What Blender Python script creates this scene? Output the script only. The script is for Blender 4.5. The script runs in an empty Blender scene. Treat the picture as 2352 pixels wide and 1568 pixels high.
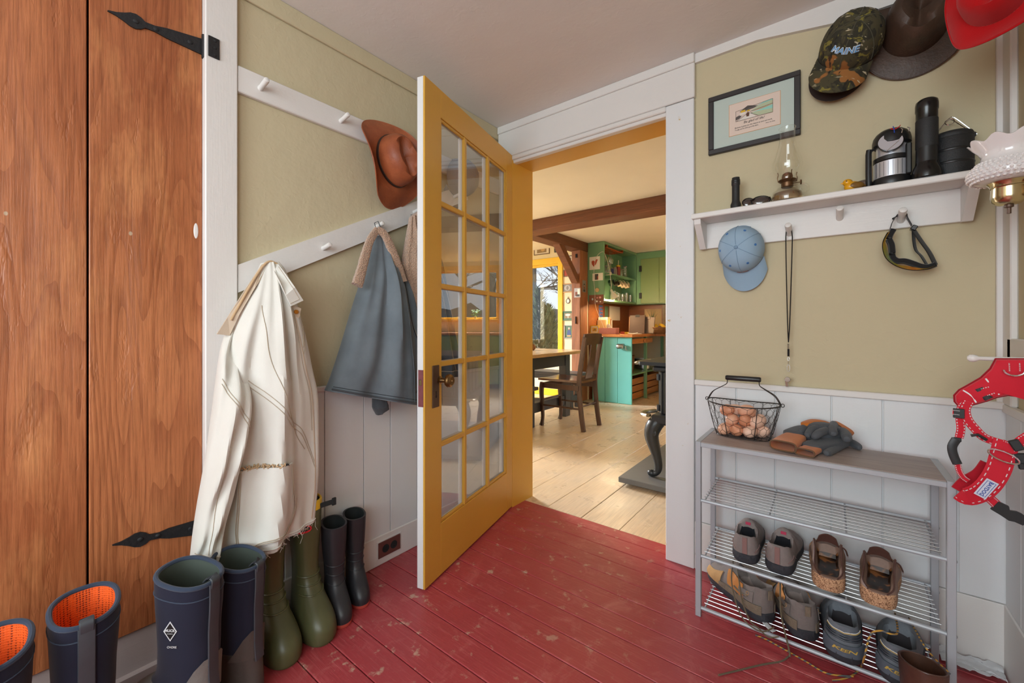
import bpy, bmesh, math, random
from mathutils import Vector, Matrix, noise, Euler
sin, cos, pi = math.sin, math.cos, math.pi
RND = random.Random(11)
scene = bpy.context.scene
COL = scene.collection

# ------------------------------------------------------------------ camera
FX, CX, HY, CH = 948.0, 1176.0, 750.0, 1.03
YAW = math.atan(737 / 948)
FWD = Vector((-sin(YAW), cos(YAW), 0)); RGT = Vector((cos(YAW), sin(YAW), 0))
cam_data = bpy.data.cameras.new('camera')
cam_data.sensor_width = 36.0
cam_data.lens = FX / 2352 * 36.0
cam_data.shift_y = -(784 - HY) / 2352
cam_data.clip_start = 0.02
camera = bpy.data.objects.new('camera', cam_data)
COL.objects.link(camera)
camera.location = (0, 0, CH)
camera.rotation_euler = (pi / 2, 0, YAW)
scene.camera = camera

# ------------------------------------------------------------------ light
scene.view_settings.view_transform = 'Standard'
scene.view_settings.look = 'None'
scene.view_settings.gamma = 1.0
scene.view_settings.use_curve_mapping = False
scene.view_settings.exposure = 0.08
world = bpy.data.worlds.new('world'); scene.world = world
world.use_nodes = True
wn = world.node_tree.nodes; wl = world.node_tree.links
bgn = wn['Background']
bgn.inputs['Color'].default_value = (0.66, 0.74, 0.82, 1)
bgn.inputs['Strength'].default_value = 1.3

def area(name, loc, target, sx, sy, power, color=(1, 1, 1)):
    d = bpy.data.lights.new(name, 'AREA'); d.shape = 'RECTANGLE'
    d.size = sx; d.size_y = sy; d.energy = power; d.color = color
    o = bpy.data.objects.new(name, d); COL.objects.link(o)
    o.location = loc
    o.rotation_euler = (Vector(target) - Vector(loc)).to_track_quat('-Z', 'Y').to_euler()
    return o
# daylight entering by the mudroom window behind the viewer, plus an added side light
area('daylight_rear_window', (-0.55, -1.84, 1.45), (-0.50, 2.0, 1.75), 1.5, 1.3, 50, (0.83, 0.94, 1.0))
area('added_side_daylight', (0.36, -0.95, 1.40), (-1.5, 0.4, 1.7), 0.85, 1.25, 17, (0.85, 0.95, 1.0))  # unseen side opening, added to light the plank door
# daylight falling through the kitchen windows from the sky, plus an added west light
area('daylight_dining_window', (-3.9, 6.3, 2.9), (-3.3, 4.0, 0.6), 1.6, 1.2, 900, (0.94, 0.97, 1.0))
area('daylight_sink_window', (0.35, 7.7, 3.0), (0.1, 5.4, 0.9), 2.0, 1.2, 1250, (0.95, 0.97, 1.0))
area('added_west_daylight', (-6.2, 3.6, 2.5), (-3.4, 3.6, 0.9), 2.0, 1.6, 1500, (0.97, 0.98, 1.0))  # unseen west opening, added to brighten the kitchen
scene.cycles.max_bounces = 6
scene.cycles.diffuse_bounces = 4
scene.cycles.glossy_bounces = 3
scene.cycles.transmission_bounces = 4
scene.cycles.transparent_max_bounces = 12
scene.cycles.caustics_reflective = False
scene.cycles.caustics_refractive = False

# ------------------------------------------------------------------ pixel -> place
CAMP = Vector((0, 0, CH))
def ray(px, py):
    return FWD + RGT * ((px - CX) / FX) + Vector((0, 0, (HY - py) / FX))
def onX(px, py, X):
    d = ray(px, py); return CAMP + d * (X / d.x)
def onY(px, py, Y):
    d = ray(px, py); return CAMP + d * (Y / d.y)
def onZ(px, py, Z):
    d = ray(px, py); return CAMP + d * ((Z - CH) / d.z)

# ------------------------------------------------------------------ materials
def S(r, g, b):
    f = lambda c: (c / 255 / 12.92) if c / 255 <= 0.04045 else ((c / 255 + 0.055) / 1.055) ** 2.4
    return (f(r), f(g), f(b), 1.0)
class NG:
    def __init__(s, name):
        s.m = bpy.data.materials.new(name); s.m.use_nodes = True
        s.t = s.m.node_tree; s.p = s.t.nodes['Principled BSDF']; s.out = s.t.nodes['Material Output']
    def n(s, typ, ins=None, **props):
        nd = s.t.nodes.new(typ)
        for k, v in props.items(): setattr(nd, k, v)
        for k, v in (ins or {}).items():
            s.set(nd.inputs[k], v)
        return nd
    def set(s, sock, v):
        if isinstance(v, bpy.types.NodeSocket): s.t.links.new(v, sock)
        else: sock.default_value = v
    def P(s, **kw):
        for k, v in kw.items(): s.set(s.p.inputs[k.replace('_', ' ')], v)
    def co(s, scale=(1, 1, 1), loc=(0, 0, 0), rot=(0, 0, 0)):
        tc = s.n('ShaderNodeTexCoord')
        mp = s.n('ShaderNodeMapping', {'Vector': tc.outputs['Object'], 'Scale': scale, 'Location': loc, 'Rotation': rot})
        return mp.outputs['Vector']
    def noise(s, scale, vec=None, detail=4, rough=0.55, dist=0.0):
        return s.n('ShaderNodeTexNoise', {'Vector': vec if vec is not None else s.co(), 'Scale': scale, 'Detail': detail, 'Roughness': rough, 'Distortion': dist}).outputs['Fac']
    def ramp(s, fac, stops):
        r = s.n('ShaderNodeValToRGB', {'Fac': fac}); cr = r.color_ramp
        while len(cr.elements) < len(stops): cr.elements.new(0.5)
        for e, (p, c) in zip(cr.elements, stops):
            e.position = p; e.color = c if len(c) == 4 else (*c, 1)
        return r.outputs['Color']
    def mix(s, fac, a, b, mode='MIX'):
        m = s.n('ShaderNodeMix', None, data_type='RGBA', blend_type=mode)
        s.set(m.inputs[0], fac); s.set(m.inputs[6], a); s.set(m.inputs[7], b)
        return m.outputs[2]
    def math(s, op, a, b=0.0):
        m = s.n('ShaderNodeMath', None, operation=op); s.set(m.inputs[0], a); s.set(m.inputs[1], b); return m.outputs[0]
    def bump(s, h, strength=0.2, dist=0.01):
        b = s.n('ShaderNodeBump', {'Height': h, 'Strength': strength, 'Distance': dist})
        s.P(Normal=b.outputs['Normal'])
def k(c, f): return (c[0] * f, c[1] * f, c[2] * f, 1)
MATS = {}
def mat(name, c, rough=0.6, var=0.12, scale=12, bump=0.0, bscale=60, metal=0.0, coat=0.0, spec=0.5, sheen=0.0, trans=0.0, alpha=1.0, c2=None):
    g = NG(name)
    fac = g.noise(scale)
    if c2 is None: colr = g.mix(fac, k(c, 1 - var), k(c, 1 + var))
    else: colr = g.ramp(fac, [(0.38, c), (0.62, c2)])
    g.P(Base_Color=colr, Roughness=rough, Metallic=metal)
    g.p.inputs['Specular IOR Level'].default_value = spec
    g.p.inputs['Coat Weight'].default_value = coat
    g.p.inputs['Coat Roughness'].default_value = 0.15
    g.p.inputs['Sheen Weight'].default_value = sheen
    g.p.inputs['Transmission Weight'].default_value = trans
    g.p.inputs['Alpha'].default_value = alpha
    if bump: g.bump(g.noise(bscale, detail=6), bump, 0.01)
    MATS[name] = g.m; return g.m
def fabric(name, c, weave=900, rough=0.9, var=0.15, worn=None, sheen=0.2, bump=0.25):
    g = NG(name)
    v = g.co()
    low = g.noise(9, v); hi = g.noise(weave, v, 2)
    base = g.mix(low, k(c, 1 - var), worn or k(c, 1 + var))
    base = g.mix(g.math('MULTIPLY', hi, 0.5), base, k(c, 0.72))
    g.P(Base_Color=base, Roughness=rough)
    g.p.inputs['Sheen Weight'].default_value = sheen; g.p.inputs['Specular IOR Level'].default_value = 0.25
    g.bump(g.math('ADD', g.math('MULTIPLY', hi, 0.3), g.noise(38, v)), bump, 0.004)
    MATS[name] = g.m; return g.m
def wood(name, dark, mid, light, axis='Z', ring=9.0, stretch=0.09, rough=0.45, coat=0.0, dist=5.0, bump=0.15, knots=0.0, wear=None):
    """grain running along an object axis: stretched noise streaks plus distorted ring bands"""
    g = NG(name)
    sc = {'X': (stretch, 1, 1), 'Y': (1, stretch, 1), 'Z': (1, 1, stretch)}[axis]
    v = g.co(sc)
    w = g.n('ShaderNodeTexNoise', {'Vector': v, 'Scale': ring * 0.35, 'Detail': 2.0, 'Roughness': 0.4}).outputs['Fac']
    bands = g.math('FRACT', g.math('MULTIPLY', w, ring * 1.6))
    bands = g.math('ABSOLUTE', g.math('SUBTRACT', g.math('MULTIPLY', bands, 2.0), 1.0))
    sc2 = {'X': (0.03, 1, 1), 'Y': (1, 0.03, 1), 'Z': (1, 1, 0.03)}[axis]
    streak = g.noise(180, g.co(sc2), 5, 0.65)
    low = g.noise(4.0, g.co(sc), 3)
    c = g.mix(g.math('MULTIPLY', bands, 0.55), mid, dark)
    c = g.mix(g.math('MULTIPLY', low, 0.8), c, light)
    st = g.ramp(streak, [(0.35, (0.55, 0.55, 0.55, 1)), (0.6, (1.08, 1.08, 1.08, 1))])
    c = g.mix(0.75, c, st, 'MULTIPLY')
    if knots:
        vo = g.n('ShaderNodeTexVoronoi', {'Vector': g.co({'X': (.35, 1, 1), 'Y': (1, .35, 1), 'Z': (1, 1, .35)}[axis]), 'Scale': knots, 'Randomness': 1.0}).outputs['Distance']
        kf = g.ramp(vo, [(0.035, (1, 1, 1, 1)), (0.085, (0, 0, 0, 1))])
        c = g.mix(g.math('MULTIPLY', kf, 0.75), c, k(dark, 0.45))
    if wear is not None:
        nf = g.ramp(g.noise(14, g.co(), 8, 0.7), [(0.66, (0, 0, 0, 1)), (0.72, (1, 1, 1, 1))])
        c = g.mix(nf, c, wear)
    g.P(Base_Color=c, Roughness=rough)
    g.p.inputs['Coat Weight'].default_value = coat
    g.p.inputs['Coat Roughness'].default_value = 0.2
    g.bump(g.math('ADD', streak, g.math('MULTIPLY', bands, 0.3)), bump, 0.004)
    MATS[name] = g.m; return g.m
def glass(name, tint=(1, 1, 1, 1), rough=0.0, refl=0.12):
    """thin pane: clear with a fresnel reflection"""
    g = NG(name)
    tr = g.n('ShaderNodeBsdfTransparent', {'Color': tint})
    gl = g.n('ShaderNodeBsdfGlossy', {'Color': (1, 1, 1, 1), 'Roughness': rough})
    bf = g.n('ShaderNodeNewGeometry').outputs['Backfacing']
    fr = g.n('ShaderNodeFresnel', {'IOR': g.math('SUBTRACT', 1.5, g.math('MULTIPLY', bf, 1.5 - 1 / 1.5))})
    f = g.math('MINIMUM', g.math('ADD', g.math('MULTIPLY', fr.outputs[0], 1.0), refl * 0.3), 1.0)
    mx = g.n('ShaderNodeMixShader')
    g.set(mx.inputs[0], f); g.t.links.new(tr.outputs[0], mx.inputs[1]); g.t.links.new(gl.outputs[0], mx.inputs[2])
    g.t.links.new(mx.outputs[0], g.out.inputs['Surface'])
    g.t.nodes.remove(g.p)
    MATS[name] = g.m; return g.m
def emit(name, c, s):
    g = NG(name); g.P(Base_Color=c, Roughness=0.5)
    g.p.inputs['Emission Color'].default_value = c; g.p.inputs['Emission Strength'].default_value = s
    MATS[name] = g.m; return g.m

# ------------------------------------------------------------------ mesh building
WM = {}
def frame_mat(origin, xa, za=None):
    """matrix with local x along xa and z near za"""
    xa = Vector(xa).normalized(); za = Vector(za or (0, 0, 1))
    ya = za.cross(xa)
    if ya.length < 1e-6: ya = Vector((0, 1, 0)).cross(xa)
    ya.normalize(); zz = xa.cross(ya)
    m = Matrix.Identity(4)
    for i in range(3): m[i][0], m[i][1], m[i][2], m[i][3] = xa[i], ya[i], zz[i], origin[i]
    return m
class MB:
    def __init__(s): s.bm = bmesh.new()
    def _new(s, vs, fs, M=None):
        bv = [s.bm.verts.new(M @ Vector(v) if M is not None else v) for v in vs]
        out = []
        for f in fs:
            try: out.append(s.bm.faces.new([bv[i] for i in f]))
            except ValueError: pass
        return bv, out
    def box(s, a, b, M=None, bev=0.0):
        x0, x1 = sorted((a[0], b[0])); y0, y1 = sorted((a[1], b[1])); z0, z1 = sorted((a[2], b[2]))
        vs = [(x0, y0, z0), (x1, y0, z0), (x1, y1, z0), (x0, y1, z0), (x0, y0, z1), (x1, y0, z1), (x1, y1, z1), (x0, y1, z1)]
        fs = [(0, 3, 2, 1), (4, 5, 6, 7), (0, 1, 5, 4), (1, 2, 6, 5), (2, 3, 7, 6), (3, 0, 4, 7)]
        bv, bf = s._new(vs, fs, M)
        if bev > 0:
            es = {e for f in bf for e in f.edges}
            bmesh.ops.bevel(s.bm, geom=list(es), offset=bev, segments=1, affect='EDGES', profile=0.5)
        return s
    def prism(s, poly, h0, h1, M=None):
        n = len(poly)
        vs = [(p[0], p[1], h0) for p in poly] + [(p[0], p[1], h1) for p in poly]
        fs = [tuple(range(n - 1, -1, -1)), tuple(range(n, 2 * n))] + [(i, (i + 1) % n, n + (i + 1) % n, n + i) for i in range(n)]
        s._new(vs, fs, M); return s
    def rings(s, rs, cap0=True, cap1=True, closed=False):
        """loft a list of equal-length closed rings of points"""
        n = len(rs[0]); vs = [p for r in rs for p in r]; fs = []
        m = len(rs)
        for i in range(m if closed else m - 1):
            j = (i + 1) % m
            for a in range(n):
                b = (a + 1) % n
                fs.append((i * n + a, i * n + b, j * n + b, j * n + a))
        if cap0 and not closed: fs.append(tuple(range(n - 1, -1, -1)))
        if cap1 and not closed: fs.append(tuple((m - 1) * n + a for a in range(n)))
        s._new(vs, fs); return s
    def tube(s, pts, r, n=8, cap=True, closed=False, flat=None, up=None):
        """tube along pts; r a number or a list; flat=(a,b) gives an elliptic/strap section (a across, b thick)"""
        pts = [Vector(p) for p in pts]; m = len(pts)
        rr = r if isinstance(r, (list, tuple)) else [r] * m
        rs = []; prev = None
        for i in range(m):
            if closed: t = pts[(i + 1) % m] - pts[i - 1]
            else: t = pts[min(i + 1, m - 1)] - pts[max(i - 1, 0)]
            if t.length < 1e-9: t = Vector((0, 0, 1))
            t.normalize()
            if up is not None: u = Vector(up[i] if isinstance(up, list) else up)
            elif prev is None: u = Vector((0, 0, 1)) if abs(t.z) < 0.9 else Vector((1, 0, 0))
            else: u = prev
            u = (u - t * u.dot(t))
            if u.length < 1e-6: u = t.orthogonal()
            u.normalize(); prev = u
            w = t.cross(u)
            ring = []
            for q in range(n):
                a = 2 * pi * q / n
                if flat:
                    fa, fb = flat
                    ca, sa = cos(a), sin(a)
                    e = 0.55
                    ring.append(pts[i] + w * (math.copysign(abs(ca) ** e, ca) * fa * rr[i]) + u * (math.copysign(abs(sa) ** e, sa) * fb * rr[i]))
                else:
                    ring.append(pts[i] + (w * cos(a) + u * sin(a)) * rr[i])
            rs.append(ring)
        s.rings(rs, cap, cap, closed); return s
    def lathe(s, prof, M=None, n=24, cap=True, squash=1.0):
        rs = []
        for r, z in prof:
            ring = [Vector((r * cos(2 * pi * q / n), r * squash * sin(2 * pi * q / n), z)) for q in range(n)]
            rs.append([M @ p for p in ring] if M is not None else ring)
        s.rings(rs, cap and prof[0][0] > 1e-5, cap and prof[-1][0] > 1e-5); return s
    def ell(s, c, rad, M=None, n=16, m=10):
        rs = []
        for i in range(m + 1):
            a = -pi / 2 + pi * i / m
            a = max(-pi / 2 + 0.02, min(pi / 2 - 0.02, a))
            ring = [Vector((c[0] + rad[0] * cos(a) * cos(2 * pi * q / n), c[1] + rad[1] * cos(a) * sin(2 * pi * q / n), c[2] + rad[2] * sin(a))) for q in range(n)]
            rs.append([M @ p for p in ring] if M is not None else ring)
        s.rings(rs); return s
    def grid(s, fn, nu, nv, cu=False, cv=False):
        vs = []; fs = []
        for i in range(nu):
            for j in range(nv):
                vs.append(fn(i / (nu if cu else nu - 1), j / (nv if cv else nv - 1)))
        for i in range(nu if cu else nu - 1):
            for j in range(nv if cv else nv - 1):
                a, b = (i + 1) % nu, (j + 1) % nv
                fs.append((i * nv + j, a * nv + j, a * nv + b, i * nv + b))
        s._new(vs, fs); return s
    def slab(s, fn, nu, nv, th):
        """closed sheet with thickness th along its own normal"""
        P = [[Vector(fn(i / (nu - 1), j / (nv - 1))) for j in range(nv)] for i in range(nu)]
        def nrm(i, j):
            a = P[min(i + 1, nu - 1)][j] - P[max(i - 1, 0)][j]; b = P[i][min(j + 1, nv - 1)] - P[i][max(j - 1, 0)]
            c = a.cross(b); return c.normalized() if c.length > 1e-12 else Vector((0, 0, 1))
        vs = [P[i][j] for i in range(nu) for j in range(nv)] + [P[i][j] - nrm(i, j) * th for i in range(nu) for j in range(nv)]
        o = nu * nv; fs = []
        for i in range(nu - 1):
            for j in range(nv - 1):
                f = (i * nv + j, (i + 1) * nv + j, (i + 1) * nv + j + 1, i * nv + j + 1)
                fs.append(f); fs.append(tuple(o + q for q in reversed(f)))
        bd = [(i, 0) for i in range(nu)] + [(nu - 1, j) for j in range(1, nv)] + [(i, nv - 1) for i in range(nu - 2, -1, -1)] + [(0, j) for j in range(nv - 2, 0, -1)]
        for q in range(len(bd)):
            a = bd[q][0] * nv + bd[q][1]; b = bd[(q + 1) % len(bd)][0] * nv + bd[(q + 1) % len(bd)][1]
            fs.append((b, a, o + a, o + b))
        s._new(vs, fs); return s
    def build(s, name, m, parent=None, smooth=True, local=False, angle=40, keep_origin=False):
        bmesh.ops.remove_doubles(s.bm, verts=s.bm.verts, dist=1e-6)
        bmesh.ops.recalc_face_normals(s.bm, faces=s.bm.faces)
        me = bpy.data.meshes.new(name)
        o = bpy.data.objects.new(name, me); COL.objects.link(o)
        if parent is not None:
            o.parent = parent; W = WM[parent]; WM[o] = W
            if not local: s.bm.transform(W.inverted())
        else:
            if keep_origin or not s.bm.verts: loc = Vector((0, 0, 0))
            else:
                xs = [v.co for v in s.bm.verts]
                loc = Vector(((min(v.x for v in xs) + max(v.x for v in xs)) / 2, (min(v.y for v in xs) + max(v.y for v in xs)) / 2, min(v.z for v in xs)))
            s.bm.transform(Matrix.Translation(-loc)); o.location = loc
            WM[o] = Matrix.Translation(loc)
        s.bm.to_mesh(me); s.bm.free()
        me.materials.append(MATS[m] if isinstance(m, str) else m)
        if smooth:
            for p in me.polygons: p.use_smooth = True
            ca = math.radians(angle)
            try:
                me.set_sharp_from_angle(angle=ca)
            except Exception: pass
        return o
def tag(o, label=None, cat=None, group=None, kind=None):
    if label: o['label'] = label
    if cat: o['category'] = cat
    if group: o['group'] = group
    if kind: o['kind'] = kind
    return o
def thing(name, label, cat, loc=(0, 0, 0), rz=0.0, group=None, M=None, kind=None):
    o = bpy.data.objects.new(name, None); COL.objects.link(o)
    o.empty_display_size = 0.05
    W = M if M is not None else Matrix.Translation(loc) @ Matrix.Rotation(rz, 4, 'Z')
    o.matrix_basis = W; WM[o] = W.copy()
    return tag(o, label, cat, group, kind)
def dup(o, parent=None):
    c = o.copy(); COL.objects.link(c); c.parent = parent
    WM[c] = WM[o].copy()
    for ch in list(o.children): dup(ch, c)
    return c
def dup_at(o, M, label=None, group=None):
    c = dup(o); c.matrix_basis = M; WM[c] = M.copy()
    if label: c['label'] = label
    if group: c['group'] = group
    return c
def B(name, a, b, m, parent=None, bev=0.0, smooth=False):
    return MB().box(a, b, bev=bev).build(name, m, parent, smooth=smooth)
def curve(ctrl, n=24, closed=False):
    """Catmull-Rom through control points"""
    P = [Vector(p) for p in ctrl]; out = []; m = len(P)
    segs = m if closed else m - 1
    for i in range(segs):
        if closed: p0, p1, p2, p3 = P[i - 1], P[i], P[(i + 1) % m], P[(i + 2) % m]
        else: p0, p1, p2, p3 = P[max(i - 1, 0)], P[i], P[i + 1], P[min(i + 2, m - 1)]
        kk = max(2, n // segs)
        for q in range(kk):
            t = q / kk
            out.append(0.5 * ((2 * p1) + (p2 - p0) * t + (2 * p0 - 5 * p1 + 4 * p2 - p3) * t * t + (3 * p1 - p0 - 3 * p2 + p3) * t ** 3))
    if not closed: out.append(P[-1])
    return out
def lerp(a, b, t): return a + (b - a) * t
def interp(tab, x):
    """piecewise smooth table lookup [(x, v...)]"""
    if x <= tab[0][0]: return tab[0][1:]
    for i in range(len(tab) - 1):
        if x <= tab[i + 1][0]:
            t = (x - tab[i][0]) / (tab[i + 1][0] - tab[i][0] + 1e-12)
            m = len(tab)
            a, b = tab[i], tab[i + 1]
            z, d = tab[max(i - 1, 0)], tab[min(i + 2, m - 1)]
            res = []
            for q in range(1, len(a)):
                h = b[0] - a[0]
                m0 = (b[q] - z[q]) / (b[0] - z[0] + 1e-12) * h; m1 = (d[q] - a[q]) / (d[0] - a[0] + 1e-12) * h
                if (b[q] - a[q]) * m0 <= 0: m0 = 0
                if (b[q] - a[q]) * m1 <= 0: m1 = 0
                m0 = max(-3 * abs(b[q] - a[q]), min(3 * abs(b[q] - a[q]), m0)); m1 = max(-3 * abs(b[q] - a[q]), min(3 * abs(b[q] - a[q]), m1))
                t2, t3 = t * t, t ** 3
                res.append((2 * t3 - 3 * t2 + 1) * a[q] + (t3 - 2 * t2 + t) * m0 + (-2 * t3 + 3 * t2) * b[q] + (t3 - t2) * m1)
            return tuple(res)
    return tab[-1][1:]
FONT = None
def text_mesh(name, body, M, size, m, parent, extrude=0.0004, shear=0.0, bold=0.0, spacing=1.0, align='CENTER', wx=1.0, wrap=None):
    """lettering as thin solid letters lying in the xy plane of M (optionally wrapped by a function)"""
    cu = bpy.data.curves.new(name, 'FONT'); cu.body = body; cu.size = size; cu.extrude = extrude
    cu.shear = shear; cu.offset = bold; cu.space_character = spacing; cu.align_x = align; cu.align_y = 'CENTER'
    cu.resolution_u = 3
    tmp = bpy.data.objects.new(name + '_tmp', cu); COL.objects.link(tmp)
    dg = bpy.context.evaluated_depsgraph_get(); dg.update()
    me = bpy.data.meshes.new_from_object(tmp.evaluated_get(dg))
    bpy.data.objects.remove(tmp); bpy.data.curves.remove(cu)
    W = WM[parent].inverted() if parent is not None else Matrix.Identity(4)
    for v in me.vertices:
        p = Vector((v.co.x * wx, v.co.y, v.co.z))
        p = wrap(p) if wrap else M @ p
        v.co = W @ p
    me.name = name
    o = bpy.data.objects.new(name, me); COL.objects.link(o); o.parent = parent
    if parent is not None: WM[o] = WM[parent]
    me.materials.clear(); me.materials.append(MATS[m] if isinstance(m, str) else m)
    return o
# ================================================================== materials of the setting
def wpos(g): return g.n('ShaderNodeNewGeometry').outputs['Position']
def scaled(g, v, sc, loc=(0, 0, 0)): return g.n('ShaderNodeMapping', {'Vector': v, 'Scale': sc, 'Location': loc}).outputs['Vector']

def plaster(name, c, rough=0.85, strength=0.24, blot=0.06):
    g = NG(name); p = wpos(g)
    low = g.noise(2.3, p, 3)
    g.P(Base_Color=g.mix(low, k(c, 1 - blot), k(c, 1 + blot)), Roughness=rough)
    lump = g.noise(16, p, 3, 0.5)
    fine = g.noise(120, p, 4, 0.6)
    cr = g.ramp(g.noise(26, p, 2, 0.4, 1.2), [(0.60, (0, 0, 0, 1)), (0.72, (1, 1, 1, 1))])
    g.bump(g.math('ADD', g.math('ADD', lump, g.math('MULTIPLY', fine, 0.12)), g.math('MULTIPLY', cr, 0.16)), strength, 0.01)
    MATS[name] = g.m; return g.m
plaster('plaster_green', S(197, 184, 152))
plaster('plaster_ceiling', S(226, 220, 216), strength=0.12)
plaster('plaster_kitchen', S(238, 226, 192), strength=0.15)
plaster('plaster_kitchen_ceiling', S(242, 236, 222), strength=0.08)

def paint(name, c, rough=0.45, chip=None, amount=0.70, brush='Z', blot=0.05, scale=10):
    """brushed gloss paint with a few chips"""
    g = NG(name); p = wpos(g)
    low = g.noise(3.0, p, 3)
    col = g.mix(low, k(c, 1 - blot), k(c, 1 + blot))
    sc = {'X': (.05, 1, 1), 'Y': (1, .05, 1), 'Z': (1, 1, .05)}[brush]
    st = g.noise(260, scaled(g, p, sc), 3)
    if chip is not None:
        f = g.ramp(g.noise(scale, p, 8, 0.75), [(amount, (0, 0, 0, 1)), (amount + 0.012, (1, 1, 1, 1))])
        col = g.mix(f, col, chip)
    g.P(Base_Color=col, Roughness=rough)
    g.bump(g.math('ADD', g.math('MULTIPLY', st, 0.4), g.noise(30, p, 3)), 0.12, 0.006)
    MATS[name] = g.m; return g.m
paint('white_trim', S(222, 218, 214), 0.42)
paint('white_trim_x', S(222, 218, 214), 0.42, brush='X')
paint('white_trim_y', S(222, 218, 214), 0.42, brush='Y')
paint('white_panel', S(220, 221, 222), 0.40, chip=S(190, 165, 135), amount=0.76, scale=20)
paint('white_edge', S(222, 222, 222), 0.45, chip=S(196, 160, 80), amount=0.66, scale=22)
paint('yellow_paint', S(214, 164, 66), 0.36, chip=S(120, 90, 40), amount=0.80)
paint('yellow_trim', S(244, 198, 50), 0.35)
paint('green_paint', S(112, 156, 118), 0.42)
paint('green_door_paint', S(124, 146, 94), 0.45)
paint('turquoise_paint', S(112, 196, 190), 0.42)
paint('grey_sill', S(176, 160, 156), 0.5, brush='Y')

def red_floor():
    g = NG('red_floor_paint'); p = wpos(g)
    base = g.mix(g.noise(3.5, p, 4), S(156, 50, 58), S(182, 74, 78))
    grain = g.noise(150, scaled(g, p, (0.06, 1, 1)), 5, 0.65)
    base = g.mix(g.ramp(grain, [(0.52, (0, 0, 0, 1)), (0.72, (.45, .45, .45, 1))]), base, S(206, 110, 112))
    scuff = g.ramp(g.noise(9, p, 6, 0.72, 0.6), [(0.54, (0, 0, 0, 1)), (0.72, (0.5, 0.5, 0.5, 1))])
    base = g.mix(scuff, base, S(206, 126, 122))
    mud = g.ramp(g.noise(17, p, 4, 0.6), [(0.61, (0, 0, 0, 1)), (0.68, (0.85, 0.85, 0.85, 1))])
    # dried mud lies where boots are kicked off, along the left wall
    sx = g.n('ShaderNodeSeparateXYZ', {'Vector': p})
    near = g.n('ShaderNodeMapRange', {'Value': sx.outputs['X'], 'From Min': -0.3, 'From Max': -1.0, 'To Min': 0.15, 'To Max': 1.0}).outputs[0]
    base = g.mix(g.math('MULTIPLY', mud, near), base, S(196, 160, 140))
    vo = g.n('ShaderNodeTexVoronoi', {'Vector': p, 'Scale': 60.0}).outputs['Distance']
    speck = g.ramp(vo, [(0.03, (1, 1, 1, 1)), (0.06, (0, 0, 0, 1))])
    base = g.mix(g.math('MULTIPLY', speck, g.math('MULTIPLY', near, 0.7)), base, S(215, 190, 165))
    g.P(Base_Color=base, Roughness=0.34)
    g.p.inputs['Specular IOR Level'].default_value = 0.55
    g.bump(g.math('ADD', grain, g.math('MULTIPLY', g.noise(34, p, 2), 1.2)), 0.22, 0.006)
    MATS['red_floor_paint'] = g.m
red_floor()
def pine_floor():
    g = NG('pine_floor'); p = wpos(g)
    v = scaled(g, p, (1, 0.10, 1))
    rid = g.n('ShaderNodeObjectInfo').outputs['Random']
    w = g.n('ShaderNodeTexNoise', {'Vector': v, 'Scale': 5.0, 'Detail': 2.0}).outputs['Fac']
    bands = g.math('ABSOLUTE', g.math('SUBTRACT', g.math('MULTIPLY', g.math('FRACT', g.math('MULTIPLY', w, 22.0)), 2.0), 1.0))
    c = g.mix(g.math('MULTIPLY', bands, 0.35), S(232, 208, 174), S(206, 172, 134))
    c = g.mix(g.ramp(g.noise(1.6, p, 4), [(0.4, (0, 0, 0, 1)), (0.7, (.8, .8, .8, 1))]), c, S(214, 200, 180))
    c = g.mix(g.math('MULTIPLY', rid, 0.25), c, S(216, 180, 140))
    vo = g.n('ShaderNodeTexVoronoi', {'Vector': scaled(g, p, (1, .6, 1)), 'Scale': 3.6}).outputs['Distance']
    c = g.mix(g.ramp(vo, [(0.05, (.75, .75, .75, 1)), (0.11, (0, 0, 0, 1))]), c, S(122, 76, 50))
    st = g.noise(170, scaled(g, p, (1, .04, 1)), 4)
    c = g.mix(0.5, c, g.ramp(st, [(0.35, (.7, .7, .7, 1)), (.6, (1.05, 1.05, 1.05, 1))]), 'MULTIPLY')
    g.P(Base_Color=c, Roughness=g.math('ADD', 0.16, g.math('MULTIPLY', g.noise(6, p, 4), 0.3)))
    g.bump(g.math('ADD', st, g.math('MULTIPLY', g.noise(14, p), 2.0)), 0.10, 0.006)
    MATS['pine_floor'] = g.m
pine_floor()
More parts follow.
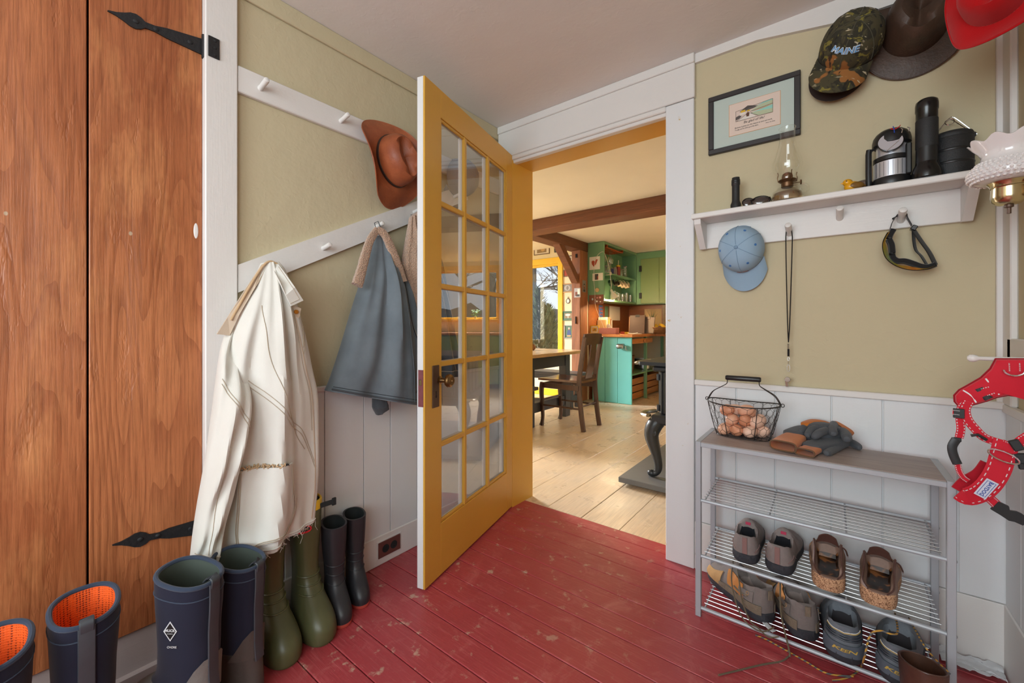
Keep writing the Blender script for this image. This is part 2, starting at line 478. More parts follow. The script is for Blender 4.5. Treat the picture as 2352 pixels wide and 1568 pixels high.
def old_door_wood(name, seed):
    """old varnished pine: cathedral figure, rubbed patches and gouges"""
    g = NG(name); p = scaled(g, wpos(g), (1, 1, 1), (0, seed, seed * 1.7))
    v = scaled(g, p, (1, 1, 0.14))
    w = g.n('ShaderNodeTexNoise', {'Vector': v, 'Scale': 4.2, 'Detail': 2.5, 'Roughness': 0.5, 'Distortion': 0.3}).outputs['Fac']
    f = g.math('FRACT', g.math('MULTIPLY', w, 20.0))
    line = g.ramp(f, [(0.0, (1, 1, 1, 1)), (0.55, (.12, .12, .12, 1)), (1.0, (0, 0, 0, 1))])
    c = g.mix(g.math('MULTIPLY', line, 0.5), S(190, 120, 76), S(136, 72, 42))
    big = g.noise(2.0, scaled(g, p, (1, 1, .5)), 5, 0.6)
    c = g.mix(g.ramp(big, [(0.3, (1, 1, 1, 1)), (0.62, (0, 0, 0, 1))]), c, S(150, 82, 46))
    pale = g.ramp(g.noise(5.0, scaled(g, p, (1, 1, .35)), 5, 0.7), [(0.55, (0, 0, 0, 1)), (0.75, (.6, .6, .6, 1))])
    c = g.mix(pale, c, S(218, 150, 92))
    st = g.noise(190, scaled(g, p, (1, 1, .035)), 5, 0.7)
    c = g.mix(0.8, c, g.ramp(st, [(0.34, (.60, .56, .52, 1)), (.58, (1.06, 1.06, 1.06, 1))]), 'MULTIPLY')
    spots = g.ramp(g.n('ShaderNodeTexVoronoi', {'Vector': scaled(g, p, (1, 1, .7)), 'Scale': 11.0}).outputs['Distance'], [(0.035, (1, 1, 1, 1)), (0.05, (0, 0, 0, 1))])
    c = g.mix(g.math('MULTIPLY', spots, 0.6), c, S(196, 186, 160))
    g.P(Base_Color=c, Roughness=g.math('ADD', 0.34, g.math('MULTIPLY', pale, 0.3)))
    gouge = g.ramp(g.noise(20, scaled(g, p, (1, 1, .25)), 4, 0.75), [(0.30, (0, 0, 0, 1)), (0.40, (1, 1, 1, 1))])
    g.bump(g.math('ADD', g.math('ADD', g.math('MULTIPLY', st, 0.4), g.math('MULTIPLY', g.math('SUBTRACT', 1.0, line), 0.4)), g.math('MULTIPLY', gouge, 0.5)), 0.38, 0.006)
    MATS[name] = g.m
old_door_wood('old_door_wood', 0.0); old_door_wood('old_door_wood_b', 3.3)
wood('beam_wood', S(70, 38, 22), S(112, 66, 40), S(138, 86, 54), 'X', 8, 0.1, 0.6, bump=0.35)
wood('beam_wood_y', S(66, 36, 22), S(104, 60, 38), S(128, 80, 52), 'Y', 8, 0.1, 0.6, bump=0.35)
wood('post_wood', S(90, 48, 26), S(150, 92, 56), S(176, 116, 76), 'Z', 8, 0.1, 0.65, bump=0.5)
wood('counter_wood', S(150, 78, 32), S(200, 120, 60), S(222, 150, 84), 'Y', 10, 0.1, 0.3, coat=0.2)
wood('splash_wood', S(86, 44, 20), S(128, 70, 34), S(150, 90, 46), 'X', 9, 0.1, 0.4)
mat('dark_gap', S(34, 22, 18), 0.9)
mat('black_iron', S(38, 38, 40), 0.5, metal=0.3, bump=0.2, bscale=90)
mat('steel', S(176, 178, 180), 0.28, metal=1.0, var=0.05)
mat('brass', S(206, 192, 156), 0.2, metal=1.0, var=0.1)
mat('old_brass', S(140, 112, 76), 0.34, metal=1.0, var=0.25, scale=40)
glass('pane_glass')
glass('window_glass', refl=0.02)
mat('outside_wall', S(200, 195, 185), 0.8)

XL, XR, YB, YR = -1.56, 0.415, 1.88, -1.90     # left wall, right wall, back wall, rear wall
ZC, ZK = 2.19, 2.21

def struct(o, label, kind='structure', cat=None): return tag(o, label, cat, None, kind)

# ---- mudroom floor: red boards running along x, 10 cm wide
fl = struct(B('floor', (XL - .2, YR - .1, -0.10), (XR + .1, 1.98, -0.012), 'dark_gap'), 'worn red painted plank floor of the mudroom')
y = YR; i = 0; boardmesh = None
while y < 1.985:
    y1 = min(y + 0.10, 1.985)
    if boardmesh is None or y1 - y < 0.0995:
        o = MB().box((XL - .08, y + .0014, -0.012), (XR + .05, y1 - .0014, 0.0), bev=0.002).build('board', 'red_floor_paint', fl, smooth=False)
        if boardmesh is None: boardmesh = o; y0 = y
    else:
        o = boardmesh.copy(); COL.objects.link(o); o.parent = fl; o.location = (0, y - y0, RND.uniform(-.0006, .0006)); WM[o] = WM[fl]
    y = y1
# ---- ceiling
struct(B('ceiling', (XL - .2, YR - .1, ZC), (XR + .1, YB + .06, ZC + .1), 'plaster_ceiling'), 'pale plaster ceiling of the mudroom')
# ---- left wall (green plaster above a white board wainscot), door opening y -0.42..0.43
DY0, DY1, DZ0, DZ1 = -0.42, 0.43, 0.165, 2.12
wl_ = MB()
wl_.box((XL - .12, DY1, 0.0), (XL, 2.03, ZC))
wl_.box((XL - .12, DY0, DZ1 + .10), (XL, DY1, ZC))
wl_.box((XL - .12, YR, 0.0), (XL, DY0, ZC))
wall_left = struct(wl_.build('wall_left', 'plaster_green', smooth=False), 'green plaster wall with white board wainscot beside the plank door')
seams = [0.516, 0.665, 0.814, 0.982, 1.114, 1.262, 1.42, 1.57, 1.72, 1.878]
for a, b in zip(seams, seams[1:]):
    MB().box((XL, a + .0015, 0.124), (XL + .012, b - .0015, 0.785), bev=0.0012).build('panel_board', 'white_panel', wall_left, smooth=False)
MB().box((XL, 0.516, 0.782), (XL + .022, 1.878, 0.802), bev=0.003).build('cap_rail', 'white_trim_y', wall_left, smooth=False)
MB().box((XL, 0.516, 2.125), (XL + .014, 1.878, ZC), bev=0.004).build('ceiling_batten', 'plaster_green', wall_left, smooth=False)
struct(MB().box((XL, 0.516, 0.0), (XL + .017, 1.878, 0.126), bev=0.003).build('baseboard_left', 'white_trim_y', smooth=False), 'white baseboard under the coat pegs')
struct(MB().box((XL - .02, DY1 - .003, 0.0), (XL + .022, 0.516, ZC), bev=0.003).build('trim_1', 'white_trim', smooth=False), 'white door casing carrying the black strap hinges')
struct(MB().box((XL - .02, DY0 - .09, 0.0), (XL + .022, DY0, ZC), bev=0.003).build('trim_2', 'white_trim', smooth=False), 'white casing at the latch side of the plank door')
struct(MB().box((XL - .05, DY0, 0.0), (XL - .012, DY1 - .003, DZ0), bev=0.003).box((XL - .05, DY0, 0.0), (XL + .004, DY1 - .003, 0.05), bev=0.003).build('trim_3', 'grey_sill', smooth=False), 'scuffed grey white sill board below the plank door')
# ---- the old plank door with black strap hinges
door1 = struct(thing('door_1', None, None, (XL - .04, 0.0, DZ0)), 'old varnished wide plank door with black strap hinges')
pl = [(-0.42, -0.082, 'old_door_wood_b'), (-0.080, 0.172, 'old_door_wood'), (0.1765, 0.4265, 'old_door_wood_b')]
for a, b, m in pl:
    MB().box((XL - .038, a, DZ0), (XL - .004, b, DZ1 + .1), bev=0.002).build('plank', m, door1, smooth=False)
MB().box((XL - .04, DY0, DZ0), (XL - .036, DY1, DZ1 + .1)).build('batten_back', 'dark_gap', door1, smooth=False)
def strap(z_tip, z_butt, ytip):
    """spear tipped strap hinge lying on the plank, butt at the casing"""
    x = XL - .004
    yb = 0.424
    h = []
    prof = [(0.0, 0.002), (.02, .006), (.036, .011), (.048, .019), (.060, .021), (.072, .016), (.080, .0075), (.10, .0075), (.16, .011), (.20, .014), (1.0, .0)]
    L = yb - ytip
    pts = [(0, .001), (.018, .005), (.034, .012), (.046, .019), (.058, .021), (.070, .016), (.078, .0085), (.10, .0085), (L * .6, .015), (L, .0245)]
    up = [(ytip + s, z_tip + (z_butt - z_tip) * s / L + w) for s, w in pts]; lo = [(ytip + s, z_tip + (z_butt - z_tip) * s / L - w) for s, w in pts]
    poly = up + lo[::-1]
    M = Matrix(((0, 0, 1, x), (1, 0, 0, 0), (0, 1, 0, 0), (0, 0, 0, 1)))
    st = MB().prism(poly, 0.0, 0.005, M).build('strap_hinge', 'black_iron', door1, smooth=False)
    for s in (.058, L * .48, L * .86):
        MB().lathe([(0.007, 0), (0.006, .002), (.002, .0035)], frame_mat((x + .005, ytip + s, z_tip + (z_butt - z_tip) * s / L), (0, 1, 0), (1, 0, 0)), 10).build('screw', 'black_iron', st)
    MB().tube([(x + .008, yb + .006, z_butt - .036), (x + .008, yb + .006, z_butt + .036)], 0.008, 10).build('knuckle', 'black_iron', st)
    MB().box((XL + .0225, yb + .010, z_butt - .032), (XL + .0265, yb + .040, z_butt + .032), bev=.001).build('leaf_plate', 'black_iron', st, smooth=False)
    for zz in (-.022, 0, .022):
        MB().lathe([(0.0045, 0), (0.0038, .0015), (.001, .002)], frame_mat((XL + .0265, yb + .028, z_butt + zz), (0, 1, 0), (1, 0, 0)), 8).build('screw', 'black_iron', st)
pt = onX(247, 24, XL); pb = onX(470, 110, XL)
strap(pt.z, pb.z, pt.y)
pt = onX(258, 1252, XL)
strap(pt.z, 0.405, pt.y)
g0 = onX(450, 530, XL - .004)
MB().ell((0, 0, 0), (.0015, .006, .024), Matrix.Translation(g0)).build('paint_scrape', 'white_trim', door1)

# ---- back wall, doorway x -1.455..-0.584
OX0, OX1, OZ = -1.455, -0.584, 2.0
wb = MB()
wb.box((XL, YB, 0), (OX0, 2.03, ZC + .1)); wb.box((OX0, YB, OZ), (OX1, 2.03, ZC + .1)); wb.box((OX1, YB, 0), (XR + .1, 2.03, ZC + .1))
wall_back = struct(wb.build('wall_back', 'plaster_green', smooth=False), 'green plaster wall with doorway and peg shelf')
bs = [-0.465, -0.308, -0.175, -0.004, 0.133, 0.308, 0.413]
for a, b in zip(bs, bs[1:]):
    MB().box((a + .002, YB - .012, 0.205), (b - .002, YB, 0.785), bev=.0015).build('panel_board', 'white_panel', wall_back, smooth=False)
MB().box((-0.465, YB - .006, 0.2), (0.413, YB, 0.785)).build('panel_backing', 'white_panel', wall_back, smooth=False)
MB().box((-0.465, YB - .022, 0.783), (0.413, YB, 0.806), bev=.003).build('cap_rail', 'white_trim_x', wall_back, smooth=False)
struct(MB().box((-0.465, YB - .017, 0), (0.413, YB, 0.203), bev=.003).build('baseboard_back', 'white_trim_x', smooth=False), 'white baseboard behind the shoe rack')
# ceiling board over the shelf wall, dropping to the right
M = Matrix(((1, 0, 0, 0), (0, 0, 1, 0), (0, 1, 0, 0), (0, 0, 0, 1)))
struct(MB().prism([(-0.463, 2.152), (-0.235, 2.152), (0.02, 2.108), (0.413, 2.098), (0.413, ZC), (-0.463, ZC)], YB - .016, YB, M).build('trim_4', 'white_trim_x', smooth=False), 'white ceiling board above the framed print')
# door frame: header board, casings, jambs, stop
struct(MB().box((XL + .015, YB - .026, 2.005), (-0.463, YB, 2.152), bev=.003).box((XL + .015, YB - .034, 2.15), (-0.463, YB, ZC), bev=.003).build('trim_5', 'white_trim_x', smooth=False), 'white header board over the doorway')
struct(MB().box((OX1, YB - .022, 0), (-0.466, YB, 2.003), bev=.003).build('trim_6', 'white_edge', smooth=False), 'white casing at the right of the doorway')
struct(MB().box((XL + .018, YB - .022, 0), (OX0 - .001, YB, 2.003), bev=.003).build('trim_7', 'white_trim', smooth=False), 'white casing at the hinge side of the doorway')
jb = MB()
jb.box((OX0 - .0005, YB - .02, 0), (OX0 + .012, 2.06, 1.978)); jb.box((OX1 - .008, YB + .01, 0), (OX1 + .001, 2.06, 1.978)); jb.box((OX0, YB + .02, 1.970), (OX1, 2.06, 2.0))
struct(jb.build('trim_8', 'yellow_paint', smooth=False), 'yellow jamb lining the doorway')
struct(MB().box((OX0, YB - .022, 1.982), (OX1, YB + .02, 2.006), bev=.004).box((OX0, YB - .010, 1.966), (OX1, YB + .022, 1.984), bev=.003).build('trim_9', 'white_trim_x', smooth=False), 'moulded white stop under the header board')
# ---- right wall with an added opening for light, rear wall with the daylight window
wr = MB()
wr.box((XR, -0.50, 0), (XR + .1, YB, ZC)); wr.box((XR, YR, 0), (XR + .1, -1.40, ZC)); wr.box((XR, -1.40, 0), (XR + .1, -0.50, 0.75)); wr.box((XR, -1.40, 2.05), (XR + .1, -0.50, ZC))
wall_right = struct(wr.build('wall_right', 'plaster_green', smooth=False), 'narrow green plaster wall beside the corner post')
struct(MB().box((XR - .014, 0.3, 0), (XR, YB - .001, 0.205), bev=.003).build('baseboard_right', 'white_trim_y', smooth=False), 'white baseboard at the corner by the harness')
wp = [1.866, 1.74, 1.60, 1.45, 1.30]
for b, a in zip(wp, wp[1:]):
    MB().box((XR - .010, a + .0015, 0.205), (XR, b - .0015, 0.775), bev=.0012).build('panel_board', 'white_panel', wall_right, smooth=False)
MB().box((XR - .018, 1.30, 0.775), (XR, 1.866, 0.80), bev=.003).build('cap_rail', 'white_trim_y', wall_right, smooth=False)
struct(MB().box((XR - .016, 1.80, 0.80), (XR, YB - .0005, ZC), bev=.003).box((XR - .028, 1.866, 0.80), (XR - .001, YB - .0002, ZC), bev=.002).build('trim_10', 'white_trim', smooth=False), 'white corner post right of the peg shelf')
struct(MB().box((XR - .016, 1.30, 0.915), (XR - .0005, 1.828, 0.996), bev=.003).build('trim_11', 'white_trim_y', smooth=False), 'white peg board holding the harness peg')
we = MB()
we.box((XL, YR - .1, 0), (-1.3, YR, ZC)); we.box((0.2, YR - .1, 0), (XR + .1, YR, ZC)); we.box((-1.3, YR - .1, 0), (0.2, YR, 0.75)); we.box((-1.3, YR - .1, 2.05), (0.2, YR, ZC))
struct(we.build('wall_rear', 'plaster_green', smooth=False), 'green plaster wall behind the viewer with a wide window')

# ================================================================== kitchen shell
KX0, KX1, KY1, WY = -5.0, 2.2, 6.75, 5.25
kf = struct(B('floor_kitchen', (KX0, 1.98, -0.10), (KX1, KY1, -0.016), 'dark_gap'), 'pale wide pine plank floor of the kitchen')
xs = [-5.0, -4.7, -4.36, -4.02, -3.7, -3.36, -3.06, -2.74, -2.43, -2.12, -1.80, -1.506, -1.29, -1.073, -0.856, -0.56, -0.24, 0.06, 0.4, 0.7, 1.0, 1.3, 1.6, 1.9, 2.2]
for a, b in zip(xs, xs[1:]):
    MB().box((a + .0012, 1.986, -0.016), (b - .0012, KY1, -0.001 + RND.uniform(-.0008, .0008)), bev=.0015).build('plank', 'pine_floor', kf, smooth=False)
struct(B('ceiling_kitchen', (KX0, 2.03, ZK), (KX1, KY1, ZK + .1), 'plaster_kitchen_ceiling'), 'cream kitchen ceiling between dark beams')
# dining window wall at y = 5.25 (x < -2.73)
W1 = (-3.80, -3.19, 0.62, 1.99)      # rough opening
wk = MB()
wk.box((KX0, WY, 0), (W1[0], WY + .14, ZK)); wk.box((W1[1], WY, 0), (-2.736, WY + .14, ZK)); wk.box((W1[0], WY, 0), (W1[1], WY + .14, W1[2])); wk.box((W1[0], WY, W1[3]), (W1[1], WY + .14, ZK))
struct(wk.build('wall_dining', 'plaster_kitchen', smooth=False), 'cream wall hung with small pictures around the yellow window')
struct(B('baseboard_dining', (KX0, WY - .018, 0), (-2.80, WY, 0.10), 'yellow_trim', bev=.003), 'yellow baseboard under the dining window')
def window(name, axis_x0, axis_x1, z0, z1, y, label, mull=None, fw=0.075, glass_m='window_glass'):
    w = struct(thing(name, None, None, ((axis_x0 + axis_x1) / 2, y, z0)), label)
    fo = MB()
    for a, b in (((axis_x0 - .06, y - .02, z0 - .06), (axis_x0 + .02, y + .03, z1 + .06)), ((axis_x1 - .02, y - .02, z0 - .06), (axis_x1 + .06, y + .03, z1 + .06)),
                 ((axis_x0 - .06, y - .022, z1 - .02), (axis_x1 + .06, y + .03, z1 + .07)), ((axis_x0 - .08, y - .05, z0 - .03), (axis_x1 + .08, y + .03, z0 + .01))):
        fo.box(a, b, bev=.003)
    fo.build('casing', 'yellow_trim', w, smooth=False)
    sa = MB()
    for a, b in (((axis_x0, y + .02, z0), (axis_x0 + .045, y + .06, z1)), ((axis_x1 - .045, y + .02, z0), (axis_x1, y + .06, z1)), ((axis_x0, y + .02, z1 - .05), (axis_x1, y + .06, z1)), ((axis_x0, y + .02, z0), (axis_x1, y + .06, z0 + .05))):
        sa.box(a, b, bev=.003)
    if mull:
        for q in mull: sa.box((q - .025, y + .02, z0), (q + .025, y + .06, z1), bev=.003)
    sa.build('sash', 'yellow_trim', w, smooth=False)
    edges = [axis_x0 + .045] + (mull or []) + [axis_x1 - .045]
    for a, b in zip(edges, edges[1:]):
        B('pane', (a, y + .038, z0 + .05), (b, y + .042, z1 - .05), glass_m, w)
    return w
window('window_1', W1[0], W1[1], W1[2], W1[3], WY, 'tall yellow framed window beside the dining table')
# kitchen back wall y = 6.75 with sink window
W2 = (-0.30, 1.0, 1.15, 2.06)
wk = MB()
wk.box((-2.95, KY1, 0), (W2[0], KY1 + .14, ZK)); wk.box((W2[1], KY1, 0), (KX1, KY1 + .14, ZK)); wk.box((W2[0], KY1, 0), (W2[1], KY1 + .14, W2[2])); wk.box((W2[0], KY1, W2[3]), (W2[1], KY1 + .14, ZK))
struct(wk.build('wall_kitchen', 'plaster_kitchen', smooth=False), 'cream back wall of the kitchen')
window('window_2', W2[0], W2[1], W2[2], W2[3], KY1, 'wide yellow framed window over the kitchen sink', mull=[0.36])
struct(B('wall_partition', (-2.84, WY + .05, 0), (-2.74, KY1, ZK), 'plaster_kitchen'), 'partition wall behind the open green shelves')
struct(B('wall_kitchen_right', (KX1, 2.03, 0), (KX1 + .1, KY1, ZK), 'plaster_kitchen'), 'cream side wall of the kitchen')
struct(B('wall_kitchen_front', (XR + .1, 1.93, 0), (KX1, 2.03, ZK), 'plaster_kitchen'), 'cream kitchen wall next to the mudroom')
struct(B('wall_kitchen_front_left', (KX0, 1.93, 0), (XL, 2.03, ZK), 'plaster_kitchen'), 'cream kitchen wall behind the glazed door')
wk = MB()
wk.box((KX0 - .1, 2.0, 0), (KX0, 3.0, ZK)); wk.box((KX0 - .1, 4.2, 0), (KX0, WY, ZK)); wk.box((KX0 - .1, 3.0, 0), (KX0, 4.2, .75)); wk.box((KX0 - .1, 3.0, 2.0), (KX0, 4.2, ZK))
struct(wk.build('wall_west', 'plaster_kitchen', smooth=False), 'cream west wall of the kitchen with an added light opening')
# timbers
tag(MB().box((KX0, 3.74, 2.085), (KX1, 3.97, ZK + .005), bev=.006).build('ceiling_beam', 'beam_wood', smooth=False), 'long dark hewn beam crossing the kitchen ceiling', 'beam')
tag(MB().box((-2.92, 3.97, 2.085), (-2.73, 5.27, ZK + .005), bev=.006).build('tie_beam', 'beam_wood_y', smooth=False), 'short dark beam running from the cross beam to the post', 'beam')
po = thing('corner_post', 'rough brown timber post between the pictures and the green shelves', 'post', (-2.79, 5.14, 0))
MB().box((-2.865, 5.03, 0.0), (-2.728, 5.248, 2.086), bev=.008).build('timber', 'post_wood', po, smooth=False)
MB().box((-2.80, 5.022, 1.98), (-2.77, 5.031, 2.03)).build('mortise', 'dark_gap', po, smooth=False)
MB().box((-2.80, 5.014, 1.07), (-2.788, 5.031, 1.17), bev=.003).build('iron_latch', 'black_iron', po, smooth=False)
bm_ = MB()
a = Vector((-2.80, 4.60, 2.07)); b = Vector((-2.80, 5.045, 1.645))
M = frame_mat(a, b - a, (1, 0, 0))
bm_.box((-.10, -.045, -.05), ((b - a).length - .02, .045, .05), M, bev=.004)
tag(bm_.build('knee_brace', 'beam_wood', smooth=False), 'slanting brown timber brace from post to beam', 'beam')
# ================================================================== glazed yellow door, standing open
HG = Vector((-1.452, 1.893, 0.0)); LD = Vector((-1.250, 1.056, 0.0))
DU = (LD - HG).normalized(); DN = Vector((-DU.y, DU.x, 0))
if DN.x < 0: DN = -DN
DM = Matrix(((DU.x, DN.x, 0, HG.x), (DU.y, DN.y, 0, HG.y), (0, 0, 1, 0), (0, 0, 0, 1)))
DW, DT, DZB, DZT = (LD - HG).length, 0.036, 0.008, 2.006
def on_door(px, py):
    d = ray(px, py); t = (HG - CAMP).dot(DN) / d.dot(DN); p = CAMP + d * t
    return (p - HG).dot(DU), p.z
door2 = struct(thing('door_2', None, None, M=DM), 'glazed yellow door with fifteen panes standing open')
us = [on_door(1013, 700)[0], on_door(1070, 700)[0], on_door(1123, 700)[0], on_door(1164, 700)[0]]   # lead stile inner edge ... hinge stile inner edge
zs = [on_door(1013, 270)[1]] + [on_door(1012, q)[1] for q in (465, 656, 836, 1022)] + [on_door(1010, 1204)[1]]
def dbox(mb, u0, u1, v0, v1, z0, z1, bev=.0012): mb.box((u0, v0, z0), (u1, v1, z1), DM, bev)
fr = MB(); bk = MB()
for mb, v0, v1 in ((fr, -0.008, 0.0), (bk, -DT, -0.008)):
    e = 0.0005 if mb is fr else 0
    dbox(mb, us[0], DW - e, v0, v1, DZB, DZT); dbox(mb, 0, us[3], v0, v1, DZB, DZT)
    dbox(mb, us[3], us[0], v0, v1, zs[0], DZT); dbox(mb, us[3], us[0], v0, v1, DZB, zs[5])
fr.build('front_face', 'yellow_paint', door2, smooth=False)
bk.build('frame', 'white_edge', door2, smooth=False)
MW = 0.011
for q in (1, 2):
    m1 = MB(); dbox(m1, us[q] - MW, us[q] + MW, -0.016, -0.001, zs[5], zs[0], .003); m1.build('muntin', 'yellow_paint', door2, smooth=False)
    m2 = MB(); dbox(m2, us[q] - MW, us[q] + MW, -DT, -0.016, zs[5], zs[0], .003); m2.build('muntin_back', 'white_trim', door2, smooth=False)
for q in (1, 2, 3, 4):
    m1 = MB(); dbox(m1, us[3], us[0], -0.016, -0.002, zs[q] - MW, zs[q] + MW, .003); m1.build('muntin', 'yellow_paint', door2, smooth=False)
    m2 = MB(); dbox(m2, us[3], us[0], -DT, -0.016, zs[q] - MW, zs[q] + MW, .003); m2.build('muntin_back', 'white_trim', door2, smooth=False)
bd = MB()
for (u0, u1, z0, z1) in ((us[0] - .012, us[0], zs[5], zs[0]), (us[3], us[3] + .012, zs[5], zs[0]), (us[3], us[0], zs[0] - .012, zs[0]), (us[3], us[0], zs[5], zs[5] + .014)):
    dbox(bd, u0, u1, -0.016, -0.004, z0, z1, .003)
bd.build('glazing_bead', 'yellow_paint', door2, smooth=False)
ub = [us[0], us[1], us[2], us[3]]
for c in range(3):
    for r in range(5):
        p = MB(); p.box((ub[c + 1], -0.0175, zs[r + 1]), (ub[c], -0.0150, zs[r]), DM); p.build('pane', 'pane_glass', door2, smooth=False)
uk, zk = on_door(1000, 887); ukn, zkn = on_door(1007, 873)
mat('lock_brown', S(92, 70, 58), 0.45, metal=0.4, var=0.25, scale=40)
mat('latch_maroon', S(120, 62, 66), 0.55, var=0.3, scale=60)
lp = MB(); lp.box((uk - .024, 0.0, zk - .085), (uk + .024, .004, zk + .085), DM, .002); lp = lp.build('lock_plate', 'lock_brown', door2, smooth=False)
kh = MB(); kh.prism([(-.003, -.016), (.003, -.016), (.002, .0), (.0045, .005), (.003, .011), (-.003, .011), (-.0045, .005), (-.002, 0)], .004, .0048, DM @ frame_mat((uk, 0, zk - .035), (1, 0, 0), (0, 1, 0))).build('keyhole', 'dark_gap', lp, smooth=False)
def knob(v, s):
    M = DM @ frame_mat((ukn - .004, v, zkn), (1, 0, 0), (0, s, 0))
    o = MB().lathe([(.016, 0), (.017, .004), (.010, .007), (.0085, .028), (.012, .032), (.024, .037), (.0275, .044), (.026, .052), (.018, .058), (.006, .060), (.0002, .060)], M, 24).build('knob', 'old_brass', door2)
    MB().lathe([(.016, .0575), (.0165, .0605), (.014, .0605), (.013, .0595)], M, 20).lathe([(.006, .059), (.005, .063), (.0005, .0635)], M, 10).build('knob_ornament', 'old_brass', o)
knob(0.004, 1); knob(-DT, -1)
lt = MB(); lt.box((DW - .0004, -DT + .006, zk - .072), (DW + .0012, -.006, zk + .072), DM); lt = lt.build('latch_plate', 'latch_maroon', door2, smooth=False)
lb = MB(); lb.box((DW, -DT + .012, zk + .012), (DW + .006, -.012, zk + .034), DM, .001); lb.build('latch_bolt', 'brass', lt, smooth=False)
for zz in (0.22, 1.02, 1.78):
    MB().tube([DM @ Vector((-.004, .004, zz - .04)), DM @ Vector((-.004, .004, zz + .04))], .005, 8).build('hinge', 'yellow_paint', door2)

# ================================================================== peg rails on the left wall
XF = XL + .018
def peg(base, d, L, r, parent, m='white_trim', tilt=0.18):
    d = (Vector(d) + Vector((0, 0, tilt))).normalized()
    M = frame_mat(base, d.orthogonal(), d)
    prof = [(r, -.004), (r * 0.92, .0), (r * 0.86, L * .3), (r * .95, L * .85), (r * .85, L * .97), (r * .5, L)]
    return MB().lathe(prof, M, 14).build('peg', m, parent)
u0 = onX(548, 152, XF); u1 = onX(548, 213, XF)
rail = thing('peg_rail', 'level white peg rail holding the brown leather hat', 'peg rail', (XF, 0.52, 1.80), group='white peg rails')
MB().box((XL, 0.518, 1.803), (XF, 1.862, 1.890), bev=.003).build('board', 'white_trim_y', rail, smooth=False)
for px, py in ((598, 203), (783, 278)):
    peg(onX(px, py, XF), (1, 0, 0), .058, .0095, rail)
peg(Vector((XF, 1.17, 1.85)), (1, 0, 0), .058, .0095, rail); peg(Vector((XF, 1.52, 1.85)), (1, 0, 0), .058, .0095, rail)
rail2 = thing('peg_rail', 'slanting white peg rail holding the jackets', 'peg rail', (XF, 0.52, 1.15), group='white peg rails')
a = onX(549, 608, XF); b = onX(955, 463, XF); c = onX(551, 672, XF)
sl = (b.z - a.z) / (b.y - a.y); ye = 1.60
MM = Matrix(((0, 0, 1, 0), (1, 0, 0, 0), (0, 1, 0, 0), (0, 0, 0, 1)))
wdt = a.z - c.z
MB().prism([(.518, a.z), (.518, a.z - wdt), (ye, a.z - wdt + sl * (ye - .518)), (ye - .02, a.z + sl * (ye - .538))], XL, XF, MM).build('board', 'white_trim_y', rail2, smooth=False)
pegs_low = [onX(612, 622, XF), onX(743, 570, XF), onX(864, 521, XF), onX(951, 487, XF)]
pegs_low.append(Vector((XF, 1.50, pegs_low[-1].z + sl * (1.50 - pegs_low[-1].y))))
for p in pegs_low: peg(p, (1, 0, 0), .052, .0095, rail2)

# ================================================================== hanging clothes
class Drape:
    """hanging cloth body lofted through rows (left px, left py, right px, right py, front depth, back depth) lying off the left wall"""
    def __init__(s, rows, x0, fold=None, seed=0, ex=0.75):
        m = len(rows); s.x0 = x0; s.fold = fold; s.seed = seed; s.ex = ex
        s.tab = []
        for i, r in enumerate(rows):
            L = onX(r[0], r[1], x0); R = onX(r[2], r[3], x0)
            s.tab.append((i / (m - 1), L.y, L.z, R.y, R.z, r[4], r[5], r[6] if len(r) > 6 else 0.0))
    def pt(s, sx, v, front=True):
        ly, lz, ry, rz, f, b, xo = interp(s.tab, v)
        t = (sx + 1) / 2
        h = math.sqrt(max(0, 1 - sx * sx)) ** s.ex
        d = f if front else -b
        x = s.x0 + d * h + xo
        if front:
            if s.fold: x += s.fold(sx, v) * h
            x += h * 0.006 * noise.noise(Vector((sx * 3 + s.seed, v * 6, s.seed * 1.3)))
        return Vector((x, lerp(ly, ry, t), lerp(lz, rz, t)))
    def mesh(s, n=30, m=60):
        mb = MB(); rs = []
        for i in range(m + 1):
            v = i / m; ring = []
            for q in range(n): ring.append(s.pt(-cos(pi * q / n), v, True))
            for q in range(n // 2): ring.append(s.pt(cos(pi * q / (n // 2)), v, False))
            rs.append(ring)
        mb.rings(rs); return mb
    def off(s, sx, v, d):
        e = 0.01
        p = s.pt(sx, v); a = s.pt(min(sx + e, 1), v) - s.pt(max(sx - e, -1), v); b = s.pt(sx, min(v + e, 1)) - s.pt(sx, max(v - e, 0))
        nn = a.cross(b)
        if nn.length < 1e-12: nn = Vector((1, 0, 0))
        nn.normalize()
        if nn.x < 0: nn = -nn
        return p + nn * d
    def seam(s, path, r, name, m, parent, n=20, d=0.0008, sub=5):
        P = curve([Vector((a, b, 0)) for a, b in path], n)
        return MB().tube([s.off(max(-.999, min(.999, p.x)), max(0, min(1, p.y)), d) for p in P], r, sub).build(name, m, parent)
    def patch(s, s0, s1, v0, v1, d, name, m, parent, nu=12, nv=12, th=.003, warp=None):
        f = lambda u, w: s.off(*((lerp(s0, s1, u), lerp(v0, v1, w)) if warp is None else warp(u, w)), d)
        return MB().slab(f, nu, nv, th).build(name, m, parent)
fabric('cream_canvas', S(222, 218, 208), 1400, 0.9, 0.06, S(232, 229, 222), bump=0.2)
fabric('cream_canvas_shade', S(206, 186, 164), 1400, 0.9, 0.08)  # browner canvas copy; shade of the far sleeve painted into the colour
fabric('cream_thread', S(184, 168, 148), 2000, 0.9, 0.05)
fabric('tan_cord', S(206, 174, 136), 1200, 0.95, 0.2)
fabric('grey_denim', S(92, 101, 109), 1600, 0.9, 0.2, S(136, 146, 152), bump=0.3)
fabric('dark_denim', S(62, 66, 72), 1600, 0.9, 0.22, S(96, 100, 104), bump=0.3)
fabric('denim_thread', S(46, 48, 52), 1600, 0.9, 0.1)
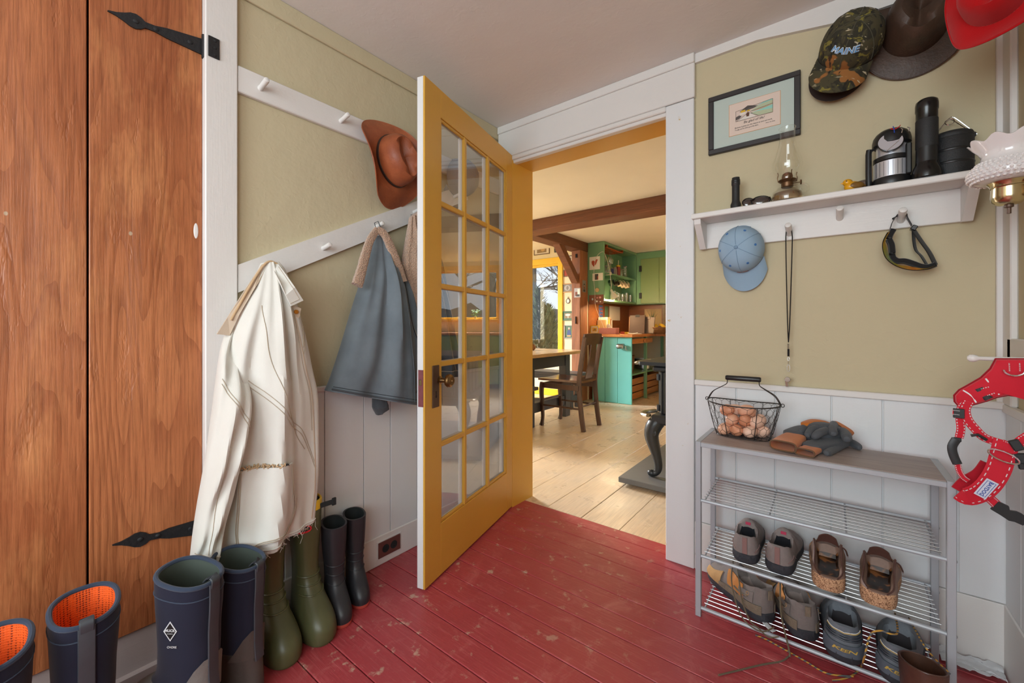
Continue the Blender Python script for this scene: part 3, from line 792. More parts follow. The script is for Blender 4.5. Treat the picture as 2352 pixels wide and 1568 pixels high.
def fleece():
    g = NG('sherpa_fleece'); v = g.co()
    n1 = g.noise(160, v, 5, 0.7)
    vo = g.n('ShaderNodeTexVoronoi', {'Vector': v, 'Scale': 220.0}).outputs['Distance']
    g.P(Base_Color=g.mix(n1, S(160, 122, 98), S(222, 184, 154)), Roughness=0.95)
    g.p.inputs['Sheen Weight'].default_value = 0.5
    g.bump(g.math('ADD', n1, vo), 0.9, 0.006); MATS['sherpa_fleece'] = g.m
fleece()
# ---- cream barn jacket
XJ = XL + .085
jk = thing('cream_jacket', 'frayed cream canvas barn jacket with a torn pocket hanging from a peg', 'jacket', (XJ, 0.72, 0.28))
rows = [(601, 604, 638, 602, .030, .03), (588, 636, 654, 628, .050, .05), (562, 690, 673, 695, .085, .055), (538, 745, 692, 772, .105, .06), (522, 800, 706, 846, .115, .062),
        (514, 862, 717, 905, .120, .065), (516, 950, 719, 985, .115, .065), (518, 1040, 719, 1050, .110, .065), (512, 1130, 717, 1098, .108, .065), (504, 1210, 713, 1140, .108, .065), (497, 1284, 709, 1180, .106, .065)]
def jf(s, v):
    w = min(1, max(0, (v - .05) / .4))
    return w * (.020 * sin(5.0 * s + 2.2 * v + .6) + .012 * sin(11 * s - 3 * v) * v + .010 * cos(17 * s + 4 * v) * (1 - v)) - .05 * math.exp(-((s - .10 - .25 * v) / .13) ** 2) * math.exp(-((v - .45) / .28) ** 2)
body = Drape(rows, XJ, jf, 1)
bo = body.mesh(44, 90).build('body', 'cream_canvas', jk)
srows = [(548, 735, 612, 752, .01, .03, -.07), (518, 800, 574, 838, .018, .035, -.035), (499, 872, 572, 912, .056, .04, -.006), (489, 940, 569, 962, .070, .045), (478, 1020, 554, 1045, .066, .045), (467, 1090, 537, 1110, .062, .045), (453, 1170, 518, 1178, .058, .042), (444, 1232, 504, 1238, .052, .04), (438, 1284, 495, 1284, .048, .038)]
slv = Drape(srows, XJ + .055, lambda s, v: .010 * sin(7 * s + 9 * v) + .008 * sin(26 * v + 3 * s) * v, 4)
so = slv.mesh(30, 70).build('sleeve', 'cream_canvas', jk)
slv.seam([(-.9, .24), (-.3, .30), (.4, .36), (.9, .40)], .0011, 'stitching', 'cream_thread', so)
slv.seam([(-.9, .26), (-.3, .32), (.4, .38), (.9, .42)], .0011, 'stitching', 'cream_thread', so)
slv.seam([(-.2, .42), (-.25, .6), (-.2, .8), (-.15, .94)], .0010, 'stitching', 'cream_thread', so)
slv.seam([(-.95, .95), (0, .955), (.95, .95)], .0012, 'stitching', 'cream_thread', so)
rrows = [(684, 800, 712, 850, .02, .02), (690, 880, 722, 910, .03, .03), (694, 960, 722, 985, .035, .03), (698, 1040, 722, 1060, .034, .03), (702, 1110, 721, 1128, .03, .03)]
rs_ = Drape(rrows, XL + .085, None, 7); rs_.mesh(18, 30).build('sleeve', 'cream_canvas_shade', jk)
# long curved seams of the back and yoke
for path in ([(-.62, .22), (-.45, .30), (-.35, .40), (-.1, .52), (.28, .62), (.50, .66)], [(.30, .06), (.42, .22), (.52, .34), (.62, .48), (.70, .60)], [(-.70, .50), (-.30, .535), (.1, .58), (.40, .60), (.66, .66), (.80, .72)], [(-.70, .515), (-.30, .55), (.1, .595), (.40, .615), (.66, .675), (.80, .735)],
             [(.35, .06), (.47, .22), (.57, .34), (.67, .48), (.75, .60)], [(.62, .34), (.78, .28), (.9, .25)], [(.6, .365), (.78, .305), (.9, .275)]):
    body.seam(path, .0012, 'seam', 'cream_thread', bo, 30)
body.seam([(.46, .10), (.52, .24), (.62, .40), (.74, .58), (.80, .8), (.80, .97)], .0022, 'edge_fold', 'cream_canvas_shade', bo, 40)
# hem: rolled edge with frayed threads
body.seam([(-.97, .985), (-.5, .985), (0, .985), (.5, .985), (.97, .985)], .0026, 'hem', 'cream_canvas', bo, 40, .001)
th = MB()
for q in range(46):
    s = RND.uniform(-.9, .95); p = body.off(s, .99, .003); L = RND.uniform(.004, .02) * (2.2 if s > .45 and RND.random() < .4 else 1)
    th.tube([p, p + Vector((RND.uniform(-.004, .006), RND.uniform(-.006, .006), -L * .5)), p + Vector((RND.uniform(-.004, .006), RND.uniform(-.01, .01), -L))], .0005, 4)
tag(th.build('frayed_thread', 'cream_canvas', bo), kind='stuff')
# patch pocket with a torn top edge
def pw(u, w):
    s0, s1 = -.86 + .06 * w, .04 + .22 * w; v0 = lerp(.735, .70, u); v1 = lerp(.985, .93, u) - .05 * max(0, abs(u - .5) * 2 - .78) / .22
    return lerp(s0, s1, u), lerp(v0, v1, w)
po_ = body.patch(0, 0, 0, 0, .006, 'patch_pocket', 'cream_canvas', bo, 16, 14, .004, pw)
for ins in (0.02, 0.045):
    P = [pw(ins, .02), pw(ins, .5), pw(ins, .88), pw(.08 + ins, 1 - ins), pw(.5, 1 - ins), pw(.90 - ins, 1 - ins), pw(1 - ins, .88), pw(1 - ins, .5), pw(1 - ins, .02)]
    body.seam(P, .0016, 'pocket_stitching', 'cream_thread', bo, 50, .0118)
tp = MB()
for q in range(40):
    u = q / 39 * .78; s, v = pw(u, -.015)
    p = body.off(s, v, .005); tp.tube([p + Vector((0, RND.uniform(-.01, .01), RND.uniform(.002, .009))), p + Vector((.003, RND.uniform(-.006, .006), 0)), p + Vector((.002, RND.uniform(-.012, .012), -RND.uniform(.002, .010)))], RND.uniform(.0012, .0024), 5)
tag(tp.build('torn_edge', 'tan_cord', bo), kind='stuff')
mat('dark_rivet', S(84, 84, 88), 0.35, metal=0.8)
p = body.off(*pw(.82, .0), .005)
MB().lathe([(.006, 0), (.0055, .0025), (.001, .003)], frame_mat(p, (0, 1, 0), (1, 0, 0)), 12).build('rivet', 'dark_rivet', bo)
# collar
def poly_slab(px_list, xs, th, name, m, parent):
    """thin solid leaf through traced corners, each corner with its own stand-off from the wall"""
    P = [onX(a, b, x) for (a, b), x in zip(px_list, xs)]
    mb = MB(); n = len(P); nv = Vector((1, 0, 0)) * th
    mb._new(P + [p + nv for p in P], [tuple(range(n)), tuple(range(2 * n - 1, n - 1, -1))] + [(i, n + i, n + (i + 1) % n, (i + 1) % n) for i in range(n)])
    return mb.build(name, m, parent, smooth=False)
x1, x2 = XL + .10, XL + .175
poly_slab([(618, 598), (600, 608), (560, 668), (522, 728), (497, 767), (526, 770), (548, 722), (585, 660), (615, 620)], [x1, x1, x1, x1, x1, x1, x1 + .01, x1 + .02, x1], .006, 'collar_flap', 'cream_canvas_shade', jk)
rf = poly_slab([(615, 598), (634, 602), (652, 626), (676, 660), (695, 690), (667, 703), (655, 678), (640, 645), (624, 615)], [x1, x1, x2 - .02, x2, x2, x2, x2, x2 - .01, x1 + .01], .006, 'collar_flap', 'cream_canvas', jk)
MB().tube([onX(a, b, x2 + .0065) for a, b in ((640, 612), (672, 660), (688, 687), (667, 697))], .0009, 4).build('stitching', 'cream_thread', rf)
MB().tube(curve([onX(a, b, x1 + .012) for a, b in ((530, 735), (575, 655), (603, 612), (620, 600), (636, 606))], 24), .0036, 8).build('collar_lining', 'tan_cord', jk)
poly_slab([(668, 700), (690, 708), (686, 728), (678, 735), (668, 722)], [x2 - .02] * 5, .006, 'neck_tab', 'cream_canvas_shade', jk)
mat('copper_button', S(196, 128, 48), 0.35, metal=0.7)
MB().lathe([(.0075, 0), (.007, .003), (.002, .004)], frame_mat(onX(680, 716, x2 - .013), (0, 1, 0), (1, 0, 0)), 12).build('button', 'copper_button', jk)
# ---- grey denim jacket with fleece collar
XG = XL + .075
gj = thing('grey_jacket', 'grey denim jacket with tan fleece collar hanging from a peg', 'jacket', (XG, 1.05, 0.85))
rows = [(856, 543, 884, 541, .030, .02), (846, 600, 906, 592, .055, .045), (826, 660, 930, 655, .085, .05), (806, 722, 946, 728, .10, .055), (788, 782, 960, 795, .105, .055), (772, 832, 972, 865, .105, .055), (758, 872, 980, 905, .10, .055), (747, 897, 986, 934, .095, .055)]
def gf(s, v):
    w = min(1, v / .35)
    return w * (.016 * sin(6.5 * s + 1.2) + .014 * sin(13 * s + 2.5 * v + 1) * (1 - .5 * v)) + .02 * math.exp(-((s - .28) / .10) ** 2) * (1 - v) + .012 * math.exp(-((s + .05) / .08) ** 2) * max(0, .6 - v)
gb = Drape(rows, XG, gf, 9)
go = gb.mesh(44, 70).build('body', 'grey_denim', gj)
gb.seam([(-.98, .965), (-.5, .975), (0, .975), (.5, .975), (.98, .97)], .0042, 'hem_cord', 'dark_denim', go, 40, .0005)
gb.seam([(-.98, .93), (-.5, .935), (0, .935), (.5, .935), (.98, .93)], .0012, 'hem_stitching', 'denim_thread', go, 40)
gb.seam([(.62, .22), (.60, .42), (.72, .60), (.45, .86)], .0022, 'front_edge', 'denim_thread', go, 30)
gb.seam([(.64, .22), (.62, .42), (.74, .60), (.47, .86)], .0012, 'front_stitching', 'cream_thread', go, 30)
gb.seam([(.70, .58), (.99, .55)], .0016, 'pocket_welt', 'denim_thread', go)
gb.seam([(.60, .80), (.80, .71), (.82, .75)], .0026, 'slash_pocket', 'denim_thread', go)
gb.seam([(.30, .1), (.33, .4), (.35, .7), (.36, .97)], .0015, 'side_fold', 'grey_denim', go, 30)
for nm, path, rr in (('collar', ((866, 527), (850, 552), (838, 590), (829, 625), (820, 655)), .016), ('collar', ((866, 527), (884, 540), (900, 575), (913, 612), (924, 648)), .017)):
    P = curve([onX(a, b, XL + .115 + .03 * i / 4) for i, (a, b) in enumerate(path)], 30)
    mb = MB(); rad = [rr * (.75 + .45 * i / len(P)) * (1 + .08 * noise.noise(p * 90)) for i, p in enumerate(P)]
    mb.tube(P, rad, 14, flat=(1.15, .6), up=(1, 0, 0)); mb.build(nm, 'sherpa_fleece', gj)
MB().tube([onX(864, 528, XL + .06), onX(860, 512, XL + .05), onX(868, 508, XL + .05), onX(874, 522, XL + .06)], .002, 6).build('hanging_loop', 'dark_denim', gj)
dr = Drape([(856, 915, 886, 920, .03, .02), (856, 935, 890, 938, .03, .02), (866, 953, 880, 945, .02, .02)], XL + .10, None, 3); dr.mesh(14, 12).build('dangling_tab', 'dark_denim', gj)
# ---- second jacket, fleece side out, half hidden by the glazed door
XS = XL + .062
sj = thing('fleece_jacket', 'dark denim jacket with tan fleece lining behind the glazed door', 'jacket', (XS, 1.35, 0.95))
rows = [(946, 492, 962, 488, .02, .02), (955, 560, 996, 558, .04, .035), (962, 640, 1014, 640, .055, .04), (978, 720, 1026, 722, .06, .042), (988, 800, 1043, 800, .06, .042), (990, 868, 1056, 862, .058, .042)]
sb = Drape(rows, XS, lambda s, v: .012 * sin(8 * s + 3), 12); so2 = sb.mesh(30, 40).build('body', 'dark_denim', sj)
for path in ([(-.2, .3), (0, .6), (.3, .95)], [(.3, .3), (.6, .6), (.85, .95)], [(-.9, .95), (0, .955), (.9, .95)]): sb.seam(path, .0018, 'seam', 'cream_thread', so2)
fr_ = Drape([(941, 500, 958, 486, .02, .015), (930, 560, 978, 552, .035, .02), (922, 612, 985, 610, .045, .02), (934, 660, 990, 668, .045, .02), (944, 705, 985, 720, .035, .02)], XS + .048, lambda s, v: .006 * sin(12 * s), 15)
fr_.mesh(24, 30).build('fleece_lining', 'sherpa_fleece', sj)

# ================================================================== hats
def hat(name, label, M, a, b, crown_h, m, band=None, curl=.05, brim_w=.08, tag_cat='hat', pinch=.5, front_dip=.0, th=.003):
    """brimmed hat: local z up out of the crown, x to the front; a,b half axes of the crown"""
    h = thing(name, label, tag_cat, M=M)
    def brim(u, v):
        an = 2 * pi * u; r = v
        ox, oy = a + brim_w * r, b + brim_w * r
        z = curl * (r ** 1.6) * (-cos(2 * an)) + front_dip * r * r * max(0, cos(an)) - .004 * r
        return M @ Vector((ox * cos(an), oy * sin(an) * (1 - .12 * max(0, -cos(2 * an)) * r), z))
    mb = MB()
    nu, nv = 56, 8
    rs = []
    for j in range(nv): rs.append([brim(i / nu, j / (nv - 1)) for i in range(nu)])
    up = M.to_3x3() @ Vector((0, 0, 1))
    for j in range(nv - 1, -1, -1): rs.append([brim(i / nu, j / (nv - 1)) - up * th for i in range(nu)])
    mb.rings(rs, False, False, True)
    br = mb.build('brim', m, h)
    MB().tube([brim(i / 72, 1.0) - up * th * .5 for i in range(72)], th * .75, 6, closed=True).build('brim_edge', m, br)
    rs = []
    prof = [(1.0, 0), (1.0, .12), (.985, .35), (.95, .6), (.88, .80), (.76, .93), (.58, 1.0), (.36, .985), (.15, .96), (.02, .95)]
    n = 48
    for r, z in prof:
        ring = []
        for q in range(n):
            an = 2 * pi * q / n; ca, sa = cos(an), sin(an)
            x, yy = a * r * ca, b * r * sa
            zz = crown_h * z
            # lengthwise crease and two front dents
            zz -= crown_h * .30 * pinch * math.exp(-(yy / (b * .28)) ** 2) * (1 if r < .62 else 0) * (z > .9)
            fr = max(0, ca) ** 1.5
            yy *= 1 - .38 * pinch * fr * z
            zz -= crown_h * .10 * max(0, -ca) * z
            ring.append(M @ Vector((x, yy, zz)))
        rs.append(ring)
    cr = MB().rings(rs, False, True).build('crown', m, h)
    if band:
        bw = crown_h * .13
        MB().rings([[M @ Vector(((a + d) * cos(2 * pi * q / n), (b + d) * sin(2 * pi * q / n), z)) for q in range(n)] for d, z in ((.0005, .002), (.003, .003), (.003, bw), (.0005, bw + .001))], False, False).build('hat_band', band, h)
    return h
def leather(name, c, c2, rough=0.5, bump=.25):
    g = NG(name); v = g.co()
    low = g.noise(7, v, 5, .6); hi = g.noise(120, v, 4)
    g.P(Base_Color=g.mix(g.math('MULTIPLY', hi, .35), g.mix(g.ramp(low, [(.35, (0, 0, 0, 1)), (.68, (1, 1, 1, 1))]), c, c2), k(c, .55)), Roughness=rough)
    g.bump(hi, bump, .004); MATS[name] = g.m
leather('hat_leather', S(136, 66, 36), S(184, 102, 62))
leather('dark_leather', S(58, 42, 32), S(86, 62, 48), .5)
mat('band_black', S(48, 34, 28), .5)
c = onX(903, 372, XL + .075)
zax = Vector((1, .02, -.02)).normalized(); xax = Vector((.0, .30, -1)).normalized()
hat('leather_hat', 'brown leather western hat with dark band on the upper peg rail', frame_mat(c, xax, zax), .105, .080, .11, 'hat_leather', 'band_black', .060, .080, pinch=.75)

def cap(name, label, M, m, bill_m=None, r=.088, h=.115, bill=.075, button=True, eyelet=None, strap=True, seam_m=None, bill_curve=.03):
    """ball cap: local z through the button, x to the bill"""
    c_ = thing('baseball_cap', label, 'cap', M=M)
    def dome(an, v):
        x = r * 1.12 * cos(an); yy = r * sin(an)
        q = v * pi / 2
        rr = cos(q) ** .72; zz = h * sin(q) ** .9
        fr = max(0, cos(an))
        wob = 1 + .012 * noise.noise(Vector((cos(an) * 2, sin(an) * 2, v * 3)))
        return M @ Vector((x * rr * wob + .006 * fr * sin(q * 2), yy * rr * wob, zz))
    n = 54; rs = [[dome(2 * pi * i / n, j / 16 * .998) for i in range(n)] for j in range(17)]
    inner = [[dome(2 * pi * i / n, 0) + (M.to_3x3() @ Vector((-.002 * cos(2 * pi * i / n), -.002 * sin(2 * pi * i / n), 0))) for i in range(n)]]
    cr = MB().rings(rs, False, True).build('crown', m, c_)
    for q in range(6):
        an = pi / 6 + q * pi / 3 - pi / 6
        MB().tube([dome(an, j / 14 * .97) + M.to_3x3() @ Vector((cos(an), sin(an), .3)) * .0006 for j in range(15)], .0011, 4).build('panel_seam', seam_m or m, cr)
        if eyelet:
            ae = an + pi / 6; p = dome(ae, .52); p2 = dome(ae, .50); nn = (p - M @ Vector((0, 0, h * .1))).normalized()
            MB().lathe([(.0048, -.0005), (.0048, .0012), (.0026, .0014), (.0022, .0003), (.0001, .0003)], frame_mat(p, nn.orthogonal(), nn), 10).build('eyelet', eyelet, cr)
    if button: MB().lathe([(.0075, -.002), (.0075, .002), (.005, .0045), (.0003, .005)], M @ Matrix.Translation((0, 0, h * .998)), 14).build('button', seam_m or m, cr)
    def bl(u, v):
        an = lerp(-1.12, 1.12, u)
        x0, y0 = r * 1.12 * cos(an), r * sin(an)
        e = v * bill * (max(0.02, cos(an * .98)) ** .55)
        return M @ Vector((x0 + e * (1 if True else 0), y0 * (1 + .10 * v * (1 - .5 * abs(u - .5) * 2)), .003 - bill_curve * (abs(sin(an)) ** 2) * (.4 + .6 * v) - .012 * v))
    b_ = MB().slab(bl, 30, 10, .003).build('bill', bill_m or m, c_)
    for e in (.35, .6, .85):
        MB().tube([bl(i / 30, e) + M.to_3x3() @ Vector((0, 0, .0008)) for i in range(2, 29)], .0006, 4).build('bill_stitching', seam_m or m, b_)
    if strap:
        MB().tube([dome(pi + t, 0.02) + M.to_3x3() @ Vector((0, 0, -.006)) for t in [-.5 + q * .1 for q in range(11)]], .008, 8, flat=(.25, 1), up=M.to_3x3() @ Vector((0, 0, 1))).build('strap', seam_m or m, c_)
    return c_
fabric('grey_cap_cloth', S(120, 124, 132), 1500)
c = onX(1024, 405, XL + .06)
cap('baseball_cap', 'grey cap on the level peg rail behind the glazed door', frame_mat(Vector((XL + .02, 1.52, 1.80)), (-.1, .05, -1), (1, .1, .1)), 'grey_cap_cloth', r=.085)

# ================================================================== boots along the left wall
def boot_outline(xb, xf, w, n=36, ex=.86):
    """egg outline, toe to +x; widest ahead of the ankle"""
    L = xf - xb; xm = xb + L * .55
    out = []
    for q in range(n):
        an = 2 * pi * q / n; ca, sa = cos(an), sin(an)
        x = xm + ((xf - xm) if ca > 0 else (xm - xb)) * math.copysign(abs(ca) ** ex, ca)
        yy = w * math.copysign(abs(sa) ** ex, sa)
        if ca < 0: yy *= 1 - .16 * min(1, L / .2 - .55) * abs(ca) if L > .15 else 1
        out.append((x, yy))
    return out
def boot(name, label, M, rows, mats, group, sole=None, lining='boot_black_in', scale=1.0, top_tilt=0.0, split=None, n=36, rim=None, wob=.0):
    t = thing(name, label, 'boot', M=M, group=group)
    S_ = scale
    def ring(z):
        xb, xf, w = interp(rows, z)
        H = rows[-1][0]
        tz = top_tilt * max(0, (z - .6 * H) / (.4 * H)) ** 1.5
        res = []
        for x, yy in boot_outline(xb, xf, w, n):
            f = 1 + wob * noise.noise(Vector((x * 14, yy * 14, z * 11)))
            res.append(M @ Vector((x * S_ * f, yy * S_ * f, (z + tz * (x - (xb + xf) / 2) / .1) * S_)))
        return res
    H = rows[-1][0]; z0 = sole[0] if sole else 0
    lo = split or H
    def levels(a, b, kk): return [lerp(a, b, i / kk) for i in range(kk + 1)]
    if split:
        MB().rings([ring(z) for z in levels(z0, split, 18)], True, False).build('foot', mats[1], t)
        shaft_lv = levels(split, H, 22)
    else:
        shaft_lv = levels(z0, H, 40)
    outer = [ring(z) for z in shaft_lv]
    c_in = []
    for z in levels(H, H * .45, 8):
        xb, xf, w = interp(rows, z); e = .006
        tz = top_tilt * max(0, (z - .6 * H) / (.4 * H)) ** 1.5
        c_in.append([M @ Vector((x * S_, yy * S_, (z + tz * (x - (xb + xf) / 2) / .1) * S_)) for x, yy in boot_outline(xb + e, xf - e, w - e, n)])
    MB().rings(outer + [c_in[0]], not split, False).build('shaft', mats[0], t)
    MB().rings(c_in, False, True).build('lining', lining, t)
    if rim:
        rp = [(p + q) / 2 for p, q in zip(outer[-1], c_in[0])]
        MB().tube(rp, rim[1] * S_, 8, closed=True).build('rim', rim[0], t)
    if sole:
        pts = lambda z, e: [M @ Vector((x * S_, yy * S_, z * S_)) for x, yy in boot_outline(rows[0][1] - e, rows[0][2] + e, rows[0][3] + e, n)]
        MB().rings([pts(0, .001), pts(sole[0] * .5, .004), pts(sole[0], .003)], True, True).build('sole', sole[1], t)
    t['_h'] = H * S_
    return t, ring
mat('green_rubber', S(84, 86, 56), .38, var=.25, scale=5, bump=.06, bscale=30)
mat('black_rubber', S(44, 44, 48), .42, var=.3, scale=6, bump=.05)
mat('boot_black_in', S(30, 34, 34), .8)
mat('boot_green_in', S(70, 78, 70), .8)
mat('red_sole', S(196, 84, 72), .6, var=.2, scale=30)
mat('yellow_rim', S(226, 184, 40), .5)
fabric('navy_neoprene', S(30, 32, 50), 1800, .85, .3, sheen=.12, bump=.08)
mat('grey_rubber', S(78, 72, 68), .6, var=.3, scale=7, bump=.1)
mat('mud_rubber', S(112, 108, 104), .8, var=.25, scale=9, bump=.2)
mat('strap_grey', S(62, 66, 72), .55, var=.15, scale=30)
fabric('binding_blue', S(52, 64, 84), 1500, .8)
def orange_mesh():
    g = NG('orange_mesh'); v = g.co()
    vo = g.n('ShaderNodeTexVoronoi', {'Vector': v, 'Scale': 190.0, 'Randomness': .15}).outputs['Distance']
    g.P(Base_Color=g.ramp(vo, [(.18, S(120, 34, 8)), (.42, S(244, 96, 24))]), Roughness=.7); g.bump(vo, .6, .003); MATS['orange_mesh'] = g.m
orange_mesh()
kid = [(0.0, -.055, .125, .036), (.012, -.058, .130, .039), (.03, -.057, .130, .039), (.045, -.055, .124, .037), (.065, -.053, .105, .034), (.085, -.052, .074, .032), (.11, -.050, .052, .030), (.15, -.050, .044, .031), (.20, -.054, .045, .036), (.25, -.058, .047, .039), (.30, -.060, .049, .041)]
def bM(x, y, deg): return Matrix.Translation((x, y, 0.0)) @ Matrix.Rotation(math.radians(deg), 4, 'Z')
def creases(t, ring, zs_, m, r=.0022):
    for z in zs_:
        R_ = ring(z); n = len(R_)
        MB().tube([R_[q % n] + Vector((0, 0, .004 * abs(q) / 7)) for q in range(-7, 8)], r, 5).build('crease', m, t)
t1, r1 = boot('rubber_boot', 'small black rubber boot with red sole beside the outlet', bM(-1.475, .895, -18), kid, ('black_rubber',), 'small black rubber boots', (.014, 'red_sole'), top_tilt=-.006)
creases(t1, r1, (.105, .135, .165), 'black_rubber')
t2, r2 = boot('rubber_boot', 'small black rubber boot with red sole beside the green boot', bM(-1.445, .795, -14), kid, ('black_rubber',), 'small black rubber boots', (.014, 'red_sole'), scale=1.04, top_tilt=-.006)
creases(t2, r2, (.105, .135, .165), 'black_rubber')
tall = [(0.0, -.062, .172, .050), (.010, -.066, .181, .055), (.03, -.066, .182, .057), (.055, -.064, .176, .055), (.08, -.062, .154, .050), (.105, -.060, .116, .045), (.13, -.058, .086, .041), (.165, -.056, .062, .038), (.21, -.057, .054, .038), (.28, -.062, .056, .043), (.34, -.066, .060, .047), (.40, -.068, .062, .049), (.425, -.068, .062, .049)]
t3, r3 = boot('rubber_boot', 'tall green rubber boot with red oval badge and yellow rim', bM(-1.468, .700, -4), tall, ('green_rubber',), 'tall green rubber boots', (.012, 'green_rubber'), 'boot_green_in', rim=('yellow_rim', .004))
creases(t3, r3, (.125, .15, .175), 'green_rubber', .003)
t4, r4 = boot('rubber_boot', 'tall green rubber boot under the frayed jacket hem', bM(-1.470, .582, -2), tall, ('green_rubber',), 'tall green rubber boots', (.012, 'green_rubber'), 'boot_green_in', rim=('yellow_rim', .004))
creases(t4, r4, (.125, .15, .175), 'green_rubber', .003)
# yellow band and badge and side strap of the first green boot
R0, R1 = r3(.397), r3(.425)
n = len(R0)
MB().rings([[p + (p - sum(R, Vector()) / n).normalized() * .0012 for p in R] for R in (R0, R1)], False, False).build('yellow_band', 'yellow_rim', t3)
mat('badge_red', S(206, 30, 36), .5); mat('badge_black', S(26, 24, 24), .5); mat('badge_gold', S(206, 160, 110), .5)
cb = (r3(.345)[33] + r3(.345)[32]) / 2
cen = sum(r3(.345), Vector()) / n; nn = (cb - cen); nn.z = 0; nn.normalize()
Mb = frame_mat(cb + nn * .0025, Vector((0, 0, 1)).cross(nn), nn)
bg = MB().lathe([(.030, -.001), (.030, .0012), (.0005, .0014)], Mb @ Matrix.Diagonal((1, .52, 1, 1)), 28).build('badge', 'badge_red', t3)
MB().lathe([(.026, .001), (.026, .0018), (.0005, .002)], Mb @ Matrix.Diagonal((1, .34, 1, 1)), 28).build('badge_field', 'badge_black', bg)
text_mesh('lettering', 'LACROSSE', Mb @ Matrix.Translation((0, 0, .0022)), .0085, 'badge_gold', bg)
sp = (r3(.405)[3] + r3(.405)[4]) / 2; sp2 = sp + Vector((.012, .045, .004))
tb = MB().tube([sp, lerp(sp, sp2, .4), sp2], .009, 8, flat=(.35, 1), up=(0, 0, 1)).build('strap', 'boot_black_in', t3)
MB().box((-.003, -.008, -.013), (.004, .006, .013), Matrix.Translation(sp2), .001).build('buckle', 'boot_black_in', tb, smooth=False)
# tall neoprene boots, heels to the room
neo = [(0.0, -.080, .190, .052), (.014, -.085, .200, .056), (.04, -.085, .198, .056), (.07, -.083, .196, .055), (.10, -.080, .165, .053), (.13, -.078, .118, .051), (.165, -.074, .078, .050), (.21, -.072, .070, .052), (.27, -.073, .068, .055), (.33, -.076, .070, .058), (.39, -.078, .072, .060), (.405, -.078, .072, .060)]
def neo_boot(label, x, y, deg, group, lin, split=.15, badge=False, sc=1.0, foot='grey_rubber'):
    M = bM(x, y, deg)
    t, rg = boot('neoprene_boot', label, M, neo, ('navy_neoprene', foot), group, (.014, foot), lin, sc, top_tilt=.016, split=split, rim=('binding_blue', .0055), wob=.03)
    n = len(rg(.3))
    P = [rg(z)[n // 2] for z in [.12 + .0142 * q for q in range(21)]]
    out = (M.to_3x3() @ Vector((-1, 0, 0)))
    MB().tube([p + out * .0025 for p in P], .014, 10, flat=(1, .22), up=out).build('pull_strap', 'strap_grey', t)
    top = P[-1]; lp = MB().tube(curve([top + out * .004 + Vector((0, 0, -.01)), top + out * .006 + Vector((0, 0, .010)), top - out * .008 + Vector((0, 0, .014)), top - out * .022 + Vector((0, 0, .002))], 12), .012, 8, flat=(1, .2), up=out).build('pull_loop', 'strap_grey', t)
    # rubber heel counter rising up the back, binding line under the rim
    hc = MB(); rs = []
    for z in (split - .02, split + .01, split + .045, split + .062):
        R_ = rg(z); cnt = sum(R_, Vector()) / n; kk = [7, 6.5, 4, 2][(split - .02, split + .01, split + .045, split + .062).index(z)]
        rs.append([R_[n // 2] + (R_[(n // 2 + int(round(kk * s))) % n] - R_[n // 2]) + (R_[(n // 2 + int(round(kk * s))) % n] - cnt).normalized() * .0050 for s in (-1, -.66, -.33, 0, .33, .66, 1)])
    hc._new([p for r in rs for p in r], [(i * 7 + j, i * 7 + j + 1, (i + 1) * 7 + j + 1, (i + 1) * 7 + j) for i in range(3) for j in range(6)])
    hc.build('heel_counter', foot, t)
    R_ = rg(.372); MB().tube([p + (p - sum(R_, Vector()) / n).normalized() * .0006 for p in R_], .0013, 5, closed=True).build('binding_seam', 'binding_blue', t)
    return t, rg, M
mat('print_white', S(206, 208, 210), .6)
tn, rn, Mn = neo_boot('navy neoprene boot with white diamond badge and muddy toe', -1.290, .325, 204, 'navy neoprene boots with green lining', 'boot_green_in', foot='mud_rubber')
n = 36
bi = 10
cb = rn(.300)[bi]; cen = sum(rn(.300), Vector()) / n; nn = (cb - cen); nn.z = 0; nn.normalize()
Mb = frame_mat(cb + nn * .0015, Vector((0, 0, 1)).cross(nn), nn)
dm = MB().prism([(-.0165, 0), (0, -.024), (.0165, 0), (0, .024)], 0, .0006, Mb).build('diamond_badge', 'print_white', tn, smooth=False)
MB().prism([(-.0135, 0), (0, -.0200), (.0135, 0), (0, .0200)], .0006, .0009, Mb).build('badge_field', 'badge_black', dm, smooth=False)
text_mesh('lettering', 'MUCK', Mb @ Matrix.Translation((0, .002, .0011)), .0088, 'print_white', dm, bold=.0002)
text_mesh('lettering', 'THE ORIGINAL', Mb @ Matrix.Translation((0, -.0055, .0011)), .0022, 'print_white', dm)
text_mesh('lettering', 'CHORE', Mb @ Matrix.Translation((.004, -.038, .0006)), .0070, 'print_white', tn)
neo_boot('navy neoprene boot half under the cream jacket hem', -1.325, .445, 203, 'navy neoprene boots with green lining', 'boot_green_in', sc=.93)
neo_boot('navy neoprene boot with orange mesh lining beside the plank door', -1.352, .146, 176, 'navy boots with orange lining', 'orange_mesh', sc=.97)
neo_boot('navy neoprene boot with orange mesh lining cut by the picture edge', -1.318, .010, 176, 'navy boots with orange lining', 'orange_mesh', sc=.97)

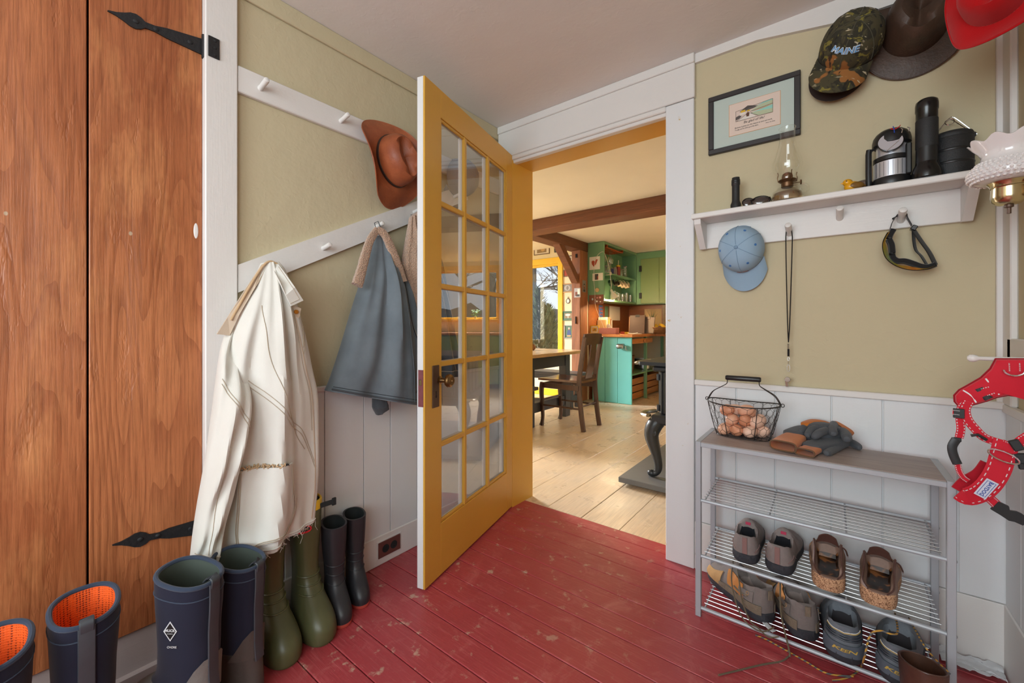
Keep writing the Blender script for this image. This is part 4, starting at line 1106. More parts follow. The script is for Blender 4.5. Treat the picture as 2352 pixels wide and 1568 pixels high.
# ---- electrical outlet in the baseboard
p0 = onX(871, 1251, XL + .017); p1 = onX(914, 1255, XL + .017)
yc = (onX(872, 1255, XL + .017).y + onX(914, 1255, XL + .017).y) / 2; zc = 0.066
mat('outlet_brown', S(104, 62, 56), .45)
ot = thing('electrical_outlet', 'brown electrical outlet plate set in the white baseboard', 'outlet', (XL + .017, yc, zc - .035))
MB().box((XL + .017, yc - .063, zc - .040), (XL + .019, yc + .063, zc + .040), bev=.001).build('paint_rim', 'white_trim_y', ot, smooth=False)
MB().box((XL + .019, yc - .057, zc - .034), (XL + .023, yc + .057, zc + .034), bev=.0015).build('cover_plate', 'outlet_brown', ot, smooth=False)
for s in (-1, 1):
    sk = MB().lathe([(.017, 0), (.017, .0022), (.0003, .0024)], frame_mat((XL + .0225, yc + s * .021, zc), (0, 1, 0), (1, 0, 0)), 16).build('socket', 'boot_black_in', ot)
    for zz in (-.006, .006):
        B('slot', (XL + .0245, yc + s * .021 - .0035, zc + zz - .001), (XL + .0253, yc + s * .021 + .0035, zc + zz + .001), 'dark_gap', sk)
# ================================================================== peg shelf on the back wall
MXZ = Matrix(((1, 0, 0, 0), (0, 0, 1, 0), (0, 1, 0, 0), (0, 0, 0, 1)))     # polygon (x,z) extruded along y
MYZ = Matrix(((0, 0, 1, 0), (1, 0, 0, 0), (0, 1, 0, 0), (0, 0, 0, 1)))     # polygon (y,z) extruded along x
SZ = 1.480
shelf = thing('peg_shelf', 'white wall shelf with pegs holding lamps and flashlights', 'shelf', (-.05, YB, 1.35))
MB().box((-.448, 1.742, SZ - .021), (.352, YB, SZ), bev=.003).build('shelf_board', 'white_trim_x', shelf, smooth=False)
MB().box((-.440, YB - .018, 1.355), (.338, YB, SZ - .021), bev=.002).build('back_board', 'white_trim_x', shelf, smooth=False)
for x0 in (-.440, .312):
    MB().prism([(1.862, 1.352), (1.862, SZ - .021), (1.756, SZ - .021), (1.760, SZ - .04), (1.846, 1.352)], x0, x0 + .024, MYZ).build('bracket', 'white_trim', shelf, smooth=False)
YP = YB - .018
shelf_pegs = [onY(1813, 536, YP), onY(1928.6, 500, YP), onY(2069, 505, YP), onY(1708, 566, YP)]
for p in shelf_pegs: peg(p, (0, -1, 0), .066, .0115, shelf, tilt=.34)
def sx(px, Y=1.80): return onY(px, 450, Y).x

mat('black_plastic', S(30, 30, 31), .38, var=.15)
mat('black_matte', S(34, 34, 35), .6, var=.2, scale=60, bump=.2, bscale=300)
mat('black_gloss', S(24, 23, 23), .22, var=.1)
glass('clear_glass', (.985, .985, .975, 1), refl=.08)
glass('lens_dark', (.25, .22, .26, 1), refl=.3)
mat('chrome', S(220, 222, 226), .12, metal=1.0, var=.03)
mat('silver_cell', S(210, 212, 220), .3, metal=.6, var=.08)
# small flashlight
f1 = thing('flashlight', 'small black flashlight standing beside the sunglasses', 'flashlight', (sx(1690), 1.80, SZ))
MB().lathe([(.017, 0), (.0185, .004), (.0185, .024), (.0145, .034), (.0135, .04), (.0135, .098), (.015, .100), (.015, .120), (.0135, .122), (.0135, .128), (.0002, .129)], WM[f1], 20).build('body', 'black_matte', f1)
MB().lathe([(.0152, .105), (.0156, .107), (.0152, .109)], WM[f1], 20).lathe([(.0152, .112), (.0156, .114), (.0152, .116)], WM[f1], 20).build('grip_ring', 'black_plastic', f1)
# sunglasses
sg = thing('sunglasses', 'dark sunglasses lying folded on the peg shelf', 'sunglasses', (sx(1742), 1.79, SZ))
xg = sx(1742); 
for cx_, w, tl in ((xg - .030, .021, .35), (xg + .010, .030, .15)):
    M = Matrix.Translation((cx_, 1.785, SZ + .020)) @ Matrix.Rotation(tl, 4, 'Z') @ Matrix.Rotation(1.25, 4, 'X')
    MB().lathe([(.001, .006), (.6, .0052), (.93, .001), (1.0, -.001), (.93, -.002), (.001, .003)], M @ Matrix.Diagonal((w, .019, 1, 1)), 24).build('lens', 'lens_dark', sg)
    MB().tube([M @ Vector((w * 1.01 * cos(a * pi / 12), .0195 * sin(a * pi / 12), 0)) for a in range(24)], .0015, 6, closed=True).build('rim', 'black_gloss', sg)
MB().tube([(xg + .038, 1.785, SZ + .028), (xg + .042, 1.82, SZ + .016), (xg + .005, 1.835, SZ + .006), (xg - .03, 1.838, SZ + .003)], .0022, 6).build('temple_arm', 'black_gloss', sg)
MB().tube([(xg - .022, 1.782, SZ + .026), (xg - .014, 1.78, SZ + .030), (xg - .008, 1.782, SZ + .027)], .0018, 6).build('bridge', 'black_gloss', sg)
# oil lamp
ol = thing('oil_lamp', 'clear glass oil lamp with tall chimney on the peg shelf', 'oil lamp', (sx(1808), 1.805, SZ))
W = WM[ol]
mat('brown_brass', S(110, 80, 54), .4, metal=.7, var=.25, scale=50)
mat('lamp_oil', S(196, 160, 120), .1, trans=.75)
MB().lathe([(.046, 0), (.050, .006), (.051, .022), (.047, .040), (.034, .054), (.020, .060), (.018, .064), (.0165, .063), (.018, .059), (.032, .052), (.0445, .039), (.0485, .022), (.0475, .008), (.02, .004), (.0003, .004)], W, 28).build('font', 'clear_glass', ol)
MB().lathe([(.0455, .0065), (.0470, .022), (.0440, .036), (.0003, .036)], W, 28).build('oil', 'lamp_oil', ol)
bu = MB().lathe([(.018, .058), (.019, .060), (.019, .074), (.024, .078), (.029, .082), (.0275, .085), (.016, .088), (.0175, .096), (.015, .106), (.008, .111), (.0003, .112)], W, 24).build('burner', 'brown_brass', ol)
for q in range(4):
    a = q * pi / 2 + .5
    MB().tube([W @ Vector((r * cos(a), r * sin(a), z)) for r, z in ((.022, .078), (.031, .080), (.033, .092), (.030, .104), (.032, .112), (.0335, .110))], .0016, 6).build('prong', 'brown_brass', bu)
MB().tube([W @ Vector((.018, 0, .070)), W @ Vector((.040, -.004, .068))], .0015, 6).lathe([(.008, -.001), (.009, .002), (.006, .004), (.0005, .004)], W @ frame_mat((.040, -.004, .068), (0, 1, 0), (1, 0, 0)), 14).build('wick_knob', 'brown_brass', bu)
MB().tube([W @ Vector((.045 + .018 * sin(t * pi / 8), 0, .044 + .018 * cos(t * pi / 8))) for t in range(-2, 11)], .0042, 8).build('finger_loop', 'clear_glass', ol)
ch = [(.027, .082), (.027, .090), (.032, .100), (.043, .118), (.0475, .134), (.046, .152), (.038, .178), (.029, .205), (.0245, .228), (.0240, .268), (.0262, .274)]
MB().lathe(ch, W, 32, cap=False).build('chimney', 'clear_glass', ol)
MB().tube([W @ Vector((.0262 * cos(2 * pi * q / 28), .0262 * sin(2 * pi * q / 28), .274)) for q in range(28)], .0009, 6, closed=True).build('chimney_lip', 'clear_glass', ol)
# yellow bird figurine
bx = sx(1958)
bd_ = thing('bird_figurine', 'small yellow bird figurine beside a brown stone', 'figurine', (bx, 1.79, SZ))
mat('bird_yellow', S(222, 158, 24), .3, var=.12, scale=60); mat('bird_wing', S(120, 84, 30), .45, var=.3, scale=120)
M = WM[bd_] @ Matrix.Rotation(math.radians(200), 4, 'Z')
MB().ell((0, 0, .018), (.024, .017, .018), M).ell((.014, 0, .033), (.014, .0125, .012), M, 14, 8).lathe([(.0035, 0), (.0012, .007), (.0001, .0085)], M @ frame_mat((.026, 0, .032), (0, 1, 0), (1, 0, -.1)), 8).build('body', 'bird_yellow', bd_)
for s in (-1, 1):
    MB().ell((-.007, s * .0145, .019), (.019, .004, .011), M, 12, 8).build('wing', 'bird_wing', bd_)
    MB().ell((.021, s * .0098, .036), (.002, .002, .0022), M, 8, 6).build('eye', 'black_gloss', bd_)
MB().box((-.045, -.006, .016), (-.018, .006, .021), M, .002).build('tail', 'bird_wing', bd_, smooth=False)
# brown textured stone
mat('stone_brown', S(118, 96, 82), .8, var=.4, scale=90, bump=.9, bscale=140)
sp_ = MB().grid(lambda u, v: Vector((sx(1984), 1.822, SZ + .021)) + Vector((cos(2 * pi * u) * sin(pi * v) * .027, sin(2 * pi * u) * sin(pi * v) * .022, -cos(pi * v) * .022)) * (1 + .10 * noise.noise(Vector((cos(2 * pi * u) * sin(pi * v) * 2, sin(2 * pi * u) * sin(pi * v) * 2, v * 4)))), 24, 14, cu=True)
tag(sp_.build('rough_stone', 'stone_brown'), 'brown wrinkled stone behind the yellow bird', 'stone')
# camping lantern with reflector
xl = .150
ln = thing('camping_lantern', 'black camping lantern with silver reflector and solar band', 'lantern', (xl, 1.812, SZ))
W = WM[ln]
MB().lathe([(.046, 0), (.048, .004), (.048, .026), (.045, .030)], W, 28).build('base', 'black_plastic', ln)
MB().lathe([(.042, .080), (.046, .084), (.046, .096), (.042, .098)], W, 28).build('middle_ring', 'black_plastic', ln)
MB().lathe([(.0452, .030), (.0452, .080)], W, 28, cap=False).build('solar_band', 'silver_cell', ln)
for q in range(9):
    a = -pi / 2 - 1.0 + q * .25
    MB().box((-.0004, .0448, .032), (.0004, .0457, .078), W @ Matrix.Rotation(a - pi / 2, 4, 'Z')).build('cell_line', 'black_plastic', ln, smooth=False)
MB().lathe([(.036, .098), (.038, .10), (.038, .135), (.042, .138)], W, 24, cap=False).build('globe', 'silver_cell', ln)
tp_ = MB().lathe([(.042, .132), (.048, .138), (.048, .150), (.045, .165), (.038, .176), (.028, .184), (.0005, .186)], W, 28).build('cap_top', 'black_plastic', ln)
Mr = W @ frame_mat((-.006, -.040, .135), (1, 0, 0), (-.12, -1, .22))
rf_ = MB().lathe([(.030, -.006), (.032, 0), (.0325, .004), (.0305, .0055)], Mr, 28).build('reflector_ring', 'black_gloss', ln)
MB().lathe([(.0305, .0045), (.0295, .006), (.0003, .0064)], Mr, 28).build('reflector', 'silver_cell', ln)
MB().box((-.001, -.030, .0062), (.001, .012, .0074), Mr @ Matrix.Rotation(-.8, 4, 'Z') @ Matrix.Translation((.016, 0, 0))).build('reflector_edge', 'chrome', ln, smooth=False)
MB().tube([W @ Vector(p) for p in ((-.056, -.012, .004), (-.057, -.012, .05), (-.057, -.012, .118), (-.055, -.012, .132))], .0085, 10).build('handle_bar', 'black_plastic', ln)
MB().tube([W @ Vector(p) for p in ((-.052, -.012, .128), (-.042, -.010, .132))], .004, 8).build('handle_clip', 'black_plastic', ln)
MB().box((.030, -.040, .028), (.044, -.022, .125), W, .003).build('side_rail', 'black_plastic', ln, smooth=False)
mat('wire_red', S(214, 36, 40), .4); mat('wire_blue', S(34, 70, 170), .4)
MB().tube(curve([W @ Vector(p) for p in ((-.006, -.040, .178), (.004, -.046, .172), (.014, -.042, .178), (.018, -.030, .186))], 14), .0013, 6).build('red_wire', 'wire_red', ln)
MB().tube([W @ Vector(p) for p in ((.0, -.0455, .182), (.002, -.0475, .172), (.003, -.048, .160))], .0013, 6).build('blue_wire', 'wire_blue', ln)
for dx in (.018, .034):
    MB().tube([W @ Vector(p) for p in ((dx, -.040, .172), (dx + .004, -.046, .166), (dx + .002, -.045, .156))], .0013, 6).build('wire_hook', 'chrome', ln)
# large flashlight
xf_ = .226
f2 = thing('flashlight', 'large black flashlight standing on its flared head', 'flashlight', (xf_, 1.770, SZ))
MB().lathe([(.031, 0), (.0345, .003), (.035, .012), (.034, .022), (.030, .036), (.0265, .043), (.0255, .05)], WM[f2], 28).build('head', 'black_gloss', f2)
MB().lathe([(.0255, .048), (.0248, .06), (.0248, .095)], WM[f2], 28, cap=False).build('barrel', 'black_plastic', f2)
MB().lathe([(.0252, .095), (.0256, .097), (.0256, .178), (.0252, .180)], WM[f2], 28).build('grip', 'black_matte', f2)
MB().lathe([(.0248, .180), (.0248, .205), (.0262, .208), (.0262, .226), (.0245, .236), (.018, .242), (.0003, .243)], WM[f2], 28).build('tail_cap', 'black_gloss', f2)
# collapsible lantern with wire bail
xk = .286
l2 = thing('camping_lantern', 'plain black drum lantern with a wire bail handle', 'lantern', (xk, 1.826, SZ))
W = WM[l2]
MB().lathe([(.0475, 0), (.049, .003), (.049, .118), (.0475, .121)], W, 32).build('base_drum', 'black_matte', l2)
MB().lathe([(.0490, .040), (.0503, .042), (.0503, .046), (.0490, .048)], W, 32).lathe([(.0490, .078), (.0503, .080), (.0503, .084), (.0490, .086)], W, 32).build('rib_ring', 'black_plastic', l2)
MB().lathe([(.0465, .12), (.0485, .123), (.0485, .130), (.046, .136), (.040, .140), (.0004, .142)], W, 32).build('lid', 'black_matte', l2)
for s in (-1, 1): MB().box((.0465 * s - .004, -.008, .118), (.0465 * s + .005, .008, .132), W, .002).build('bail_lug', 'black_plastic', l2, smooth=False)
for yy in (-.008, .012):
    MB().tube([W @ Vector(p) for p in ((-.0535, yy * .4, .124), (-.012, yy, .178), (-.006, yy, .186), (.0, yy, .190), (.006, yy, .186), (.014, yy, .176), (.0535, yy * .4, .124))], .0013, 6).build('wire_bail', 'chrome', l2)
MB().tube([W @ Vector((-.004 + .010 * cos(t), -.008, .176 + .009 * sin(t))) for t in [q * pi / 8 for q in range(16)]], .0012, 6, closed=True).build('bail_hook', 'chrome', l2)
# wall lamp with milk glass shade
WC = Vector((.318, 1.47, 0))
sc_ = thing('wall_lamp', 'brass wall lamp with ruffled milk glass hobnail shade', 'wall lamp', (WC.x, WC.y, 1.44))
def milk():
    g = NG('milk_glass'); v = g.co()
    g.P(Base_Color=S(226, 220, 220), Roughness=.12); g.p.inputs['Subsurface Weight'].default_value = .35; g.p.inputs['Subsurface Radius'].default_value = (.02, .02, .02); g.p.inputs['Subsurface Scale'].default_value = .5
    g.p.inputs['Coat Weight'].default_value = .5
    MATS['milk_glass'] = g.m
milk()
W = Matrix.Translation(WC + Vector((.006, 0, .145))) @ Matrix.Diagonal((.87, .87, .87, 1)) @ Matrix.Translation((0, 0, -.145 / .87 + .055))
sh = [(.036, 1.515), (.050, 1.517), (.069, 1.524), (.0765, 1.537), (.074, 1.552), (.064, 1.566), (.054, 1.578), (.050, 1.590), (.055, 1.603), (.066, 1.617), (.074, 1.630)]
mb = MB(); rs = []
for i, (r, z) in enumerate(sh):
    ff = max(0, (i - 7) / 3)
    rs.append([W @ Vector((r * (1 + .055 * ff * cos(9 * 2 * pi * q / 72)) * cos(2 * pi * q / 72), r * (1 + .055 * ff * cos(9 * 2 * pi * q / 72)) * sin(2 * pi * q / 72), z + .006 * ff * cos(9 * 2 * pi * q / 72))) for q in range(72)])
for i in range(len(sh) - 1, -1, -1):
    r, z = sh[i]; ff = max(0, (i - 7) / 3)
    rs.append([W @ Vector(((r - .003) * (1 + .055 * ff * cos(9 * 2 * pi * q / 72)) * cos(2 * pi * q / 72), (r - .003) * (1 + .055 * ff * cos(9 * 2 * pi * q / 72)) * sin(2 * pi * q / 72), z + .0015 + .006 * ff * cos(9 * 2 * pi * q / 72))) for q in range(72)])
mb.rings(rs, False, False, True); shd = mb.build('shade', 'milk_glass', sc_)
hb = MB()
for i, z in enumerate([1.5235, 1.531, 1.539, 1.547, 1.555, 1.563, 1.571]):
    r = interp([(zz, rr) for rr, zz in sh], z)[0]
    for q in range(40):
        a = 2 * pi * (q + .5 * (i % 2)) / 40
        hb.ell((0, 0, 0), (.0042, .0042, .0036), W @ Matrix.Translation((r * cos(a), r * sin(a), z)), 6, 4)
tag(hb.build('hobnail', 'milk_glass', shd), kind='stuff')
cupp = MB().lathe([(.010, 1.455), (.022, 1.457), (.031, 1.465), (.034, 1.478), (.033, 1.500), (.036, 1.510), (.043, 1.518), (.041, 1.519), (.034, 1.514)], W, 32).build('cup', 'brass', sc_)
MB().lathe([(.0335, 1.500), (.0350, 1.502), (.0340, 1.504)], W, 32).build('cup_bead', 'brass', cupp)
MB().lathe([(.009, 1.456), (.009, 1.449), (.0045, 1.447), (.0045, 1.432), (.0003, 1.431)], W, 14).build('switch', 'lock_brown', sc_)
MB().tube([W @ Vector((.031, 0, 1.486)), W @ Vector((.06, -.02, 1.484)), Vector((XR - .008, 1.44, (W @ Vector((0, 0, 1.484))).z))], .006, 10).build('arm', 'brass', sc_)
MB().lathe([(.030, 0), (.029, .006), (.012, .010)], frame_mat((XR - .0005, 1.44, (W @ Vector((0, 0, 1.484))).z), (0, 1, 0), (-1, 0, 0)), 24).build('back_plate', 'brass', sc_)

# ================================================================== framed print
fx0, fx1, fz0, fz1 = -.411, -.0945, 1.745, 1.984
pf = thing('framed_print', 'black framed verse print with pale blue mat above the shelf', 'picture', ((fx0 + fx1) / 2, YB, fz0))
mat('frame_black', S(46, 42, 42), .45); mat('mat_blue', S(186, 198, 190), .8, var=.03); mat('paper_cream', S(222, 202, 188), .8, var=.03); mat('orange_line', S(200, 150, 96), .8)
FW_ = .020
for nm, a, b in (('frame_bar', (fx0, fz0), (fx1, fz0 + FW_)), ('frame_bar', (fx0, fz1 - FW_), (fx1, fz1)), ('frame_bar', (fx0, fz0 + FW_), (fx0 + FW_, fz1 - FW_)), ('frame_bar', (fx1 - FW_, fz0 + FW_), (fx1, fz1 - FW_))):
    MB().box((a[0], YB - .017, a[1]), (b[0], YB - .0005, b[1]), bev=.002).build(nm, 'frame_black', pf, smooth=False)
B('mat_board', (fx0 + FW_, YB - .010, fz0 + FW_), (fx1 - FW_, YB - .001, fz1 - FW_), 'mat_blue', pf)
px0, px1, pz0, pz1 = fx0 + .078, fx1 - .064, fz0 + .058, fz1 - .055
B('gold_border', (px0 - .0015, YB - .0106, pz0 - .0015), (px1 + .0015, YB - .0098, pz1 + .0015), 'orange_line', pf)
pr = B('print_sheet', (px0, YB - .0112, pz0), (px1, YB - .0100, pz1), 'paper_cream', pf)
ix0, ix1, iz0, iz1 = px0 + .024, px1 - .024, pz0 + .052, pz1 - .022
def art(name, poly, m, lay):
    P = [(lerp(ix0, ix1, a), lerp(iz0, iz1, b)) for a, b in poly]
    return MB().prism(P, YB - .0115 - .0003 * lay, YB - .0110, MXZ).build(name, m, pr, smooth=False)
for nm, c in (('art_sky', S(216, 196, 184)), ('art_grey', S(92, 84, 80)), ('art_green', S(182, 190, 158)), ('art_teal', S(150, 204, 190)), ('art_peach', S(206, 164, 136)), ('art_yellow', S(216, 176, 52)), ('art_white', S(224, 216, 206)), ('art_brown', S(96, 66, 52)), ('ink', S(46, 36, 32))):
    mat(nm, c, .8, var=.06, scale=200)
art('drawn_sky', [(0, 0), (1, 0), (1, 1), (0, .78)], 'art_sky', 0)
art('drawn_hill', [(.1, .68), (.22, .86), (.33, 1.02), (.42, .96), (.55, .86), (.62, .80), (.5, .70), (.3, .66)], 'art_grey', 1)
art('drawn_field', [(.4, .5), (.55, .72), (.75, .86), (1, .92), (1, .6), (.7, .54)], 'art_green', 2)
art('drawn_ridge', [(.55, .78), (.75, .95), (.88, 1.0), (1, 1.0), (1, .93), (.75, .87)], 'art_teal', 3)
art('drawn_strip', [(.5, .48), (.75, .58), (1, .66), (1, .60), (.7, .50)], 'art_peach', 4)
art('drawn_water', [(.46, .40), (.75, .50), (1, .60), (1, .30), (.7, .32)], 'art_teal', 4)
art('drawn_meadow', [(.40, .40), (.60, .38), (1, .30), (1, .02), (.62, .06), (.5, .25)], 'art_green', 5)
art('drawn_road', [(.05, .02), (.55, .02), (.45, .38), (.36, .40)], 'art_white', 5)
art('drawn_barn', [(.12, .40), (.28, .42), (.28, .58), (.20, .66), (.12, .58)], 'art_white', 6)
art('drawn_roof', [(.13, .58), (.28, .58), (.26, .74), (.15, .72)], 'art_yellow', 7)
art('drawn_roof', [(.31, .56), (.40, .58), (.38, .66), (.32, .65)], 'art_yellow', 7)
art('drawn_cart', [(.30, .18), (.37, .18), (.38, .42), (.34, .52), (.29, .40)], 'art_brown', 7)
art('drawn_bush', [(.0, .12), (.10, .18), (.16, .32), (.10, .42), (.02, .36), (0, .3)], 'art_grey', 6)
for a, b in (((0, 0), (1, .0)), ((0, 0), (0, .78)), ((1, 0), (1, 1.0)), ((0, .78), (1, 1.0)), ((.02, .02), (.33, .40)), ((.62, .04), (.38, .40)), ((.4, .5), (1, .66))):
    A_ = Vector((lerp(ix0, ix1, a[0]), YB - .0140, lerp(iz0, iz1, a[1]))); B_ = Vector((lerp(ix0, ix1, b[0]), YB - .0140, lerp(iz0, iz1, b[1])))
    MB().tube([A_, B_], .0004, 4).build('ink_line', 'ink', pr)
def Mt(x, z, y=YB - .0114): return Matrix(((1, 0, 0, x), (0, 0, -1, y), (0, 1, 0, z), (0, 0, 0, 1)))
xm = (px0 + px1) / 2
text_mesh('lettering', 'Be glad of life!', Mt(xm, pz0 + .042), .0125, 'ink', pr, shear=.2)
text_mesh('lettering', 'Because it gives you the chance to love and work,', Mt(ix0 - .004, pz0 + .0275), .0076, 'ink', pr, shear=.15, align='LEFT', wx=.84)
text_mesh('lettering', 'To play and to look up at the stars.', Mt(ix0 - .004, pz0 + .0185), .0076, 'ink', pr, shear=.15, align='LEFT', wx=.76)
text_mesh('lettering', 'Henry Van Dyke.', Mt(ix1 + .008, pz0 + .0175), .0050, 'ink', pr, shear=.15, align='RIGHT', wx=.9)

# ================================================================== caps and hats on the back wall
def camo():
    g = NG('camo_cloth'); v = g.co()
    n1 = g.noise(16, v, 4, .6, 1.5); n2 = g.noise(24, scaled(g, v, (1, 1, 1), (3, 1, 2)), 4, .6, 1.0); n3 = g.noise(14, scaled(g, v, (1, 1, 1), (7, 5, 1)), 2, .5)
    c = g.mix(g.ramp(n1, [(.44, (0, 0, 0, 1)), (.50, (1, 1, 1, 1))]), S(44, 42, 30), S(70, 64, 42))
    c = g.mix(g.ramp(n2, [(.58, (0, 0, 0, 1)), (.61, (1, 1, 1, 1))]), c, S(122, 112, 48))
    c = g.mix(g.ramp(n3, [(.63, (0, 0, 0, 1)), (.65, (1, 1, 1, 1))]), c, S(150, 98, 48))
    tw = g.noise(70, scaled(g, v, (1, .22, .4)), 3, .6)
    c = g.mix(g.ramp(tw, [(.64, (0, 0, 0, 1)), (.68, (.85, .85, .85, 1))]), c, S(206, 192, 160))
    dk = g.noise(40, scaled(g, v, (.4, 1, .3), (2, 2, 2)), 3, .6)
    c = g.mix(g.ramp(dk, [(.62, (0, 0, 0, 1)), (.66, (.9, .9, .9, 1))]), c, S(26, 24, 18))
    g.P(Base_Color=c, Roughness=.9); g.bump(g.noise(900, v, 2), .15, .002); MATS['camo_cloth'] = g.m
camo()
fabric('camo_seam', S(84, 80, 62), 1500); fabric('brown_cap_cloth', S(48, 36, 32), 1500); fabric('blue_cap_cloth', S(152, 178, 200), 1600, .9, .06, sheen=.1, bump=.12); fabric('blue_cap_seam', S(128, 156, 182), 1600)
mat('eyelet_blue', S(70, 120, 176), .6); mat('eyelet_dark', S(20, 20, 18), .7)
leather('patch_leather', S(120, 66, 46), S(150, 84, 58))
fabric('red_felt', S(176, 12, 18), 700, .95, .12, sheen=.1)
def cframe(c, x, z):
    z = Vector(z).normalized(); x = Vector(x); x = (x - z * x.dot(z)).normalized(); y = z.cross(x)
    m = Matrix.Identity(4)
    for i in range(3): m[i][0], m[i][1], m[i][2], m[i][3] = x[i], y[i], z[i], c[i]
    return m
CAMO_M = cframe(onY(1952, 108, 1.815), (-.38, -.10, -1), (.16, -.90, .28))
cm = cap('camo_cap', 'camouflage ball cap with blue MAINE lettering above the shelf', CAMO_M, 'camo_cloth', r=.086, h=.105, bill=.080, eyelet='eyelet_dark', seam_m='camo_seam', bill_curve=.030)
mat('thread_white', S(226, 228, 232), .7); mat('thread_blue', S(96, 156, 206), .7)
def wrap_front(r, h, v0, M, d):
    def f(p):
        an = p.x / (r * 1.05); v = v0 + p.y / (h * 1.35)
        q = v * pi / 2; rr = cos(q) ** .72; zz = h * sin(q) ** .9 if q > 0 else h * q
        x = r * 1.12 * cos(an) * rr + .006 * max(0, cos(an)) * sin(q * 2); yy = r * sin(an) * rr
        return M @ Vector((x + (d + p.z) * cos(an), yy + (d + p.z) * sin(an), zz + (d + p.z) * .4))
    return f
text_mesh('lettering_outline', 'MAINE', None, .026, 'thread_white', cm, extrude=.0006, bold=.0012, shear=.12, wx=1.2, wrap=wrap_front(.086, .105, .43, CAMO_M, .0022))
text_mesh('lettering', 'MAINE', None, .026, 'thread_blue', cm, extrude=.0006, shear=.12, wx=1.2, wrap=wrap_front(.086, .105, .43, CAMO_M, .0036))
cap('brown_cap', 'dark brown cap behind the camouflage cap, only its bill showing', cframe(onY(1944, 122, 1.862), (-.36, .12, -1), (.10, -.95, .16)), 'brown_cap_cloth', r=.082, h=.028, bill=.080, button=False, bill_curve=.02)
BLUE_M = cframe(onY(1703, 572, 1.842), (.06, -.16, -1), (-.06, -1, -.06))
bc = cap('blue_cap', 'pale blue ball cap with small leather patch under the shelf', BLUE_M, 'blue_cap_cloth', r=.080, h=.088, bill=.076, eyelet='eyelet_blue', seam_m='blue_cap_seam', bill_curve=.022)
wf = wrap_front(.080, .088, .07, BLUE_M, .0018)
MB().slab(lambda u, v: wf(Vector((lerp(-.020, .020, u), lerp(-.009, .009, v), 0))), 10, 4, .0018).build('leather_patch', 'patch_leather', bc)
Mbh = cframe(onY(2100, 62, 1.868), (-.10, -.10, -1), (.06, -1, .10))
hat('brimmed_hat', 'dark brown oilskin brimmed hat between camouflage cap and red hat', Mbh, .098, .082, .115, 'dark_leather', None, .016, .062, pinch=.9)
mat('crease_tan', S(92, 66, 50), .5)
Mrh = cframe(Vector((.300, 1.455, 1.800)), (.25, .1, -1), (-.45, -1, .05))
hat('red_hat', 'red felt hat hanging beside the corner post', Mrh, .062, .055, .075, 'red_felt', None, -.028, .044, pinch=.8, th=.004)
peg(Vector((XR - .001, 1.50, 1.87)), (-1, 0, 0), .09, .009, wall_right)
# whistle on a lanyard
lw = thing('whistle_lanyard', 'chrome whistle hanging on a black cord from a shelf peg', 'whistle', onY(1811, 880, 1.845))
Yc = 1.840
fabric('black_cord', S(28, 26, 26), 2000)
MB().tube(curve([onY(a, b, Yc) for a, b in ((1811, 786), (1809, 740), (1806, 620), (1805, 545))], 24) + [onY(1806, 527, Yc - .004), onY(1812, 519, Yc - .004), onY(1818, 526, Yc - .004)] + curve([onY(a, b, Yc) for a, b in ((1820, 545), (1818, 620), (1814, 740), (1811, 786))], 24), .0019, 6).build('cord', 'black_cord', lw)
MB().tube([onY(1811, 789, Yc), onY(1811, 801, Yc)], .0034, 8).build('ferrule', 'chrome', lw)
MB().tube([onY(1811, 801, Yc), onY(1811, 818, Yc)], .0034, 8).build('cord_end', 'black_cord', lw)
for q, (a, b) in enumerate(((1811, 824), (1811, 833))):
    MB().tube([onY(a, b, Yc) + Vector((.003 * cos(t) * (1 - q), .003 * cos(t) * q, .0065 * sin(t))) for t in [i * pi / 6 for i in range(12)]], .0009, 5, closed=True).build('link', 'chrome', lw)
MB().tube([onY(1811, 845, Yc) + Vector((.0045 * cos(t), 0, .013 * sin(t))) for t in [i * pi / 8 for i in range(16)]], .0012, 5, closed=True).build('clip', 'chrome', lw)
pw_ = onY(1809, 871, Yc)
MB().lathe([(.0002, -.007), (.0085, -.007), (.0095, -.006), (.0095, .006), (.0085, .007), (.0002, .007)], frame_mat(pw_, (1, 0, 0), (.3, -1, 0)), 20).box((.0, -.001, -.0065), (.0085, .026, .0065), frame_mat(pw_, (1, 0, .1), (.3, -1, 0)) @ Matrix.Rotation(pi, 4, 'Z'), .001).build('whistle_body', 'chrome', lw)
# ski goggles
gg = thing('ski_goggles', 'black ski goggles with amber lens hanging from the last shelf peg', 'goggles', onY(2085, 620, 1.83))
def gp(x, y, Y): return onY(x / 8.255 + 2000, y / 8.255 + 450, Y)
fabric('black_foam', S(36, 36, 36), 900, .95)
def irid():
    g = NG('amber_lens'); lw_ = g.n('ShaderNodeTexNoise', {'Vector': g.co(), 'Scale': 14.0, 'Detail': 1.0}).outputs['Fac']
    g.P(Base_Color=g.ramp(lw_, [(.3, S(96, 150, 140)), (.5, S(150, 140, 60)), (.7, S(196, 128, 56))]), Roughness=.12, Metallic=.55); MATS['amber_lens'] = g.m
irid()
foam = [(425, 640), (345, 800), (390, 930), (405, 1060), (415, 1170), (500, 1230), (640, 1235), (790, 1280), (940, 1335), (1080, 1345), (1220, 1300)]
lens = [(318, 690), (232, 860), (228, 1020), (290, 1180), (420, 1295), (560, 1360), (720, 1398), (880, 1408), (1000, 1398), (1100, 1380), (1220, 1330)]
Pf = [curve([gp(x, y, Y) for x, y in foam], 50) for Y in (1.835, 1.800)]
MB().tube([(a + b) / 2 for a, b in zip(*Pf)], .0085, 10, flat=(2.2, .95), up=[(a - b).cross(Vector((1, 0, 0))) if False else Vector((0, 0, 1)) for a, b in zip(*Pf)]).build('face_foam', 'black_foam', gg)
